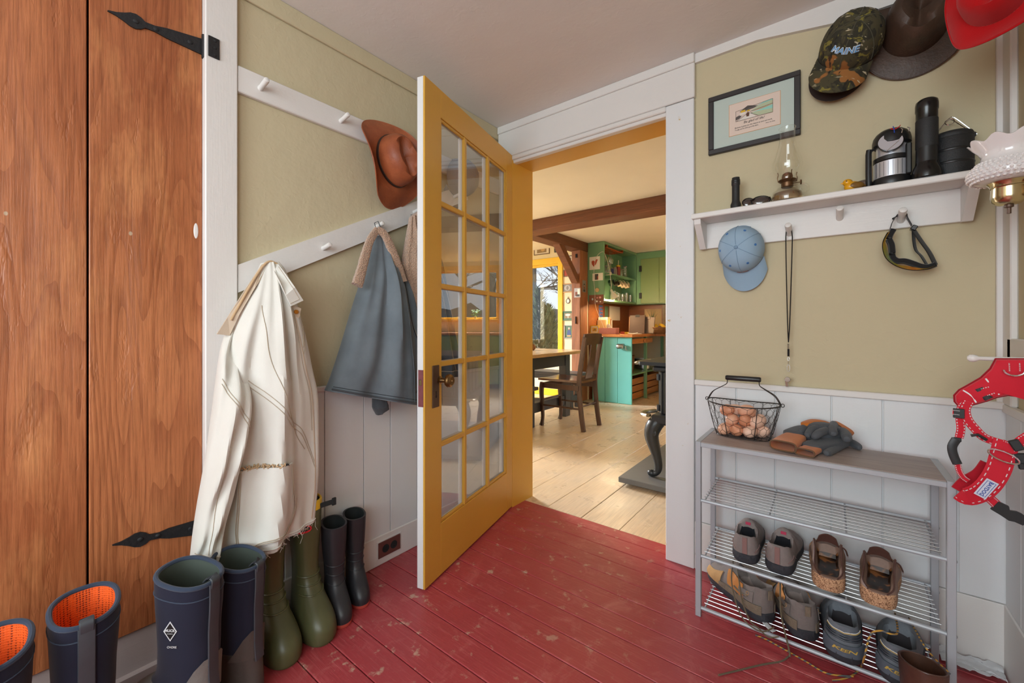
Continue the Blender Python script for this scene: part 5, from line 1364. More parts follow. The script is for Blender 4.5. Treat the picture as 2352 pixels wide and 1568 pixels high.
Pl = [curve([gp(x, y, Y) for x, y in lens], 50) for Y in (1.842, 1.812, 1.792)]
Pl2 = curve([gp(x * .55 + u * .45, y * .55 + w * .45, 1.797) for (x, y), (u, w) in zip(lens, foam)], 50)
mb = MB(); nn_ = len(Pl[0])
mb.slab(lambda u, v: (Pl[0][int(round(u * (nn_ - 1)))], Pl[1][int(round(u * (nn_ - 1)))], Pl[2][int(round(u * (nn_ - 1)))], Pl2[int(round(u * (nn_ - 1)))])[int(round(v * 3))], nn_, 4, .0015); mb.build('lens', 'amber_lens', gg)
MB().tube(Pl[2], .0012, 6).build('lens_rim', 'black_gloss', gg)
UPY = Vector((0, -1, 0))
def ribbon(name, pts, w, th, m, parent, acr=(0, 1, 0), n=24):
    """flat strap: broad across the given direction"""
    P = curve(pts, n)
    ups = []
    for i in range(len(P)):
        t = (P[min(i + 1, len(P) - 1)] - P[max(i - 1, 0)]).normalized()
        a = Vector(acr[i] if isinstance(acr, list) else acr); ups.append(t.cross(a) if t.cross(a).length > 1e-4 else Vector((0, 0, 1)))
    return MB().tube(P, 1.0, 10, flat=(w, th), up=ups).build(name, m, parent)
fabric('black_strap', S(30, 30, 30), 1400, .8)
pk = shelf_pegs[2] + Vector((0, -.02, .012))
ribbon('head_strap', [gp(345, 700, 1.825), gp(400, 520, 1.828), gp(470, 400, 1.835), pk + Vector((-.011, 0, -.002)), pk + Vector((0, 0, .003)), pk + Vector((.011, 0, -.002)), gp(700, 430, 1.835), gp(775, 560, 1.832)], .0125, .0011, 'black_strap', gg, n=48)
ribbon('head_strap', [gp(810, 640, 1.83), gp(960, 860, 1.828), (gp(1110, 1070, 1.825)), gp(1225, 1300, 1.82)], .0125, .0011, 'black_strap', gg, acr=(.6, .8, 0))
ribbon('strap_tail', [gp(810, 650, 1.838), gp(820, 860, 1.838), gp(860, 1030, 1.836), gp(960, 1140, 1.834), gp(1060, 1300, 1.83)], .0100, .0010, 'black_strap', gg, acr=(.5, .85, 0))
MB().box((-.007, -.013, -.008), (.007, .013, .008), frame_mat(gp(815, 610, 1.832), (1, 0, -.6)), .002).build('slider', 'black_gloss', gg, smooth=False)

# ================================================================== shoe rack
RX0, RX1, RY0, RY1, RZ = -.388, .256, 1.565, 1.812, .622
mat('grey_metal', S(170, 174, 180), .4, metal=.12, var=.05)
wood('grey_board', S(120, 102, 96), S(156, 138, 132), S(176, 162, 156), 'X', 12, .05, .45)
rk = thing('shoe_rack', 'grey metal shoe rack with three wire shelves and wood top', 'shoe rack', ((RX0 + RX1) / 2, (RY0 + RY1) / 2, 0))
T = .018
for x in (RX0, RX1 - T):
    for y in (RY0, RY1 - T):
        MB().box((x, y, 0), (x + T, y + T, RZ), bev=.0015).build('leg', 'grey_metal', rk, smooth=False)
    MB().box((x, RY0 + T, RZ - T), (x + T, RY1 - T, RZ), bev=.0015).build('side_rail', 'grey_metal', rk, smooth=False)
for y in (RY0, RY1 - T): MB().box((RX0 + T, y, RZ - T), (RX1 - T, y + T * .9, RZ - .003), bev=.0015).build('top_rail', 'grey_metal', rk, smooth=False)
MB().box((RX0 + T, RY0 + .004, RZ - .006), (RX1 - T, RY1 - .004, RZ), bev=.001).build('top_board', 'grey_board', rk, smooth=False)
wire0 = None
for zf, zb in ((.412, .425), (.215, .228), (.030, .040)):
    fx = RX0 + T; ex = RX1 - T
    MB().tube([(fx, RY0 + .009, zf), (ex, RY0 + .009, zf)], .0062, 8).build('front_rail', 'grey_metal', rk)
    MB().tube([(fx, RY1 - .009, zb), (ex, RY1 - .009, zb)], .0062, 8).build('back_rail', 'grey_metal', rk)
    for q in range(4):
        x = lerp(fx + .012, ex - .012, q / 3)
        MB().tube([(x, RY0 + .009, zf + .003), (x, RY1 - .009, zb + .003)], .0026, 6).build('cross_bar', 'grey_metal', rk)
    for q in range(9):
        t = (q + 1) / 10; y = lerp(RY0 + .009, RY1 - .009, t); z = lerp(zf, zb, t) + .0062
        if wire0 is None:
            wire0 = MB().tube([(fx + .006, y, z), (ex - .006, y, z)], .0018, 6).build('wire', 'steel', rk); wy, wz = y, z
        else:
            o = wire0.copy(); COL.objects.link(o); o.parent = rk; o.location = (0, y - wy, z - wz); WM[o] = WM[rk]
for x, s in ((RX0, -1), (RX1, 1)):
    for z in (.412, .215, .03):
        for y in (RY0 + .009, RY1 - .009):
            MB().lathe([(.004, 0), (.0035, .002), (.001, .003)], frame_mat((x, y, z), (0, 1, 0), (s, 0, 0)), 8).build('bolt', 'steel', rk)

# ---- wire egg basket
BC = Vector((-.264, 1.738, RZ))
def bsk(th, h):
    """oval basket wall, h 0..1 from base to rim"""
    a = lerp(.088, .120, h ** .8); b = lerp(.052, .078, h ** .8)
    e = .80; ca, sa = cos(th), sin(th)
    return BC + Vector((a * math.copysign(abs(ca) ** e, ca), b * math.copysign(abs(sa) ** e, sa), .003 + .118 * h + .008 * abs(ca) ** 2 * h))
eb = thing('egg_basket', 'wire mesh egg basket with black wooden handle on the rack', 'basket', BC)
mat('wire_dark', S(66, 62, 60), .4, metal=.7)
for h, r in ((0, .0017), (1, .0023)):
    MB().tube([bsk(2 * pi * q / 60, h) for q in range(60)], r, 6, closed=True).build('hoop', 'wire_dark', eb)
for q in range(8):
    a = 2 * pi * (q + .5) / 8
    MB().tube([bsk(a, t / 8) + (bsk(a, t / 8) - BC).normalized() * .0005 for t in range(9)], .0015, 5).build('upright', 'wire_dark', eb)
for yy in (-.03, 0, .03): MB().tube([BC + Vector((-.082 + abs(yy) * .5, yy, .003)), BC + Vector((.082 - abs(yy) * .5, yy, .003))], .0012, 5).build('floor_wire', 'wire_dark', eb)
for xx in (-.05, 0, .05): MB().tube([BC + Vector((xx, -.05, .0042)), BC + Vector((xx, .05, .0042))], .0012, 5).build('floor_wire', 'wire_dark', eb)
hm = MB(); NC, NR = 22, 5
for r in range(NR):
    for c_ in range(NC):
        ph = .5 * (r % 2)
        t0 = 2 * pi * (c_ + ph) / NC; t1 = 2 * pi * (c_ + .5 + ph) / NC; tm = 2 * pi * (c_ - .5 + ph) / NC
        h0 = (r + .0) / NR; h1 = (r + .62) / NR; h2 = min(1, (r + 1) / NR)
        hm.tube([bsk(t0, h0), bsk(t0, h1)], .0006, 4, cap=False)
        hm.tube([bsk(t0, h1), bsk(t1, h2)], .0006, 4, cap=False); hm.tube([bsk(t0, h1), bsk(tm, h2)], .0006, 4, cap=False)
tag(hm.build('wire_netting', 'wire_dark', eb), kind='stuff')
for s in (-1, 1):
    e0 = bsk(0 if s > 0 else pi, 1)
    for dy in (-.010, .010):
        MB().tube(curve([e0 + Vector((0, dy, -.002)), e0 + Vector((-s * .018, dy, .030)), e0 + Vector((-s * .050, dy * .5, .052)), e0 + Vector((-s * .066, 0, .064)), e0 + Vector((-s * .068, 0, .080))], 20), .0016, 6).build('handle_wire', 'wire_dark', eb)
    MB().tube([e0 + Vector((.004 * s + .005 * cos(t), 0, .006 * sin(t))) for t in [i * pi / 5 for i in range(10)]], .0016, 5, closed=True).build('handle_eye', 'wire_dark', eb)
zh = bsk(0, 1).z + .086
wood('black_worn_wood', S(24, 24, 26), S(32, 32, 34), S(40, 38, 38), 'X', 8, .05, .3, wear=S(190, 140, 100))
MB().lathe([(.0075, -.058), (.0095, -.054), (.0095, .054), (.0075, .058)], frame_mat((BC.x, BC.y, zh), (0, 1, 0), (1, 0, 0)), 16).build('handle_grip', 'black_worn_wood', eb)
mat('egg_shell', S(226, 170, 140), .5, var=.07, scale=30); mat('egg_shell_pale', S(236, 192, 168), .5, var=.05, scale=30); mat('egg_shell_dark', S(214, 146, 112), .5, var=.08, scale=40)
eggs = [(-.056, -.022, .022, 0), (-.016, -.027, .022, 2), (.028, -.024, .023, 1), (.062, .010, .022, 1), (-.045, .022, .022, 2), (.005, .024, .022, 0), (-.034, -.006, .056, 0), (.008, -.010, .058, 2), (.048, -.004, .058, 1), (-.052, -.010, .090, 2), (-.032, .022, .088, 1), (.010, .002, .094, 0), (.016, .028, .082, 0), (.052, .028, .060, 1)]
for i, (x, y, z, kk) in enumerate(eggs):
    rot = Euler((RND.uniform(-.5, .5), RND.uniform(.9, 1.6), RND.uniform(-1.2, 1.2))).to_matrix().to_4x4()
    M = Matrix.Translation(BC + Vector((x * .98, y, z + .004))) @ rot
    prof = [(a * 1.12, b * 1.1) for a, b in [(.0002, -.0255), (.009, -.0235), (.0155, -.017), (.0188, -.008), (.0190, .001), (.0170, .010), (.0125, .019), (.006, .0255), (.0002, .0275)]]
    nm = ['egg_shell', 'egg_shell_pale', 'egg_shell_dark'][kk]
    lay = 'bottom' if z < .04 else 'second' if z < .075 else 'topmost'
    end = 'by the rack corner' if x < -.03 else 'centre' if x < .03 else 'by the gloves'
    tag(MB().lathe(prof, M, 20).build('egg', nm), '%s basket egg, %s layer, %s, %s side' % (['brown', 'pale pinkish', 'darker tan'][kk], lay, end, 'wall' if y > .015 else 'room' if y < -.008 else 'middle'), 'egg', 'eggs in the wire basket')

# ---- work gloves heaped on the rack
fabric('glove_rubber', S(86, 88, 93), 700, .75, .15, sheen=.1, bump=.2)
fabric('glove_knit', S(204, 116, 44), 500, .95, .15, bump=.4)
fabric('glove_hem', S(110, 80, 56), 800, .95, .1)
def blob_tube(pts, rad, flat=1.0, up=(0, 0, 1), n=14, ns=26):
    P = curve(pts, ns); m = len(P)
    rr = [interp([(i / (len(rad) - 1), r) for i, r in enumerate(rad)], q / (m - 1))[0] for q in range(m)]
    P2 = [P[0] + (P[0] - P[1]).normalized() * rr[0] * .5] + P + [P[-1] + (P[-1] - P[-2]).normalized() * rr[-1] * .75]
    P2.append(P2[-1] + (P[-1] - P[-2]).normalized() * rr[-1] * .2)
    r2 = [rr[0] * .6] + rr + [rr[-1] * .62, rr[-1] * .15]
    return MB().tube(P2, r2, n, flat=(1, flat), up=up) if flat != 1.0 else MB().tube(P2, r2, n)
def glove(label, palm, palm_r, fingers, cuff, cuff_r, open_end=True, knit_back=None, cup=(0, 0, 1)):
    base = Vector(palm[0]); base.z = RZ
    t = thing('work_glove', label, 'glove', base, group='work gloves heaped on the rack')
    blob_tube(palm, palm_r, .55).build('palm', 'glove_rubber', t)
    for f, r in fingers: blob_tube(f, r).build('finger', 'glove_rubber', t)
    P = curve(cuff, 12); m = len(P)
    rr = [lerp(cuff_r[0], cuff_r[1], i / (m - 1)) for i in range(m)]
    cf = MB(); cf.tube(P, rr, 20, cap=False, flat=(1, .42), up=cup); cf.tube(P[::-1], [r * .93 for r in rr[::-1]], 20, cap=False, flat=(1, .38), up=cup); cf.build('cuff', 'glove_knit', t)
    e = P[-1]; d = (P[-1] - P[-2]).normalized(); w = d.cross(Vector(cup)).normalized(); u = w.cross(d)
    def sq(a, ee=.55): return math.copysign(abs(a) ** ee, a)
    MB().tube([e + w * sq(cos(a)) * rr[-1] * .97 + u * sq(sin(a)) * rr[-1] * .40 for a in [q * 2 * pi / 28 for q in range(28)]], .0023, 6, closed=True).build('cuff_hem', 'glove_hem', t)
    if knit_back: blob_tube(knit_back[0], knit_back[1], .6).build('knit_back', 'glove_knit', t)
    return t
def gz(px, py, z): return onZ(px, py, RZ + z)
glove('grey and orange work glove lying flat under the others, cuff at the rack edge', [gz(1862, 1028, .014), gz(1900, 1020, .016), gz(1935, 1010, .015)], [.028, .034, .030],
      [([gz(1935, 1012, .012), gz(1958, 1018, .012), gz(1972, 1026, .010)], [.014, .013, .011]), ([gz(1930, 1024, .010), gz(1900, 1040, .009)], [.012, .011])],
      [gz(1868, 1030, .012), gz(1858, 1034, .012), gz(1848, 1039, .012)], (.024, .027))
glove('grey work glove with orange cuff open towards the room', [gz(1820, 1000, .030), gz(1850, 992, .034), gz(1880, 990, .036)], [.032, .036, .028],
      [([gz(1850, 1000, .034), gz(1890, 1000, .040), gz(1925, 997, .044), gz(1936, 992, .046)], [.015, .0135, .013, .012]), ([gz(1870, 1010, .022), gz(1874, 1016, .020), gz(1872, 1024, .018)], [.012, .012, .011]), ([gz(1890, 1010, .020), gz(1896, 1016, .019), gz(1892, 1022, .018)], [.012, .012, .011])],
      [gz(1826, 1004, .028), gz(1812, 1013, .024), gz(1798, 1024, .020)], (.033, .038))
glove('grey work glove on top of the heap with orange cuff against the wall', [gz(1925, 990, .050), gz(1900, 982, .060), gz(1872, 980, .062)], [.024, .030, .026],
      [([gz(1880, 978, .062), gz(1852, 980, .058), gz(1840, 990, .048)], [.0125, .0125, .011]), ([gz(1888, 982, .062), gz(1866, 986, .058), gz(1856, 998, .046)], [.0125, .0125, .011]), ([gz(1898, 988, .060), gz(1882, 994, .056), gz(1872, 1002, .046)], [.0125, .0125, .011]),
       ([gz(1915, 974, .066), gz(1912, 984, .064), gz(1914, 994, .058)], [.012, .013, .012]), ([gz(1935, 990, .054), gz(1943, 998, .050), gz(1945, 1006, .046)], [.014, .015, .014])],
      [gz(1928, 986, .048), gz(1950, 980, .048), gz(1980, 979, .044)], (.030, .042), cup=(0, -1, .5), knit_back=([gz(1848, 975, .066), gz(1872, 970, .070), gz(1896, 972, .068)], [.014, .018, .014]))

# ================================================================== shoes
def shoe(name, label, M, L, W, mats, group, heel_h=.075, side_h=.058, vamp_h=.085, toe_h=.045, o0=.04, o1=.50, sole=.022, sole_flare=.003, n=40, toe_sq=.8, collar=0.0, back_tilt=.0, zi=.016, cat='shoe'):
    """low shoe, heel at the origin, toe along +x. opening from o0 to o1 of the length"""
    t = thing(name, label, cat, M=M, group=group)
    wt = [(0, .30 * W), (.03, .58 * W), (.10, .80 * W), (.22, .86 * W), (.38, .84 * W), (.55, .95 * W), (.70, 1.0 * W), (.84, .90 * W), (.93, .68 * W), (.98, .38 * W), (1.0, .12 * W)]
    ht = [(0, heel_h * .97), (.05, heel_h), (.14, lerp(heel_h, side_h, .55)), (.28, side_h), (.40, lerp(side_h, vamp_h, .6)), (.50, vamp_h), (.62, lerp(vamp_h, toe_h, .42)), (.78, toe_h * 1.08), (.90, toe_h), (.97, toe_h * .72), (1.0, toe_h * .42)]
    ss = lambda a, b, x: max(0, min(1, (x - a) / (b - a))) ** 2 * (3 - 2 * max(0, min(1, (x - a) / (b - a))))
    def prof(tt):
        w = interp(wt, tt)[0]; h = interp(ht, tt)[0]
        o = ss(o0 - .015, o0 + .03, tt) * (1 - ss(o1 - .10, o1, tt))
        x = tt * L - back_tilt * (1 - ss(0, .2, tt))
        pts = []; K = 7; J = 12
        openw = .80
        def side(s):
            out = []
            for i in range(K):
                q = i / (K - 1)
                # bulging wall leaning inward towards the rim
                yy = w * (lerp(1.0, lerp(.55, openw, 1.0 if tt < .28 else o), q ** 2.2) + .05 * sin(pi * q)); out.append(Vector((x, s * yy, lerp(sole * .8, h * lerp(.86, 1, 1.0 if tt < .28 else o), q))))
            return out
        Ls, Rs = side(1), side(-1)[::-1]
        mid = []
        yr = Ls[-1].y
        for j in range(1, J):
            q = j / J; c_ = sin(pi * q)
            zc = h * .86 + h * .14 * c_ ** .8 if tt > .28 else h
            bowl = min(1, c_ * 2.6); zo = lerp(h, sole + zi, bowl ** .8)
            mid.append(Vector((x, lerp(yr, -yr, q) * lerp(1, lerp(.94, 1, bowl), o), lerp(zc, zo, o))))
        return Ls + mid + Rs, K, J, o
    st = [0, .012, .03, .05, .07, .09, .12, .16, .20, .25, .30, .34, .38, .40, .42, .44, .46, .48, .50, .53, .57, .62, .67, .72, .77, .82, .86, .90, .93, .955, .975, .99, 1.0]
    rows_ = [prof(s)[0] for s in st]; K, J = 7, 12; m = len(rows_[0])
    mb = MB(); vs = [M @ p for r in rows_ for p in r]
    fs = [(i * m + j, (i + 1) * m + j, (i + 1) * m + j + 1, i * m + j + 1) for i in range(len(st) - 1) for j in range(m - 1)]
    fs += [tuple(range(m)), tuple((len(st) - 1) * m + j for j in range(m - 1, -1, -1))]
    mb._new(vs, fs); up = mb.build('upper', mats['upper'], t)
    up_v = (M.to_3x3() @ Vector((0, 0, 1))).normalized()
    io = [i for i, s in enumerate(st) if prof(s)[3] > .25]
    mb = MB(); J0, J1 = K - 1 + 1, K - 1 + J - 1
    sel = [[M @ (rows_[i][j] + Vector((0, -math.copysign(.0012, rows_[i][j].y), .0012))) for j in range(J0, J1 + 1)] for i in io]
    c2 = len(sel[0]); mb._new([p for r in sel for p in r], [(i * c2 + j, (i + 1) * c2 + j, (i + 1) * c2 + j + 1, i * c2 + j + 1) for i in range(len(io) - 1) for j in range(c2 - 1)])
    mb.build('lining', mats['lining'], t)
    # sole following the outline
    def out(e, z, x0=0, x1=1):
        pts = [(s * L, interp(wt, s)[0] + e) for s in st]
        ring = [Vector((x + (-e if i == 0 else e if i == len(pts) - 1 else 0), w, z)) for i, (x, w) in enumerate(pts)] + [Vector((x + (-e if i == 0 else e if i == len(pts) - 1 else 0), -w, z)) for i, (x, w) in list(enumerate(pts))[::-1]]
        return [M @ p for p in ring]
    MB().rings([out(-.001, 0), out(sole_flare, sole * .3), out(sole_flare * .8, sole), out(-.001, sole * 1.08)]).build('sole', mats['sole'], t)
    def surf(tt, q, s=1, d=.0015):
        """point on the outer wall at length tt and height fraction q (side s)"""
        r = prof(tt)[0]; a = r[:K] if s > 0 else r[::-1][:K]
        f = q * (K - 1); i = min(K - 2, int(f)); p = a[i].lerp(a[i + 1], f - i)
        return M @ (p + Vector((-.6 * d if tt < .05 else 0, s * d, 0)))
    def heelp(ang, z, d=.0015):
        """point on the rounded heel, ang -1..1 across the back"""
        tt = abs(ang) ** 1.6 * .10; s = 1 if ang >= 0 else -1
        h = prof(tt)[0][K - 1].z; q = max(0, min(1, (z - sole * .8) / (h - sole * .8)))
        w0 = prof(tt)[0]; a = w0[:K] if s > 0 else w0[::-1][:K]
        f = q * (K - 1); i = min(K - 2, int(f)); p = a[i].lerp(a[i + 1], f - i)
        return M @ Vector((p.x - d * (1 - abs(ang)), p.y * min(1, abs(ang) * 3) + (0 if abs(ang) > .0 else 0) + s * d * abs(ang), p.z))
    return t, surf, heelp, prof
def sM(x, y, z, deg, pitch=0.0, roll=0.0): return Matrix.Translation((x, y, z)) @ Matrix.Rotation(math.radians(deg), 4, 'Z') @ Matrix.Rotation(math.radians(pitch), 4, 'Y') @ Matrix.Rotation(math.radians(roll), 4, 'X')
leather('suede_grey', S(128, 118, 115), S(152, 140, 137), .95); mat('sole_dark', S(50, 52, 58), .7, var=.25, scale=40, bump=.3, bscale=120); fabric('lining_black', S(26, 28, 34), 900)
fabric('tag_mauve', S(140, 108, 104), 900); mat('tag_red', S(190, 60, 90), .6)
MU = dict(upper='suede_grey', lining='lining_black', sole='sole_dark')
for lab, x, y, dg in (('grey suede slip-on shoe, the one by the rack leg', -.236, 1.590, 93), ('grey suede slip-on shoe, the one by the cork-heeled shoes', -.142, 1.586, 86)):
    t, sf, hp, pr_ = shoe('slip_on_shoe', lab, sM(x, y, .228, dg, -2), .262, .046, MU, 'grey suede slip-on shoes', heel_h=.092, side_h=.070, vamp_h=.100, toe_h=.052, o0=.05, o1=.46, sole=.030, sole_flare=.003)
    MB().tube([hp(0, z, .003) for z in (.034, .046, .058, .070, .082, .090)], .0075, 8, flat=(1, .25), up=WM[t].to_3x3() @ Vector((-1, 0, 0))).build('pull_tab', 'tag_mauve', t)
    for s in (-1, 1):
        MB().tube(curve([sf(.03, .25, s), sf(.10, .45, s), sf(.16, .60, s), sf(.20, .45, s), sf(.26, .25, s)], 20), .0011, 5).build('seam', 'tag_mauve', t)
    pt_ = WM[t] @ Vector((.262 * .43, 0, .088)); MB().box((-.001, -.008, -.005), (.001, .008, .005), frame_mat(pt_, WM[t].to_3x3() @ Vector((1, 0, 0)), (0, 0, 1)), .0004).build('size_tag', 'tag_red', t, smooth=False)
# cork heeled slip-ons with fur-look insoles
def cork():
    g = NG('cork'); v = g.co(); vo = g.n('ShaderNodeTexVoronoi', {'Vector': v, 'Scale': 420.0}).outputs['Color']
    bw = g.n('ShaderNodeSeparateColor', {'Color': vo}).outputs[0]
    g.P(Base_Color=g.ramp(bw, [(.1, S(110, 72, 50)), (.3, S(176, 134, 100)), (.9, S(206, 164, 128))]), Roughness=.85); g.bump(bw, .25, .002); MATS['cork'] = g.m
    g = NG('leopard_insole'); v = g.co()
    n1 = g.noise(34, v, 2, .5, .4)
    g.P(Base_Color=g.ramp(n1, [(.40, S(20, 12, 10)), (.50, S(46, 26, 16)), (.60, S(140, 88, 44))]), Roughness=.28); MATS['leopard_insole'] = g.m
cork()
leather('plum_leather', S(84, 56, 50), S(106, 72, 62), .5); leather('taupe_leather', S(128, 100, 86), S(150, 120, 104), .6)
for lab, x, y, dg in (('open-heeled cork shoe beside the grey slip-ons', -.010, 1.568, 92), ('open-heeled cork shoe by the rack end', .100, 1.566, 84)):
    t, sf, hp, pr_ = shoe('cork_shoe', lab, sM(x, y, .232, dg, -3), .245, .048, dict(upper='taupe_leather', lining='leopard_insole', sole='cork'), 'cork heeled slip-on shoes', heel_h=.044, side_h=.058, vamp_h=.098, toe_h=.050, o0=.035, o1=.60, sole=.038, sole_flare=.001, zi=.004)
    rim = curve([sf(a, 1.0, 1) for a in (.02, .10, .2, .3, .4, .48)], 20); rim2 = curve([sf(a, 1.0, -1) for a in (.48, .4, .3, .2, .10, .02)], 20)
    MB().tube(rim, .0022, 6).build('binding', 'plum_leather', t); MB().tube(rim2, .0022, 6).build('binding', 'plum_leather', t)
    W = WM[t]
    MB().slab(lambda u, v: W @ Vector((.245 * (.50 - .05 * v), lerp(-.030, .030, u) * (1 - .25 * v), .086 + .030 * v + .010 * (1 - (2 * u - 1) ** 2))), 12, 5, .003).build('tongue', 'plum_leather', t)
    MB().tube(curve([sf(.46, .98, -1), sf(.50, .75, -1, .005), sf(.56, .55, -1, .008), sf(.52, .45, -1, .007)], 16), .0022, 6).build('lace', 'plum_leather', t)
# tan hiking shoes
leather('tan_suede', S(168, 130, 84), S(200, 158, 104), .9); leather('hike_grey', S(116, 107, 104), S(138, 127, 122), .9); leather('hike_orange', S(190, 120, 54), S(208, 144, 76), .7); mat('sole_brown', S(120, 106, 90), .8, var=.3, scale=50, bump=.4, bscale=100)
fabric('mesh_mauve', S(150, 136, 130), 300, .9)
fabric('lace_olive', S(104, 92, 72), 900)
for i, (lab, x, y, dg) in enumerate((('tan and grey hiking shoe turned sideways by the rack leg', -.168, 1.606, 138), ('tan and grey hiking shoe beside the dark grey shoe', -.064, 1.590, 112))):
    t, sf, hp, pr_ = shoe('hiking_shoe', lab, sM(x, y, .046, dg, 0), .285 if i == 0 else .27, .050, dict(upper='hike_grey', lining='mesh_mauve', sole='sole_dark'), 'tan hiking shoes', heel_h=.112, side_h=.092, vamp_h=.118, toe_h=.062, o0=.05, o1=.44, sole=.030, sole_flare=.004)
    for s in (-1, 1):
        for nm, m, (a0, a1, q0, q1) in (('side_panel', 'hike_orange', (.20, .48, .38, .97)), ('toe_rand', 'tan_suede', (.60, .97, .05, .86)), ('heel_rand', 'sole_brown', (.015, .30, .02, .36)), ('quarter_panel', 'hike_grey', (.08, .30, .40, .80)), ('mid_rand', 'sole_brown', (.30, .62, .02, .30))):
            MB().slab(lambda u, v: sf(lerp(a0, a1, u) + (.05 * v if nm == 'side_panel' else 0), lerp(q0, q1, v), s, .003), 10, 6, .002).build(nm, m, t)
        MB().tube([sf(lerp(.14, .36, u / 8), .60 - .05 * u / 8, s, .0055) for u in range(9)], .0055, 8, flat=(1, .35), up=(0, 0, 1)).build('side_strap', 'sole_brown', t)
        MB().tube([sf(.15 + .02 * cos(a), .70 + .07 * sin(a), s, .005) for a in [q * pi / 5 for q in range(10)]], .0010, 5, closed=True).build('emblem', 'tan_suede', t)
    MB().tube([hp(0, z, .006) for z in (.080, .092, .104, .114)], .008, 8, flat=(1, .4), up=WM[t].to_3x3() @ Vector((-1, 0, 0))).build('pull_tab', 'sole_brown', t)
    if i == 0:
        W = WM[t]; P0 = W @ Vector((.17, .0, .112))
        lc = [P0, onY(1680, 1330, 1.62), onY(1688, 1375, 1.590), onZ(1702, 1412, .056), onZ(1722, 1436, .052), onZ(1752, 1450, .05), onZ(1778, 1440, .06)]
        MB().tube(curve(lc, 50), .0022, 6).build('lace', 'lace_olive', t)
        lc = [P0 + Vector((.01, -.01, 0)), onY(1697, 1330, 1.61), onY(1705, 1380, 1.585), onZ(1722, 1424, .060), onZ(1742, 1442, .05), onY(1764, 1462, 1.545), onY(1788, 1462, 1.54)]
        MB().tube(curve(lc, 50), .0022, 6).build('lace', 'lace_olive', t)
    else:
        W = WM[t]; P0 = W @ Vector((.17, .02, .112))
        lc = [P0, onY(1792, 1335, 1.60), onY(1793, 1400, 1.58), onY(1800, 1440, 1.556), onY(1812, 1490, 1.545), Vector((-.105, 1.535, .012)), onZ(1812, 1506, .004), onZ(1795, 1518, .003), onZ(1750, 1526, .003), onZ(1700, 1538, .003), onZ(1650, 1550, .003)]
        MB().tube(curve(lc, 80), .0024, 6).build('lace', 'lace_olive', t)
# dark grey walking shoes with lettered heel
leather('keen_grey', S(102, 108, 116), S(128, 134, 142), .8); mat('keen_rubber', S(88, 97, 108), .6, var=.2, scale=30, bump=.1); fabric('lining_grey', S(58, 56, 60), 700); mat('trim_gold', S(196, 164, 80), .6); mat('insole_green', S(120, 116, 40), .8)
leather('keen_black', S(52, 56, 64), S(74, 80, 90), .5)
def lace_yg():
    g = NG('lace_yellow_grey'); v = g.co(); w = g.n('ShaderNodeTexWave', {'Vector': v, 'Scale': 34.0, 'Distortion': 0.0}, wave_type='BANDS', bands_direction='DIAGONAL').outputs['Fac']
    g.P(Base_Color=g.ramp(w, [(.45, S(96, 98, 100)), (.55, S(200, 152, 66))]), Roughness=.9); MATS['lace_yellow_grey'] = g.m
lace_yg()
for i, (lab, x, y, dg, zz) in enumerate((('dark grey walking shoe with lettered heel beside the tan shoe', .026, 1.552, 92, .046), ('dark grey walking shoe with lettered heel and striped lace', .142, 1.540, 84, .046))):
    t, sf, hp, pr_ = shoe('walking_shoe', lab, sM(x, y, zz, dg, 0), .285, .052, dict(upper='keen_grey', lining='lining_grey', sole='sole_dark'), 'dark grey walking shoes', heel_h=.108, side_h=.090, vamp_h=.120, toe_h=.060, o0=.05, o1=.44, sole=.026, sole_flare=.004)
    W = WM[t]
    MB().slab(lambda u, v: hp(lerp(-.95, .95, u), lerp(.022, .060, v) - .006 * cos(pi * (u - .5)) , .0045), 20, 6, .003).build('heel_cup', 'keen_rubber', t)
    for z0, m, r in ((.066, 'keen_black', .0028), (.073, 'keen_black', .0028), (.080, 'keen_black', .0026), (.087, 'trim_gold', .0012), (.0895, 'thread_white', .0010)):
        MB().tube([hp(-.95 + 1.9 * q / 18, z0 + .006 * abs(-.95 + 1.9 * q / 18), .003) for q in range(19)], r, 6).build('heel_ridge', m, t)
    MB().ell((.10, 0, .048), (.055, .026, .002), W).build('insole', 'insole_green', t)
    Mh = cframe(W @ Vector((-.0085, 0, .042)), W.to_3x3() @ Vector((0, -1, 0)), W.to_3x3() @ Vector((-1, 0, .1)))
    def wp_(p): return hp(-p.x / .050, .040 + p.y, .0095 + p.z)
    text_mesh('lettering', 'KEEN', None, .0125, 'trim_gold', t, extrude=.0005, bold=.0003, shear=.2, wx=1.15, wrap=wp_)
    if i == 1:
        tl = [W @ Vector((.16, .01, .116)), onY(2060, 1455, 1.53), onY(2020, 1448, 1.512), onY(1998, 1460, 1.500), onY(1985, 1510, 1.490), onZ(1975, 1535, .012), onZ(1955, 1552, .004), onZ(1930, 1560, .003), onZ(1912, 1562, .003)]
        MB().tube(curve(tl, 80), .0023, 6).build('lace', 'lace_yellow_grey', t)
        tl = [W @ Vector((.17, -.02, .112)), onY(2120, 1478, 1.56), onY(2150, 1515, 1.55), onY(2183, 1548, 1.54)]
        MB().tube(curve(tl, 40), .0021, 6).build('lace', 'lace_yellow_grey', t)
    else:
        tl = [onZ(1735, 1458, .003), onZ(1760, 1468, .003), onZ(1800, 1490, .003), onZ(1850, 1518, .003), onZ(1900, 1546, .003), onZ(1960, 1553, .004)]
        MB().tube(curve(tl, 60), .0022, 6).build('lace', 'lace_yellow_grey', t)
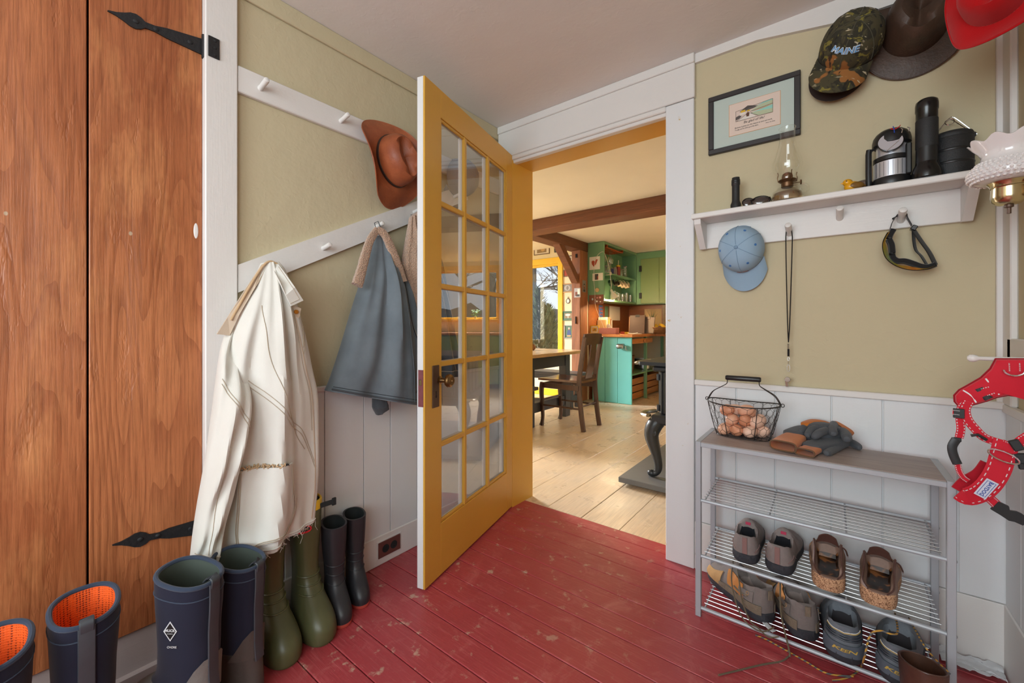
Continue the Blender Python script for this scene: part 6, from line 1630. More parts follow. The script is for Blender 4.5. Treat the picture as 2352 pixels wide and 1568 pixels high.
# brown leather ankle boot before the rack
leather('brown_leather', S(74, 48, 40), S(104, 70, 58), .38, .12); leather('brown_inside', S(64, 38, 26), S(96, 60, 40), .7)
lows = [(0, -.050, .150, .040), (.02, -.055, .158, .043), (.045, -.053, .150, .042), (.07, -.050, .105, .040), (.10, -.048, .066, .038), (.14, -.050, .056, .039), (.185, -.054, .058, .041)]
tb_, rb_ = boot('leather_boot', 'brown leather ankle boot standing before the shoe rack', bM(.176, 1.452, -70), lows, ('brown_leather',), None, (.015, 'sole_dark'), 'brown_inside', top_tilt=.02, rim=('brown_leather', .0022))
MB().tube([rb_(z)[9] + Vector((.002, 0, 0)) for z in (.10, .12, .14, .16, .18)], .010, 8, flat=(1, .25), up=(1, 0, 0)).build('elastic_gusset', 'brown_inside', tb_)
# white shoehorn-like tag lying at the rack front, white rag by the wall
pz = onZ(1768, 1440, .046)
mat('white_plastic', S(214, 216, 220), .4)
tag(MB().tube(curve([onZ(1750, 1420, .050), onZ(1762, 1436, .048), onZ(1778, 1450, .045)], 12), [.006 + .003 * min(1, i / 6) for i in range(13)], 10, flat=(1, .18), up=(0, 0, 1)).build('plastic_shoehorn', 'white_plastic'), 'white plastic shoehorn lying on the rack wires under the hiking shoe', 'shoehorn')
fabric('white_cloth', S(214, 214, 216), 900)
mb = MB()
mb.slab(lambda u, v: Vector((lerp(.262, .395, u), lerp(1.852, 1.800, v) + .02 * noise.noise(Vector((u * 4, v * 3, 0))), .012 + .010 * abs(noise.noise(Vector((u * 7, v * 6, 3)))) + .012 * (1 - v) ** 3)), 24, 14, .002)
tag(mb.build('white_rag', 'white_cloth'), 'crumpled white rag on the floor along the baseboard', 'rag')

# ================================================================== dog harness on a peg of the right wall
HYY = 1.545
pegw = onY(2257, 823, HYY)
hp_ = thing('wall_peg', 'white wooden peg with round knob carrying the red harness', 'peg', (XR - .016, HYY, pegw.z - .02))
MB().lathe([(.008, -.002), (.0065, .01), (.0055, .06), (.005, .108), (.008, .112), (.0098, .118), (.009, .124), (.005, .128), (.0003, .129)], frame_mat((XR - .016, HYY, pegw.z), (0, 1, 0), (-1, 0, 0)), 16).build('dowel', 'white_trim', hp_)
hn = thing('dog_harness', 'red dog harness with black buckles hanging from the wall peg', 'harness', onY(2260, 1200, HYY))
fabric('harness_red', S(206, 26, 48), 900, .7, .12, sheen=.3, bump=.15); fabric('harness_mesh', S(176, 22, 40), 300, .9, .3, bump=.6); fabric('harness_edge', S(150, 16, 30), 900)
mat('buckle_black', S(34, 36, 38), .4); mat('reflect_white', S(226, 228, 230), .5); mat('logo_blue', S(40, 70, 150), .6); mat('logo_patch', S(206, 208, 222), .7)
vest = [(2287, 825), (2276, 847), (2254, 868), (2226, 884), (2204, 896), (2193, 908), (2194, 922), (2202, 931), (2222, 931), (2245, 925), (2266, 919), (2288, 911), (2315, 906), (2345, 910), (2362, 920), (2375, 900), (2378, 860), (2378, 825)]
VP_ = [onY(a, b, HYY - .012) for a, b in vest]
cen = sum(VP_, Vector()) / len(VP_)
mb = MB(); rings_ = []
for sc, dy in ((.90, .010), (.985, .008), (1.0, .004), (1.0, -.004), (.985, -.008), (.90, -.0105), (.6, -.013), (.25, -.014)):
    rings_.append([cen + (p - cen) * sc + Vector((0, dy, 0)) for p in VP_])
mb.rings(rings_, True, True); ve = mb.build('vest', 'harness_red', hn)
MB().tube(VP_, .0036, 6, closed=True).build('edge_binding', 'harness_edge', hn)
def hy(a, b, d=-.026): return onY(a, b, HYY + d)
def strip(name, pts, w, m, parent, d=-.024, th=.0012): return ribbon(name, [hy(a, b, d) for a, b in pts], w, th, m, parent, acr=[(Vector((pts[min(1, len(pts) - 1)][1] - pts[0][1], 0, (pts[min(1, len(pts) - 1)][0] - pts[0][0])))) for _ in range(200)], n=20) if False else MB().tube(curve([hy(a, b, d) for a, b in pts], 20), 1.0, 8, flat=(w, th), up=(0, -1, 0)).build(name, m, parent)
strip('reflective_strip', [(2264, 869), (2279, 888), (2295, 906)], .0017, 'reflect_white', ve)
strip('reflective_strip', [(2212, 896), (2230, 908), (2242, 924)], .0017, 'reflect_white', ve)
strip('grip_tab', [(2248, 891), (2260, 905), (2272, 916)], .0085, 'buckle_black', ve, -.0245)
def stitches(parent, path, d, n=14):
    P = curve([hy(a, b, d) for a, b in path], n * 2); mb = MB()
    for i in range(0, len(P) - 1, 2): mb.tube([P[i], P[i + 1]], .0011, 4)
    tag(mb.build('stitching', 'reflect_white', parent), kind='stuff')
stitches(ve, [(2253, 893), (2273, 888)], -.0265, 4); stitches(ve, [(2268, 908), (2286, 902)], -.0265, 4)
stitches(ve, [(2318, 834), (2319, 853)], -.0265, 5); stitches(ve, [(2342, 834), (2343, 853)], -.0265, 5)
MB().tube([hy(2330, 850, -.030) + Vector((.017 * cos(t), 0, .013 * sin(t))) for t in [pi + q * pi / 12 for q in range(13)]], .0021, 8).build('d_ring', 'chrome', ve)
def strap_(path, w=.0105, d=-.02, nm='strap', st=True, m='harness_red', th=.0016):
    ds = d if isinstance(d, (list, tuple)) else [d] * len(path)
    P = curve([hy(a, b, q) for (a, b), q in zip(path, ds)], 30)
    o = MB().tube(P, 1.0, 10, flat=(w, th), up=(0, -1, 0)).build(nm, m, hn)
    if st:
        for s in (-1, 1):
            mb = MB()
            for i in range(0, len(P) - 1, 2):
                t = (P[i + 1] - P[i]).normalized(); nrm = t.cross(Vector((0, -1, 0))).normalized() * (w * .72 * s) + Vector((0, -th - .0004, 0))
                mb.tube([P[i] + nrm, P[i + 1] + nrm], .0009, 4)
            tag(mb.build('stitching', 'reflect_white', o), kind='stuff')
    return o
strap_([(2215, 925), (2207, 940), (2205, 962), (2207, 985), (2203, 1005)], .008)
strap_([(2225, 922), (2217, 940), (2222, 962), (2240, 985), (2262, 1005), (2300, 1018)], .0095, -.024)
strap_([(2188, 946), (2204, 948)], .007, -.028)
MB().box((-.010, -.003, -.012), (.010, .003, .012), Matrix.Translation(hy(2202, 949, -.027)), .001).build('slider', 'buckle_black', hn, smooth=False)
MB().tube([hy(2230, 1000, -.032), hy(2246, 998, -.034), hy(2266, 1010, -.032)], .0035, 8).build('slider', 'buckle_black', hn)
MB().tube(curve([hy(2197, 1008, -.022), hy(2187, 1025, -.022), hy(2190, 1045, -.022), hy(2199, 1065, -.022)], 14), [.006, .009, .010, .010, .010, .0095, .009, .009, .0095, .010, .010, .009, .008, .006, .006][:13] if False else .0092, 10, flat=(1, .6), up=(0, -1, 0)).build('side_buckle', 'buckle_black', hn)
MB().box((-.007, -.003, -.005), (.007, .003, .005), Matrix.Translation(hy(2199, 1009, -.022)), .001).build('slider', 'buckle_black', hn, smooth=False)
strap_([(2199, 1062), (2203, 1080), (2212, 1095), (2224, 1104)], .006, -.018)
# chest band: inside mesh, broad face with patch
cb_ = strap_([(2312, 1012), (2303, 1045), (2292, 1080), (2272, 1112), (2248, 1132), (2222, 1140), (2205, 1130)], .0215, [-.03, -.034, -.038, -.04, -.036, -.026, -.012], 'chest_band', True)
MB().tube(curve([hy(a, b, q) for a, b, q in ((2203, 1128, -.004), (2222, 1108, .004), (2252, 1090, .006), (2272, 1065, .002))], 24), 1.0, 10, flat=(.016, .003), up=(0, -1, .3)).build('mesh_lining', 'harness_mesh', hn)
Pm = hy(2265, 1122, -.044); tdir = (hy(2285, 1095, -.044) - hy(2246, 1138, -.042)).normalized()
Mp = cframe(Pm, -tdir, Vector((0, -1, 0)))
pa = MB().box((-.024, -.011, -.0005), (.024, .011, .0014), Mp, .0004).build('logo_patch', 'logo_patch', hn, smooth=False)
for a, b in (((-.020, -.008), (.020, -.0072)), ((-.020, .0072), (.020, .008)), ((-.020, -.008), (-.0192, .008)), ((.0192, -.008), (.020, .008))):
    MB().box((a[0], a[1], .0014), (b[0], b[1], .0019), Mp).build('patch_border', 'logo_blue', pa, smooth=False)
text_mesh('lettering', 'BAYDOG', Mp @ Matrix.Translation((0, 0, .0017)), .0098, 'logo_blue', pa, bold=.0002)
MB().tube([hy(2305, 1048, -.045) + Vector((.024 * cos(t), -.004 * cos(t), .012 * sin(t) - .008 * cos(t))) for t in [q * pi / 12 for q in range(24)]], .0019, 8, closed=True).build('d_ring', 'chrome', hn)
strap_([(2300, 1018), (2325, 1025), (2352, 1008), (2372, 996)], .0105, -.030)
MB().box((-.009, -.004, -.013), (.009, .004, .013), frame_mat(hy(2334, 1022, -.036), (1, 0, .5)), .002).build('slider', 'buckle_black', hn, smooth=False)
mb = MB()
Mq = frame_mat(hy(2340, 1052, -.03), (1, 0, .15))
mb.box((-.012, -.005, -.012), (.024, .005, .012), Mq, .002); mb.box((-.022, -.004, -.022), (-.012, .004, -.008), Mq, .002); mb.box((-.004, -.004, -.026), (.006, .004, -.010), Mq, .002); mb.build('side_buckle', 'buckle_black', hn, smooth=False)
strap_([(2268, 1140), (2282, 1152), (2296, 1166)], .0105, -.030)
Mq = frame_mat(hy(2322, 1180, -.03), (1, 0, -.55))
MB().prism([(-.030, -.013), (-.012, -.014), (.004, -.016), (.012, -.012), (.026, -.010), (.026, .010), (.012, .013), (.004, .012), (-.006, .006), (-.012, .014), (-.030, .013)], -.004, .004, Mq @ Matrix.Rotation(pi / 2, 4, 'X')).build('side_buckle', 'buckle_black', hn, smooth=False)
# ================================================================== dining table, benches, chair
paint('charcoal_paint', S(66, 68, 74), .42, chip=S(120, 80, 60), amount=.74)
wood('table_top_wood', S(176, 132, 84), S(214, 178, 128), S(232, 206, 164), 'X', 7, .08, .22, coat=.4, bump=.05)
tb = thing('dining_table', 'dining table with pale wood top and charcoal trestle legs', 'table', (-3.2, 3.78, 0))
for a, b in ((3.20, 3.49), (3.492, 3.78), (3.782, 4.07), (4.072, 4.35)): MB().box((-3.98, a, .722), (-2.40, b, .756), bev=.003).build('top_plank', 'table_top_wood', tb, smooth=False)
wood('table_end_wood', S(176, 126, 74), S(210, 168, 112), S(228, 196, 148), 'Y', 7, .08, .22, coat=.4, bump=.05)
MB().box((-2.398, 3.20, .722), (-2.29, 4.35, .756), bev=.003).build('breadboard_end', 'table_end_wood', tb, smooth=False)
for x in (-3.86, -2.50):
    for y in (3.38, 4.10): MB().box((x, y, 0), (x + .09, y + .10, .722), bev=.003).build('leg', 'charcoal_paint', tb, smooth=False)
    MB().box((x + .01, 3.48, .585), (x + .08, 4.10, .722), bev=.003).build('apron', 'charcoal_paint', tb, smooth=False)
    MB().box((x + .01, 3.48, .14), (x + .08, 4.10, .24), bev=.003).build('foot_rail', 'charcoal_paint', tb, smooth=False)
MB().box((-3.77, 3.74, .16), (-2.50, 3.80, .24), bev=.003).build('stretcher', 'charcoal_paint', tb, smooth=False)
def bench(label, y0, y1, x1):
    b = thing('bench', label, 'bench', (-3.1, (y0 + y1) / 2, 0), group='charcoal benches')
    MB().box((-3.9, y0, .418), (x1, y1, .450), bev=.004).build('seat', 'charcoal_paint', b, smooth=False)
    for x in (-3.78, x1 - .17):
        for y in (y0 + .02, y1 - .08): MB().box((x, y, 0), (x + .07, y + .06, .418), bev=.003).build('leg', 'charcoal_paint', b, smooth=False)
        MB().box((x + .01, y0 + .08, .10), (x + .06, y1 - .08, .16), bev=.003).build('foot_rail', 'charcoal_paint', b, smooth=False)
    MB().box((-3.78, (y0 + y1) / 2 - .02, .34), (x1 - .12, (y0 + y1) / 2 + .02, .418), bev=.003).build('apron', 'charcoal_paint', b, smooth=False)
bench('charcoal bench at the doorway side of the table', 3.00, 3.30, -2.24)
bench('charcoal bench at the window side of the table', 4.47, 4.77, -2.46)
mat('gourd_brown', S(120, 78, 44), .4, var=.25, scale=40)
gp0 = onZ(1222, 800, .756)
tag(MB().lathe([(.018, 0), (.03, .008), (.042, .03), (.040, .052), (.026, .068), (.010, .074), (.004, .082), (.0004, .083)], Matrix.Translation((-2.75, 3.92, .756)), 20).build('wooden_gourd', 'gourd_brown'), 'small round brown gourd on the dining table', 'gourd')
wood('chair_wood', S(44, 26, 20), S(74, 44, 32), S(98, 62, 44), 'Z', 8, .08, .35, coat=.25, wear=None)
wood('seat_wood', S(60, 34, 22), S(104, 62, 40), S(132, 86, 58), 'Y', 8, .08, .25, coat=.5)
chm = thing('dining_chair', 'dark brown wooden dining chair with splat back', 'chair', (-2.17, 3.79, 0))
def seatp(u, v):
    x = lerp(-2.44, -1.955, u); w = lerp(.215, .18, u); y = 3.79 + (2 * v - 1) * w * (1 - .04 * (1 if u < .05 else 0))
    return Vector((x, y, .468 - .012 * sin(pi * u) * sin(pi * v) + .006 * (abs(2 * v - 1) ** 3)))
MB().slab(seatp, 12, 12, -.022).build('seat', 'seat_wood', chm)
for s in (-1, 1):
    yf = 3.79 + s * .185; yb = 3.79 + s * .172
    MB().tube(curve([(-2.40, yf, .450), (-2.412, yf, .36), (-2.402, yf, .22), (-2.395, yf, .10), (-2.402, yf, .04), (-2.41, yf, .002)], 15), [.022, .023, .0225, .022, .021, .020, .019, .018, .017, .0165, .016, .016, .017, .019, .021, .022], 8, flat=(1, 1), up=(0, 1, 0)).build('leg', 'chair_wood', chm)
    MB().tube(curve([(-1.925, yb, .002), (-1.955, yb, .20), (-1.975, yb, .45), (-1.955, yb, .65), (-1.905, yb * 1.0 + s * .004, .93)], 20), .021, 8, flat=(.85, 1.15), up=(1, 0, 0)).build('back_post', 'chair_wood', chm)
    MB().tube([(-2.395, yf, .215), (-1.958, yb, .215)], .010, 8).build('side_stretcher', 'chair_wood', chm)
    MB().box((-2.40, yf - .010, .395), (-1.97, yf + .006, .447), bev=.002).build('side_rail', 'chair_wood', chm, smooth=False)
MB().tube([(-2.40, 3.62, .27), (-2.40, 3.96, .27)], .010, 8).build('front_stretcher', 'chair_wood', chm)
MB().tube([(-1.957, 3.63, .24), (-1.957, 3.95, .24)], .010, 8).build('back_stretcher', 'chair_wood', chm)
MB().box((-2.412, 3.61, .395), (-2.39, 3.97, .447), bev=.002).build('front_rail', 'chair_wood', chm, smooth=False)
MB().slab(lambda u, v: Vector((-1.908 + .022 * sin(pi * u) + .012 * (v - .5), lerp(3.605, 3.975, u), lerp(.845, .955, v) + .008 * sin(pi * u))), 14, 6, .02).build('top_rail', 'chair_wood', chm)
MB().slab(lambda u, v: Vector((lerp(-1.962, -1.895, v) + .010 * sin(pi * v), 3.79 + (2 * u - 1) * lerp(.07, .055, v), lerp(.50, .87, v))), 6, 10, .012).build('splat', 'chair_wood', chm)
MB().box((-1.985, 3.63, .47), (-1.960, 3.95, .53), bev=.004).build('back_rail', 'chair_wood', chm, smooth=False)

# ================================================================== cabinets and counter
pc = thing('peninsula_counter', 'counter with turquoise board end and warm wood worktop', 'counter', (-2.37, 6.0, 0))
for a, b in ((-2.655, -2.47), (-2.468, -2.285), (-2.283, -2.09)):
    MB().box((a, 5.25, 0.002), (b, 5.275, .888), bev=.003).build('end_board', 'turquoise_paint', pc, smooth=False)
MB().box((-2.735, 5.205, .890), (-2.06, 6.10, .928), bev=.005).build('worktop', 'counter_wood', pc, smooth=False)
MB().box((-2.735, 6.102, .890), (1.85, 6.735, .928), bev=.005).build('worktop', 'counter_wood', pc, smooth=False)
for y in (5.86, 6.6): MB().box((-2.155, y, .002), (-2.115, y + .04, .888), bev=.003).build('leg', 'green_paint', pc, smooth=False)
MB().box((-2.70, 5.29, .37), (-2.12, 6.68, .392), bev=.003).build('lower_shelf', 'green_paint', pc, smooth=False)
MB().box((-2.73, 5.29, .002), (-2.715, 6.72, .888)).build('back_panel', 'splash_wood', pc, smooth=False)
MB().box((-2.12, 5.29, .80), (-2.10, 6.08, .865), bev=.003).build('drawer_front', 'counter_wood', pc, smooth=False)
MB().ell((0, 0, 0), (.016, .026, .026), Matrix.Translation((-2.09, 5.72, .83)), 14, 8).build('drawer_knob', 'counter_wood', pc)
for i, x0 in enumerate((-1.55, -1.0, -.45, .1, .65, 1.2)):
    cbn = thing('base_cabinet', ['first', 'second', 'third', 'fourth', 'fifth', 'sixth'][i] + ' green base cabinet from the peninsula under the back worktop', 'cabinet', (x0 + .27, 6.45, 0), group='green base cabinets along the back wall')
    MB().box((x0, 6.17, .08), (x0 + .545, 6.73, .885), bev=.002).build('carcass', 'green_paint', cbn, smooth=False)
    dd = MB().box((x0 + .02, 6.15, .12), (x0 + .525, 6.17, .86), bev=.003).build('door', 'green_door_paint', cbn, smooth=False)
    MB().ell((0, 0, 0), (.014, .016, .014), Matrix.Translation((x0 + .48, 6.14, .70)), 10, 8).build('knob', 'black_iron', dd)
# backsplash
struct(B('trim_12', (-2.74, 6.735, .93), (W2[0] - .1, 6.75, 1.39), 'splash_wood'), 'brown wood backsplash along the back worktop')
struct(B('trim_13', (-2.742, 5.27, .93), (-2.728, 6.735, 1.39), 'splash_wood'), 'brown wood backsplash behind the clamp lamp')
# open green shelves
SHX = -2.48
hs = thing('open_shelves', 'green open shelf cabinet of glasses and cups beside the post', 'shelf', (-2.61, 5.85, 1.39))
MB().box((-2.728, 5.25, 1.385), (SHX, 5.272, 2.205), bev=.002).build('end_panel', 'green_paint', hs, smooth=False)
MB().box((-2.728, 5.272, 1.385), (-2.714, 6.44, 2.205)).build('back_panel', 'green_paint', hs, smooth=False)
MB().box((-2.714, 5.272, 1.385), (SHX, 6.44, 1.412), bev=.002).build('bottom_board', 'green_paint', hs, smooth=False)
MB().box((-2.714, 5.272, 1.765), (SHX, 6.44, 1.787), bev=.002).build('shelf_board', 'green_paint', hs, smooth=False)
MB().box((-2.714, 5.272, 2.17), (SHX, 6.44, 2.205), bev=.002).build('top_board', 'green_paint', hs, smooth=False)
MB().box((-2.714, 6.418, 1.412), (SHX, 6.44, 2.17)).build('end_panel', 'green_paint', hs, smooth=False)
wc = thing('wall_cabinet', 'green wall cabinet with two board door and black hinges', 'cabinet', (-1.9, 6.6, 1.39))
MB().box((-2.728, 6.445, 1.385), (-.55, 6.735, 2.205), bev=.002).build('carcass', 'green_paint', wc, smooth=False)
for x0 in (-2.41, -1.78, -1.15):
    d = MB().box((x0, 6.425, 1.395), (x0 + .29, 6.445, 2.10), bev=.003).build('door', 'green_door_paint', wc, smooth=False)
    MB().box((x0 + .292, 6.425, 1.395), (x0 + .585, 6.445, 2.10), bev=.003).build('door_board', 'green_door_paint', d, smooth=False)
    for z in (1.52, 1.95): MB().box((x0 - .022, 6.418, z - .045), (x0 + .018, 6.426, z + .045), bev=.002).build('hinge', 'black_iron', d, smooth=False)
    MB().box((x0 + .555, 6.418, 1.50), (x0 + .575, 6.426, 1.58), bev=.002).build('latch', 'black_iron', d, smooth=False)
# glass rack with hanging wine glasses
wood('red_wood', S(110, 44, 18), S(170, 78, 34), S(192, 100, 50), 'Y', 8, .1, .35)
wr_ = thing('glass_rack', 'red brown slatted glass rack under the cabinet top', 'rack', (-2.60, 5.62, 2.12))
for q in range(6): MB().box((-2.70 + q * .040, 5.34, 2.125), (-2.683 + q * .040, 5.90, 2.140), bev=.001).build('slat', 'red_wood', wr_, smooth=False)
for y in (5.34, 5.88): MB().box((-2.705, y, 2.14), (-2.475, y + .02, 2.169), bev=.001).build('rail', 'red_wood', wr_, smooth=False)
glass('kitchen_glass', (.94, .95, .95, 1), refl=.35)
WG = [(.030, .0), (.030, .002), (.005, .006), (.0035, .02), (.0035, .075), (.010, .085), (.026, .10), (.034, .125), (.035, .15), (.030, .175)]
for i, (x, y) in enumerate(((-2.55, 5.40), (-2.53, 5.54), (-2.57, 5.68))):
    M = Matrix.Translation((x, y, 2.122)) @ Matrix.Rotation(pi, 4, 'X')
    tag(MB().lathe(WG, M, 16, cap=False).build('wine_glass', 'kitchen_glass'), ['first', 'second', 'third'][i] + ' stemmed wine glass from the post, hanging from the rack', 'glass', 'wine glasses under the rack')
TM = [(.028, 0), (.030, .002), (.034, .10), (.0325, .10), (.0285, .006), (.0003, .006)]
for i in range(9):
    x, y = -2.53 - .06 * (i % 2), 5.70 + i * .075
    M = Matrix.Translation((x, y, 1.412)) @ Matrix.Diagonal((.95, .95, 1.15 + .25 * ((i * 7) % 3 == 0), 1))
    tag(MB().lathe(TM, M, 14).build('tumbler', 'kitchen_glass'), ['first', 'second', 'third', 'fourth', 'fifth', 'sixth', 'seventh', 'eighth', 'ninth'][i] + ' glass tumbler from the clamp lamp on the lowest green shelf', 'glass', 'tumblers on the lowest green shelf')
mat('jar_red', S(150, 60, 54), .3, var=.3, scale=80); mat('lid_yellow', S(226, 180, 30), .4); mat('jar_blue', S(44, 54, 110), .3); mat('jar_grey', S(150, 140, 130), .3, var=.3, scale=60)
JR = [(.030, 0), (.033, .003), (.033, .085), (.026, .098), (.026, .110), (.0003, .112)]
for i, (y, m, s, lab) in enumerate(((5.44, 'kitchen_glass', .9, 'clear jar at the end of the middle green shelf'), (5.54, 'kitchen_glass', 1.35, 'tall clear jar beneath the wine glasses'), (5.63, 'jar_blue', .8, 'dark blue jar on the middle green shelf'), (5.74, 'jar_grey', 1.0, 'greyish jar beside the yellow lidded jar'), (5.86, 'jar_red', 1.25, 'red jar with yellow lid on the middle green shelf'), (5.99, 'kitchen_glass', 1.0, 'clear jar beside the swing-top bottle'), (6.12, 'kitchen_glass', 1.5, 'tall clear bottle on the middle green shelf'))):
    t = thing('storage_jar', lab, 'jar', (-2.54, y, 1.787), group='jars on the middle green shelf')
    MB().lathe([(r, z * s) for r, z in JR], WM[t], 16).build('body', m, t)
    if m == 'jar_red':
        MB().lathe([(.030, .11 * s), (.031, .112 * s), (.031, .128 * s), (.0003, .130 * s)], WM[t], 16).build('lid', 'lid_yellow', t); MB().tube([WM[t] @ Vector((0, 0, .13 * s)), WM[t] @ Vector((.004, .004, .19 * s))], .005, 8).build('scoop_handle', 'paper_cream', t)
    else: MB().lathe([(.0265, .108 * s), (.0265, .118 * s), (.0003, .119 * s)], WM[t], 14).build('lid', 'jar_grey', t)
mat('cup_cream', S(214, 190, 160), .35, var=.1)
mat('cup_dark', S(70, 60, 52), .35)
for i, (y, m, r, lab) in enumerate(((5.62, 'steel', .045, 'wire strainer hanging under the middle green shelf'), (5.80, 'cup_dark', .034, 'dark mug hanging under the middle green shelf'), (5.92, 'cup_cream', .034, 'cream mug hanging beside the dark mug'), (6.05, 'cup_cream', .042, 'large cream mug hanging under the middle green shelf'), (6.19, 'cup_cream', .040, 'cream mug hanging farthest along the middle green shelf'))):
    t = thing('hanging_mug', lab, 'mug', (-2.53, y, 1.62), group='mugs hanging under the middle green shelf')
    M = Matrix.Translation((-2.54, y, 1.670)) @ Matrix.Rotation(math.radians(78), 4, 'Y')
    MB().lathe([(r * .85, -.035), (r, -.03), (r, .035), (r * .92, .035), (r * .92, -.027), (.0004, -.027)], M, 20).build('bowl', m, t)
    MB().tube([Vector((-2.54, y, 1.670 + r)) + Vector((.022 * cos(a), 0, .022 * sin(a))) for a in [q * pi / 8 for q in range(9)]], .005, 8).build('handle', m, t)
    MB().tube([(-2.54, y, 1.765), (-2.54, y, 1.735), (-2.53, y, 1.728), (-2.52, y, 1.735)], .002, 6).build('hook', 'brass', t)
# clamp lamp
cl = thing('clamp_lamp', 'white clamp lamp with lit cone shade on the green shelf', 'lamp', (-2.42, 5.45, 1.42))
mat('lamp_white', S(222, 214, 200), .35); emit('bulb_warm', (1.0, .70, .34, 1), 30)
LP = Vector((-2.425, 5.44, 1.455))
Ml = Matrix.Translation(LP) @ Matrix.Rotation(math.radians(-14), 4, 'Y') @ Matrix.Rotation(math.radians(22), 4, 'X')
MB().lathe([(.010, .105), (.016, .100), (.019, .080), (.020, .060), (.030, .044), (.046, .015), (.054, -.018), (.055, -.024), (.052, -.024), (.044, .012), (.028, .040), (.017, .058)], Ml, 28, cap=False).lathe([(.0003, .107), (.010, .105), (.0105, .1)], Ml, 20).build('shade', 'lamp_white', cl)
MB().lathe([(.0003, -.012), (.014, -.008), (.020, .006), (.016, .022), (.010, .04)], Ml, 18).build('bulb', 'bulb_warm', cl)
MB().tube(curve([Ml @ Vector((0, 0, .105)), Vector((-2.455, 5.43, 1.60)), Vector((-2.462, 5.42, 1.70)), Vector((-2.468, 5.41, 1.79))], 24), .005, 8).build('gooseneck', 'lamp_white', cl)
MB().box((-2.53, 5.385, 1.788), (-2.455, 5.435, 1.796), bev=.002).box((-2.53, 5.385, 1.752), (-2.455, 5.435, 1.764), bev=.002).box((-2.47, 5.39, 1.755), (-2.450, 5.43, 1.795), bev=.003).build('clamp', 'lamp_white', cl, smooth=False)
MB().tube(curve([Vector((-2.455, 5.41, 1.78)), Vector((-2.47, 5.30, 1.98)), Vector((-2.50, 5.244, 2.06)), Vector((-2.60, 5.242, 1.98)), Vector((-2.63, 5.242, 1.75)), Vector((-2.615, 5.242, 1.5)), Vector((-2.60, 5.242, 1.30)), Vector((-2.52, 5.30, 1.05)), Vector((-2.50, 5.36, .95))], 60), .003, 6).build('cord', 'lamp_white', cl)
ld = bpy.data.lights.new('clamp_lamp_bulb', 'POINT'); ld.energy = 22; ld.color = (1.0, .72, .40); ld.shadow_soft_size = .025
lo_ = bpy.data.objects.new('clamp_lamp_bulb', ld); COL.objects.link(lo_); lo_.location = LP + Vector((.0, -.004, -.045))
# warm ceiling lamp over the stove side of the kitchen
cg = thing('ceiling_lamp', 'round frosted ceiling lamp over the kitchen', 'lamp', (1.2, 3.4, 2.1)); emit('frosted_lit', (1.0, .90, .76, 1), 13)
MB().lathe([(.0003, 2.11), (.10, 2.115), (.16, 2.14), (.17, 2.17), (.17, 2.185)], Matrix.Translation((1.2, 3.4, 0)), 28).build('globe', 'frosted_lit', cg)
MB().lathe([(.175, 2.18), (.18, 2.185), (.18, 2.209), (.0003, 2.209)], Matrix.Translation((1.2, 3.4, 0)), 28).build('rim', 'brass', cg)

# things on the worktop
ZW = .928
def framed(name, label, c, w, h, m_frame, m_mat, arts=(), normal='y', bw=.012, th=.014, cat='picture', group=None, tilt=0.0, matw=.0):
    """small framed picture: c centre of the back face; normal y faces -y, x faces +x"""
    if normal == 'y': M = Matrix(((1, 0, 0, c[0]), (0, 0, -1, c[1]), (0, 1, 0, c[2]), (0, 0, 0, 1)))
    else: M = Matrix(((0, 0, 1, c[0]), (1, 0, 0, c[1]), (0, 1, 0, c[2]), (0, 0, 0, 1)))
    if tilt: M = M @ Matrix.Rotation(tilt, 4, 'X')
    t = thing(name, label, cat, M=M, group=group)
    if bw > 0:
        for a, b in (((-w / 2, -h / 2), (w / 2, -h / 2 + bw)), ((-w / 2, h / 2 - bw), (w / 2, h / 2)), ((-w / 2, -h / 2 + bw), (-w / 2 + bw, h / 2 - bw)), ((w / 2 - bw, -h / 2 + bw), (w / 2, h / 2 - bw))):
            MB().box((a[0], a[1], 0), (b[0], b[1], th), M, .0015).build('frame_bar', m_frame, t, smooth=False)
    MB().box((-w / 2 + bw, -h / 2 + bw, 0), (w / 2 - bw, h / 2 - bw, th * .45), M).build('sheet', m_mat, t, smooth=False)
    for i, (poly, m) in enumerate(arts):
        MB().prism([(p[0] * w / 2, p[1] * h / 2) for p in poly], th * .45, th * .45 + .0008 * (i + 1), M).build('image', m, t, smooth=False)
    return t
for nm, c in (('pic_white', (232, 226, 214)), ('pic_sepia', (150, 128, 96)), ('pic_dark', (70, 66, 62)), ('pic_green', (88, 120, 96)), ('pic_sky', (176, 196, 206)), ('pic_red', (176, 76, 52)), ('pic_tan', (200, 168, 120)), ('pic_blue', (72, 92, 140)), ('pic_skin', (196, 150, 124)), ('pic_brown', (128, 76, 56)), ('pic_silver', (176, 176, 176)), ('pic_grey', (130, 128, 122)), ('pic_pink', (214, 150, 150)), ('pic_yellow', (222, 190, 60))):
    mat(nm, S(*c), .6, var=.10, scale=60)
wood('frame_brown', S(92, 70, 50), S(124, 98, 70), S(150, 122, 90), 'Z', 8, .1, .4); wood('frame_oak', S(170, 120, 60), S(204, 156, 90), S(220, 178, 116), 'Z', 8, .1, .4)
def wallpic(x0, y0, x1, y1, Y): a = onY(x0, y1, Y); b = onY(x1, y0, Y); return ((a.x + b.x) / 2, Y, (a.z + b.z) / 2), abs(b.x - a.x), abs(b.z - a.z)
sq = lambda a, b, c, d: [(a, b), (c, b), (c, d), (a, d)]
oval = lambda cx, cy, rx, ry, n=20: [(cx + rx * cos(2 * pi * q / n), cy + ry * sin(2 * pi * q / n)) for q in range(n)]
WYF = WY - .001
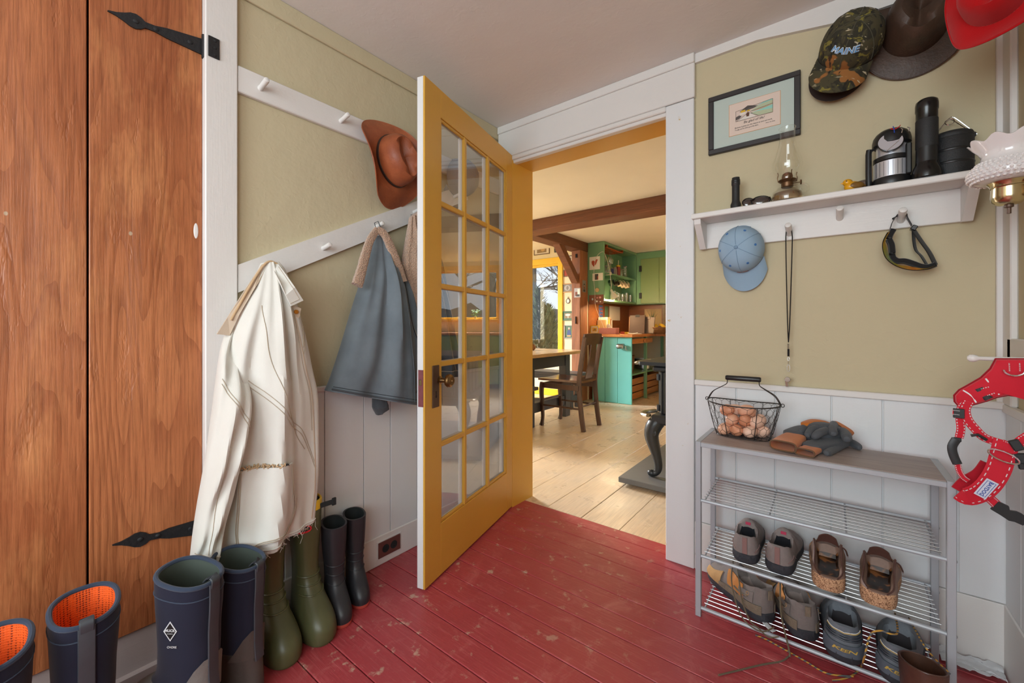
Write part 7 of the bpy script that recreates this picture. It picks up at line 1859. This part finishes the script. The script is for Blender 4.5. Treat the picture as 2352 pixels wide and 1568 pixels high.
c, w, h = wallpic(1227, 560, 1263, 587, WYF); framed('framed_picture', 'brown framed sepia etching above the yellow window', c, w, h, 'frame_brown', 'pic_white', [(sq(-.6, -.6, .6, .6), 'pic_sepia'), (oval(.15, 0, .25, .35), 'pic_tan')], group='pictures on the dining wall')
c, w, h = wallpic(1274, 566, 1290, 580, WYF); framed('framed_picture', 'dark framed picture half hidden by the knee brace', c, w, h, 'pic_dark', 'pic_grey', group='pictures on the dining wall')
c, w, h = wallpic(1297, 586, 1318, 606, WYF); framed('framed_picture', 'black framed picture next to the top of the post', c, w, h, 'pic_dark', 'pic_white', [(sq(-.5, -.5, .5, .5), 'pic_grey')], group='pictures on the dining wall')
c, w, h = wallpic(1295, 618, 1312, 636, WYF); framed('framed_picture', 'red picture behind the knee brace', c, w, h, 'frame_brown', 'pic_red', group='pictures on the dining wall')
c, w, h = wallpic(1291, 650, 1316, 672, WYF); framed('framed_picture', 'oak framed grey relief with a round figure', c, w, h, 'frame_oak', 'pic_grey', [(oval(0, 0, .55, .65), 'pic_silver'), (oval(.05, 0, .22, .45), 'pic_grey')], group='pictures on the dining wall')
c, w, h = wallpic(1292, 714, 1319, 736, WYF); framed('framed_picture', 'green framed print of a spreading pale tree', c, w, h, 'pic_green', 'pic_green', [(sq(-.62, -.5, .62, .55), 'pic_sepia'), (oval(-.05, .2, .45, .25), 'pic_white'), (sq(-.05, -.5, .05, .2), 'pic_white')], group='pictures on the dining wall')
c, w, h = wallpic(1297, 746, 1318, 777, WYF); framed('framed_picture', 'silver framed photograph of a standing figure in blue', c, w, h, 'pic_silver', 'pic_green', [([(-.45, -.5), (.45, -.5), (.35, .1), (.1, .3), (-.1, .3), (-.35, .1)], 'pic_blue'), (oval(0, .42, .16, .14), 'pic_skin'), (oval(0, .55, .2, .07), 'pic_white'), (sq(-.4, -.72, .4, -.5), 'pic_tan')], group='pictures on the dining wall')
c = onY(1305, 691, WYF)
md = thing('medallion', 'small round white medallion in a dark ring hanging on the dining wall', 'ornament', c)
MB().lathe([(.030, 0), (.030, .006), (.0003, .007)], frame_mat(c, (1, 0, 0), (0, -1, 0)) @ Matrix.Diagonal((.85, 1, 1, 1)), 24).build('face', 'pic_white', md)
MB().tube([c + Vector((.028 * cos(a), -.004, .033 * sin(a))) for a in [q * pi / 12 for q in range(24)]], .005, 8, closed=True).build('ring', 'pic_dark', md)
MB().tube([c + Vector((.008 * cos(a), -.004, .048 + .010 * sin(a))) for a in [q * pi / 6 for q in range(12)]], .003, 6, closed=True).build('loop', 'brass', md)
c = onY(1204, 575, WYF)
plt_ = thing('wall_plate', 'blue and white plate hung above the dining window', 'plate', c)
MB().lathe([(.06, 0), (.085, .004), (.105, .016), (.103, .018), (.083, .008), (.0003, .006)], frame_mat(c, (1, 0, 0), (0, -1, 0)), 32).build('dish', 'pic_white', plt_)
MB().lathe([(.086, .0082), (.098, .0158), (.096, .017), (.084, .0100)], frame_mat(c, (1, 0, 0), (0, -1, 0)), 32).build('rim_band', 'pic_blue', plt_)
# cards on the green end panel and on the post
YE = 5.2495
def card(label, pxs, Y, m, arts=(), nm='card', th=.003):
    c, w, h = wallpic(*pxs, Y); return framed(nm, label, c, w, h, m, m, arts, bw=0, th=th, cat='card')
card('white card with red heart shaped drawing on the green panel', (1354, 588, 1378, 620), YE, 'pic_white', [([(-.55, -.1), (-.2, -.55), (.25, -.2), (.6, .5), (.35, .6), (.05, .25), (-.3, .45), (-.6, .3)], 'pic_red')])
card('cream card with dark photo on the green panel', (1361, 626, 1385, 645), YE, 'pic_white', [(sq(-.55, -.75, .1, .8), 'pic_dark'), (sq(-.05, -.7, .1, .2), 'pic_red')])
card('pink brown card with white starbursts on the green panel', (1353, 676, 1386, 699), YE, 'pic_brown', [(oval(.1, -.4, .14, .2, 8), 'pic_white'), (oval(.55, .4, .16, .22, 8), 'pic_pink'), (oval(-.5, .1, .12, .25, 8), 'pic_sky'), (oval(.15, .35, .1, .14, 8), 'pic_pink'), (oval(-.1, -.1, .06, .08, 8), 'pic_white'), (oval(.6, -.5, .1, .12, 8), 'pic_white')])
c = onY(1372, 666, YE)
tag(MB().lathe([(.028, 0), (.030, .003), (.030, .009), (.024, .011), (.012, .010), (.0003, .010)], frame_mat(c, (1, 0, 0), (0, -1, 0)), 24).build('wooden_disc', 'pic_tan'), 'round wooden disc on the green panel', 'ornament')
card('small colour photo pinned to the front of the post', (1319, 661, 1333, 683), 5.0295, 'pic_silver', [(sq(-.7, -.7, .2, .2), 'pic_brown'), (sq(.1, -.3, .8, .8), 'pic_white'), (sq(-.3, -.8, .7, -.4), 'pic_dark')])
pc_ = onX(1346, 658, -2.727)
framed('card', 'portrait card of a smiling person pinned to the side of the post', (-2.7275, 5.14, pc_.z), .10, .165, 'pic_grey', 'pic_grey', [(oval(0, -.05, .4, .5), 'pic_brown'), (oval(0, .15, .22, .22), 'pic_skin'), (sq(-.5, -.9, .5, -.55), 'pic_dark'), (oval(0, .3, .26, .14), 'pic_dark')], normal='x', bw=0, th=.003, cat='card')
# worktop group
fy = framed('photo_frame', 'small yellow framed sketch standing on the worktop', (-2.66, 5.33, ZW + .062), .135, .115, 'pic_yellow', 'pic_white', [(sq(-.5, -.5, .5, .45), 'pic_yellow'), ([(-.4, -.3), (.4, -.3), (.3, .1), (0, .3), (-.2, 0)], 'pic_sepia')], th=.012, tilt=-.12)
tx = thing('tissue_box', 'pink tissue box with a tissue pulled up on the worktop', 'tissue box', (-2.46, 5.36, ZW))
MB().box((-2.585, 5.30, ZW), (-2.335, 5.42, ZW + .085), bev=.002).build('box', 'pic_pink', tx, smooth=False)
MB().grid(lambda u, v: Vector((-2.46 + (.035 + .02 * noise.noise(Vector((u * 6, v, 1)))) * (1 - .5 * v) * cos(2 * pi * u), 5.36 + .018 * (1 - .2 * v) * sin(2 * pi * u), ZW + .085 + .055 * v + .012 * noise.noise(Vector((cos(2 * pi * u) * 3, sin(2 * pi * u) * 3, v * 3))))), 26, 6, cu=True).build('tissue', 'pic_white', tx)
mat('board_dark', S(70, 52, 44), .6); mat('board_light', S(176, 130, 84), .55); mat('board_grey', S(120, 104, 92), .55)
for x, y, w, h, m, lab, rz in ((-2.30, 5.93, .20, .25, 'board_light', 'light wood cutting board leaning against the backsplash', 14), (-2.24, 5.82, .22, .27, 'board_dark', 'dark clipboard leaning among the cutting boards', 10), (-2.12, 5.90, .20, .24, 'board_grey', 'greyish cutting board leaning beside the fruit bowl', -8)):
    M = Matrix.Translation((x, y, ZW + .006)) @ Matrix.Rotation(math.radians(rz), 4, 'Z') @ Matrix.Rotation(math.radians(-12), 4, 'X')
    t = thing('cutting_board', lab, 'board', M=M)
    MB().box((-w / 2, 0, 0), (w / 2, .014, h), M, .004).build('plank', m, t, smooth=False)
    MB().box((-.03, -.008, h - .03), (.03, .002, h + .006), M, .002).build('clip', 'black_iron' if m == 'board_dark' else m, t, smooth=False)
FB = Vector((-1.98, 6.02, ZW))
fb_ = thing('fruit_basket', 'brown woven bowl of fruit on the worktop', 'basket', FB)
def weave():
    g = NG('basket_weave'); v = g.co(); a = g.n('ShaderNodeTexWave', {'Vector': v, 'Scale': 26.0, 'Distortion': 1.0}, bands_direction='Z').outputs['Fac']; b = g.noise(60, v, 3)
    g.P(Base_Color=g.mix(g.math('MULTIPLY', a, b), S(84, 50, 26), S(188, 128, 70)), Roughness=.7); g.bump(a, .8, .006); MATS['basket_weave'] = g.m
weave()
MB().lathe([(.07, 0), (.10, .02), (.125, .055), (.132, .095), (.126, .095), (.118, .055), (.09, .024), (.0003, .018)], WM[fb_], 26).build('bowl', 'basket_weave', fb_)
mat('lemon', S(232, 184, 40), .4); mat('leaf_green', S(70, 96, 50), .6, var=.3, scale=30); mat('grape', S(96, 62, 60), .4)
for (x, y, z, m, lab, r) in ((-.035, -.05, .105, 'lemon', 'yellow lemon on top of the fruit bowl', (.036, .036, .034)), (.04, .0, .112, 'lemon', 'long yellow fruit on top of the fruit bowl', (.055, .028, .028)), (.03, -.075, .085, 'grape', 'dark plum at the edge of the fruit bowl', (.030, .030, .028))):
    tag(MB().ell((0, 0, 0), r, Matrix.Translation(FB + Vector((x, y, z))) @ Matrix.Rotation(.5, 4, 'Y'), 14, 10).build('fruit', m), lab, 'fruit', 'fruit in the woven bowl')
pn = thing('pineapple', 'pineapple with spiky green crown behind the fruit bowl', 'pineapple', FB + Vector((-.14, .10, 0)))
MB().lathe([(.035, 0), (.055, .02), (.062, .07), (.055, .12), (.03, .15), (.0003, .155)], WM[pn], 18).build('body', 'basket_weave', pn)
for q in range(18):
    a = q * 2.4; L = .10 + .05 * (q % 3); s = .3 + .7 * (q / 18)
    MB().tube([WM[pn] @ Vector(p) for p in ((.01 * cos(a), .01 * sin(a), .148), (.03 * cos(a) * s, .03 * sin(a) * s, .148 + L * .5), (.09 * cos(a) * s, .09 * sin(a) * s, .148 + L))], [.009, .007, .001], 6, flat=(1, .25)).build('crown_leaf', 'leaf_green', pn)
kb = thing('knife_block', 'slanted red brown knife block full of black handles', 'knife block', (-1.70, 6.0, ZW))
M = Matrix.Translation((-1.70, 6.02, ZW))
MB().prism([(-.10, 0), (.10, 0), (.10, .12), (.02, .24), (-.06, .20)], -.055, .055, M @ Matrix(((1, 0, 0, 0), (0, 0, 1, 0), (0, 1, 0, 0), (0, 0, 0, 1)))).build('block', 'red_wood', kb, smooth=False)
for i in range(3):
    for j in range(3):
        p = Vector((-1.70 + .085 - i * .03, 6.02 - .035 + j * .035, ZW + .145 + i * .045)); d = Vector((.5, 0, .87))
        MB().tube([p, p + d * .045, p + d * .10], [.008, .010, .009], 8).build('knife_handle', 'black_gloss', kb)
mat('cable_white', S(226, 222, 214), .4)
tag(MB().tube(curve([(-2.22, 5.45, ZW + .004), (-2.14, 5.50, ZW + .012), (-2.08, 5.44, ZW + .02), (-2.10, 5.38, ZW + .006), (-2.20, 5.40, ZW + .014), (-2.16, 5.52, ZW + .006), (-2.07, 5.56, ZW + .004)], 40), .0045, 8).build('coiled_cable', 'cable_white'), 'white cable coiled on the worktop', 'cable')
bx_ = thing('small_box', 'small yellow and red box on the worktop', 'box', (-2.26, 5.42, ZW))
MB().box((-2.31, 5.40, ZW), (-2.25, 5.44, ZW + .035), bev=.001).build('carton', 'pic_red', bx_, smooth=False); MB().box((-2.249, 5.40, ZW), (-2.20, 5.44, ZW + .03), bev=.001).build('lid', 'pic_yellow', bx_, smooth=False)
bk_ = 0
for i in range(7):
    x, hh = -2.70 + .012 * (i % 2), .20 + .02 * ((i * 5) % 3)
    tag(B('cookbook', (-2.715, 5.52 + i * .032, ZW), (-2.58, 5.549 + i * .032, ZW + hh), ['pic_tan', 'pic_white', 'pic_sepia', 'pic_yellow', 'pic_tan', 'pic_brown', 'pic_white'][i], bev=.002), ['tan', 'white', 'sepia', 'yellow', 'beige', 'brown', 'off-white'][i] + ' cookbook standing behind the tissue box', 'book', 'cookbooks on the worktop')
# prints on the backsplash
framed('card', 'blue quilt patterned card on the backsplash by the lamp', (-2.7275, 5.66, 1.24), .13, .22, 'pic_blue', 'pic_blue', [(oval(a, b, .14, .08, 8), 'pic_red') for a in (-.5, 0, .5) for b in (-.7, -.25, .2, .65)], normal='x', bw=0, th=.003, cat='card')
framed('card', 'sage green card beside the quilt card', (-2.7275, 5.86, 1.22), .12, .24, 'pic_green', 'pic_green', normal='x', bw=0, th=.003, cat='card')
framed('card', 'wide cream sheet pinned on the backsplash', (-2.7275, 6.16, 1.24), .40, .22, 'pic_white', 'pic_white', normal='x', bw=0, th=.003, cat='card')
framed('card', 'cream sheet pinned left of the tree print', (-2.32, 6.7345, 1.16), .28, .32, 'pic_tan', 'pic_tan', bw=0, th=.003, cat='card')
framed('framed_picture', 'brown framed tree print over the fruit bowl', (-1.98, 6.7345, 1.17), .36, .42, 'frame_brown', 'frame_brown', [(sq(-.6, -.65, .6, .65), 'pic_tan'), ([(-.1, -.6), (.1, -.6), (.08, .1), (.4, .5), (.1, .3), (0, .6), (-.15, .3), (-.45, .45), (-.08, .05)], 'pic_sepia'), (oval(.3, .4, .2, .14, 10), 'pic_sepia'), (oval(-.35, .4, .18, .15, 10), 'pic_sepia')], bw=.04)
framed('card', 'cream sheet pinned right of the tree print', (-1.60, 6.7345, 1.17), .24, .30, 'pic_white', 'pic_white', bw=0, th=.003, cat='card')
# pencil sharpener on the turquoise end
sp0 = onY(1430, 795, 5.25)
ps = thing('pencil_sharpener', 'metal crank pencil sharpener on the turquoise panel', 'sharpener', sp0)
MB().box((-.02, -.006, -.035), (.02, 0, .035), Matrix.Translation(sp0), .002).build('mount', 'steel', ps, smooth=False)
MB().lathe([(.030, -.045), (.034, -.04), (.034, .03), (.024, .045), (.012, .05)], frame_mat(sp0 + Vector((-.015, -.04, 0)), (0, 1, 0), (1, 0, 0)), 20).build('drum', 'steel', ps)
MB().tube([sp0 + Vector((.035, -.04, 0)), sp0 + Vector((.062, -.04, 0)), sp0 + Vector((.062, -.04, -.045)), sp0 + Vector((.085, -.04, -.045))], .005, 8).build('crank', 'steel', ps)
# under the counter
ub_ = thing('wicker_basket', 'tall woven basket on the shelf under the counter', 'basket', (-2.28, 5.52, .392))
MB().lathe([(.09, 0), (.10, .01), (.115, .20), (.12, .23), (.112, .23), (.10, .02), (.0003, .016)], WM[ub_], 24).build('bowl', 'basket_weave', ub_)
MB().tube([WM[ub_] @ Vector((.117 * cos(a), .117 * sin(a), .232)) for a in [q * pi / 14 for q in range(28)]], .007, 8, closed=True).build('rim', 'basket_weave', ub_)
pt2 = thing('cooking_pot', 'grey metal pot on the shelf under the counter', 'pot', (-2.28, 6.20, .392))
MB().lathe([(.12, 0), (.13, .01), (.13, .15), (.134, .152), (.126, .152), (.122, .012), (.0003, .01)], WM[pt2], 26).build('body', 'steel', pt2)
MB().tube([WM[pt2] @ Vector(p) for p in ((0, -.13, .12), (0, -.20, .14), (0, -.32, .16))], .010, 8).build('handle', 'black_gloss', pt2)
cr_ = thing('wooden_crate', 'brown wooden crate on the floor under the counter', 'crate', (-2.40, 6.05, 0))
for z in (.02, .12, .22): MB().box((-2.20, 5.45, z), (-2.185, 6.6, z + .085), bev=.002).build('slat', 'counter_wood', cr_, smooth=False)
for y in (5.45, 6.585): MB().box((-2.65, y, .005), (-2.185, y + .015, .31), bev=.002).build('side', 'counter_wood', cr_, smooth=False)

# ================================================================== stove on its hearth slab
mat('cast_iron', S(62, 64, 66), .38, metal=.45, var=.12, scale=20, bump=.1, bscale=80)
mat('slate', S(106, 106, 106), .5, var=.15, scale=6, bump=.15, bscale=30)
mat('nickel', S(200, 190, 172), .25, metal=1.0)
hs_ = tag(MB().box((-1.105, 2.55, .018), (.25, 3.65, .052), bev=.003).build('hearth_slab', 'slate', smooth=False), 'grey slate hearth slab under the iron stove', 'hearth')
tag(MB().box((-1.03, 2.60, 0.0), (.20, 3.60, .0175)).build('hearth_base', 'counter_wood', smooth=False), 'wooden base board under the slate hearth slab', 'board')
st_ = thing('iron_stove', 'black cast iron parlour stove on curved legs', 'stove', (-.59, 2.95, .052))
SX0, SX1, SY0, SY1 = -.935, -.24, 2.66, 3.30
for x, y, sx_, sy_ in ((SX0 + .05, SY0 + .05, -1, -1), (SX1 - .05, SY0 + .05, 1, -1), (SX0 + .05, SY1 - .05, -1, 1), (SX1 - .05, SY1 - .05, 1, 1)):
    d = Vector((sx_, sy_ * .35, 0)).normalized()
    P = curve([Vector((x, y, .42)) , Vector((x, y, .39)) + d * .035, Vector((x, y, .32)) + d * .055, Vector((x, y, .22)) + d * .030, Vector((x, y, .13)) + d * .012, Vector((x, y, .085)) + d * .022, Vector((x, y, .072)) + d * .055], 24)
    mb = MB().tube(P, [.042, .045, .048, .050, .051, .050, .049, .047, .045, .043, .040, .037, .034, .031, .029, .027, .026, .025, .024, .023, .022, .022, .022, .021, .020][:len(P)], 12); lg = mb.build('leg', 'cast_iron', st_)
    MB().ell((0, 0, 0), (.028, .024, .022), Matrix.Translation(Vector((x, y, .075)) + d * .055), 14, 8).build('scroll_foot', 'cast_iron', lg)
    MB().lathe([(.022, 0), (.020, .008), (.012, .010), (.010, .014), (.0003, .015)], frame_mat(Vector((x, y, .345)) + Vector((sx_ * .03, sy_ * .045, 0)), (1, 0, 0), (0, sy_, 0)), 16).build('rosette', 'cast_iron', lg)
MB().box((SX0, SY0, .40), (SX1, SY1, .46), bev=.012).build('base_frame', 'cast_iron', st_, smooth=False)
MB().box((SX0 + .045, SY0 + .045, .46), (SX1 - .045, SY1 - .045, .74), bev=.01).build('body', 'cast_iron', st_, smooth=False)
for q in range(4):
    x = SX0 + .06 + q * .022
    MB().tube([(x, SY0 + .042, .47), (x, SY0 + .042, .735)], .008, 8).build('pilaster', 'cast_iron', st_)
for q in range(5):
    y = SY0 + .08 + q * .10
    MB().tube([(SX0 + .042, y, .47), (SX0 + .042, y, .735)], .012, 8).build('side_flute', 'cast_iron', st_)
for z in (.50, .70): MB().tube([(SX0 + .034, SY0 + .06, z - .02), (SX0 + .034, SY0 + .06, z + .02)], .011, 10).build('door_hinge', 'cast_iron', st_)
MB().box((SX0 + .10, SY0 + .030, .50), (SX1 - .10, SY0 + .046, .72), bev=.006).build('fire_door', 'cast_iron', st_, smooth=False)
MB().box((SX0 + .01, SY0 + .01, .74), (SX1 - .01, SY1 - .01, .775), bev=.01).build('cornice', 'cast_iron', st_, smooth=False)
MB().prism([(SX0 - .09, SY0 + .02), (SX0 - .06, SY0 - .02), (SX1 + .05, SY0 - .02), (SX1 + .05, SY1 + .02), (SX0 - .06, SY1 + .02), (SX0 - .09, SY1 - .02)], .780, .802).build('top_plate', 'cast_iron', st_, smooth=False)
MB().tube(curve([(SX0 - .07, SY0 + .0, .795), (SX0 - .11, SY0 + .06, .785), (SX0 - .115, SY0 + .16, .79), (SX0 - .08, SY0 + .22, .797)], 20), .012, 8, flat=(1.6, .8), up=(0, 0, 1)).build('nickel_wing', 'nickel', st_)
MB().tube(curve([(SX0 - .01, SY0 + .0, .455), (SX0 - .06, SY0 + .04, .45), (SX0 - .07, SY0 + .12, .45), (SX0 - .02, SY0 + .18, .455)], 20), .014, 8, flat=(1.5, .8), up=(0, 0, 1)).build('nickel_foot_rest', 'nickel', st_)

# ================================================================== pots on the sink window sill
mat('plant_leaf', S(70, 140, 40), .5, var=.3, scale=40)
for x, big in ((.44, False), (.12, True)):
    t = thing('potted_plant', 'leafy green plant in a white pot on the sink window sill' if big else 'tiny white pot with a dry plant on the sink window sill', 'plant', (x, 6.722, W2[2] + .0105))
    MB().lathe([(.018, 0), (.024, .05), (.026, .052), (.022, .052), (.0003, .045)], WM[t], 16).build('pot', 'pic_white', t)
    for q in range(26 if big else 8):
        a = q * 2.4; rr = (.02 + .06 * RND.random()) * (1 if big else .35); z = .06 + (.11 * RND.random() if big else .02 * RND.random())
        MB().ell((0, 0, 0), (.024 if big else .006, .017 if big else .005, .004), WM[t] @ Matrix.Translation((rr * cos(a), rr * sin(a) * .5 - .005, z)) @ Euler((RND.uniform(-.8, .8), RND.uniform(-.8, .8), a)).to_matrix().to_4x4(), 8, 4).build('leaf', 'plant_leaf' if big else 'pic_brown', t)

# ================================================================== outside
mat('ground_leaves', S(96, 88, 64), .95, var=.3, scale=3)
struct(B('ground', (-26, -14, -.60), (20, 30, -.45), 'ground_leaves'), 'bare winter ground outside the windows')
mat('bark_grey', S(110, 106, 100), .9, var=.25, scale=14, bump=.6, bscale=30)
mat('evergreen', S(52, 66, 34), .8, var=.5, scale=5)
mat('evergreen_dark', S(34, 48, 28), .8, var=.5, scale=5)
def evergreen(x, y, h, r, m, lab, seed):
    rn_ = random.Random(seed); t = thing('evergreen_tree', lab, 'tree', (x, y, -.45), group='evergreens outside the dining window')
    MB().tube([(x, y, -.45), (x, y, -.45 + h)], [.05, .01], 8).build('trunk', 'bark_grey', t)
    mb = MB()
    for q in range(1500):
        zz = rn_.random() ** 1.15; a = rn_.uniform(0, 2 * pi); R_ = r * (1 - zz) ** .55 * rn_.uniform(.35, 1.0)
        p = Vector((x + R_ * cos(a), y + R_ * sin(a), -.40 + h * zz)); d = Vector((cos(a) * .6, sin(a) * .6, rn_.uniform(.2, 1.1))).normalized(); L = rn_.uniform(.06, .16)
        s = d.cross(Vector((0, 0, 1))).normalized() * rn_.uniform(.010, .022)
        mb._new([p - s, p + s, p + d * L * .6 + s * .8, p + d * L, p + d * L * .6 - s * .8], [(0, 1, 2, 3, 4)])
    tag(mb.build('foliage', m, t, smooth=False), kind='stuff')
for i, (x, y, h, r, m, lab) in enumerate(((-4.30, 6.35, 2.1, .34, 'evergreen', 'narrow yellow green evergreen nearest the dining window'), (-4.98, 6.85, 2.0, .36, 'evergreen_dark', 'dark evergreen behind the nearest one'), (-4.55, 7.1, 1.75, .34, 'evergreen', 'short evergreen between the dark ones'), (-5.75, 7.9, 2.1, .45, 'evergreen_dark', 'dark evergreen by the grey trunk'), (-5.15, 8.0, 1.9, .45, 'evergreen_dark', 'low dark evergreen at the back of the row'))):
    evergreen(x, y, h, r, m, lab, 40 + i)
def bare_tree(x, y, h, r, lab, seed, group):
    rn_ = random.Random(seed); t = thing('bare_tree', lab, 'tree', (x, y, -.45), group=group)
    tr = MB().tube([(x, y, -.45), (x + .05, y, h * .4), (x + .02, y + .05, h)], [r, r * .8, r * .3], 10).build('trunk', 'bark_grey', t)
    mb = MB()
    def br(p, d, L, rad, lev):
        q = p + d * L * .5 + Vector((rn_.uniform(-.1, .1), rn_.uniform(-.1, .1), 0)) * L; e = p + d * L
        mb.tube([p, q, e], [rad, rad * .75, rad * .45], 5, cap=False)
        if lev > 0:
            for _ in range(4):
                f = rn_.uniform(.35, 1.0); d2 = (d + Vector((rn_.uniform(-.9, .9), rn_.uniform(-.9, .9), rn_.uniform(-.2, .7)))).normalized()
                br(p.lerp(e, f), d2, L * rn_.uniform(.45, .7), rad * .5, lev - 1)
    for _ in range(9):
        z = rn_.uniform(h * .28, h * .95); a = rn_.uniform(0, 2 * pi)
        br(Vector((x, y, z)), Vector((cos(a), sin(a), rn_.uniform(.1, .8))).normalized(), h * rn_.uniform(.16, .3), r * .35, 3)
    tag(mb.build('branch', 'bark_grey', t), kind='stuff')
for i, (x, y, h, r) in enumerate(((-7.2, 9.6, 6, .16), (-8.8, 12.5, 8, .18), (-7.4, 13.5, 7, .14), (-9.6, 13.0, 8, .15))):
    bare_tree(x, y, h, r, ['thick grey bare tree beyond the evergreens', 'tall bare tree farther behind the evergreens', 'slim bare tree in the woods', 'leafless tree at the edge of the woods'][i], 70 + i, 'bare trees outside the dining window')
for i, (x, y, h, r) in enumerate(((.9, 11.5, 6, .12), (2.6, 14, 7, .16), (4.2, 13, 7, .15), (-.6, 14, 7, .13))):
    bare_tree(x, y, h, r, ['bare tree nearest the sink window', 'bare tree behind the sink window', 'stout bare tree beyond the sink window', 'slender bare tree beyond the sink window'][i], 90 + i, 'bare trees outside the sink window')
mat('woods_grey', S(120, 122, 122), .95, var=.3, scale=.6)
struct(MB().grid(lambda u, v: Vector((lerp(-24, 18, u), 26, lerp(-.5, 2.2 + .8 * noise.noise(Vector((u * 30, 0, 0))), v) )), 60, 6).build('distant_woods', 'woods_grey'), 'hazy grey hillside of bare woods far behind')
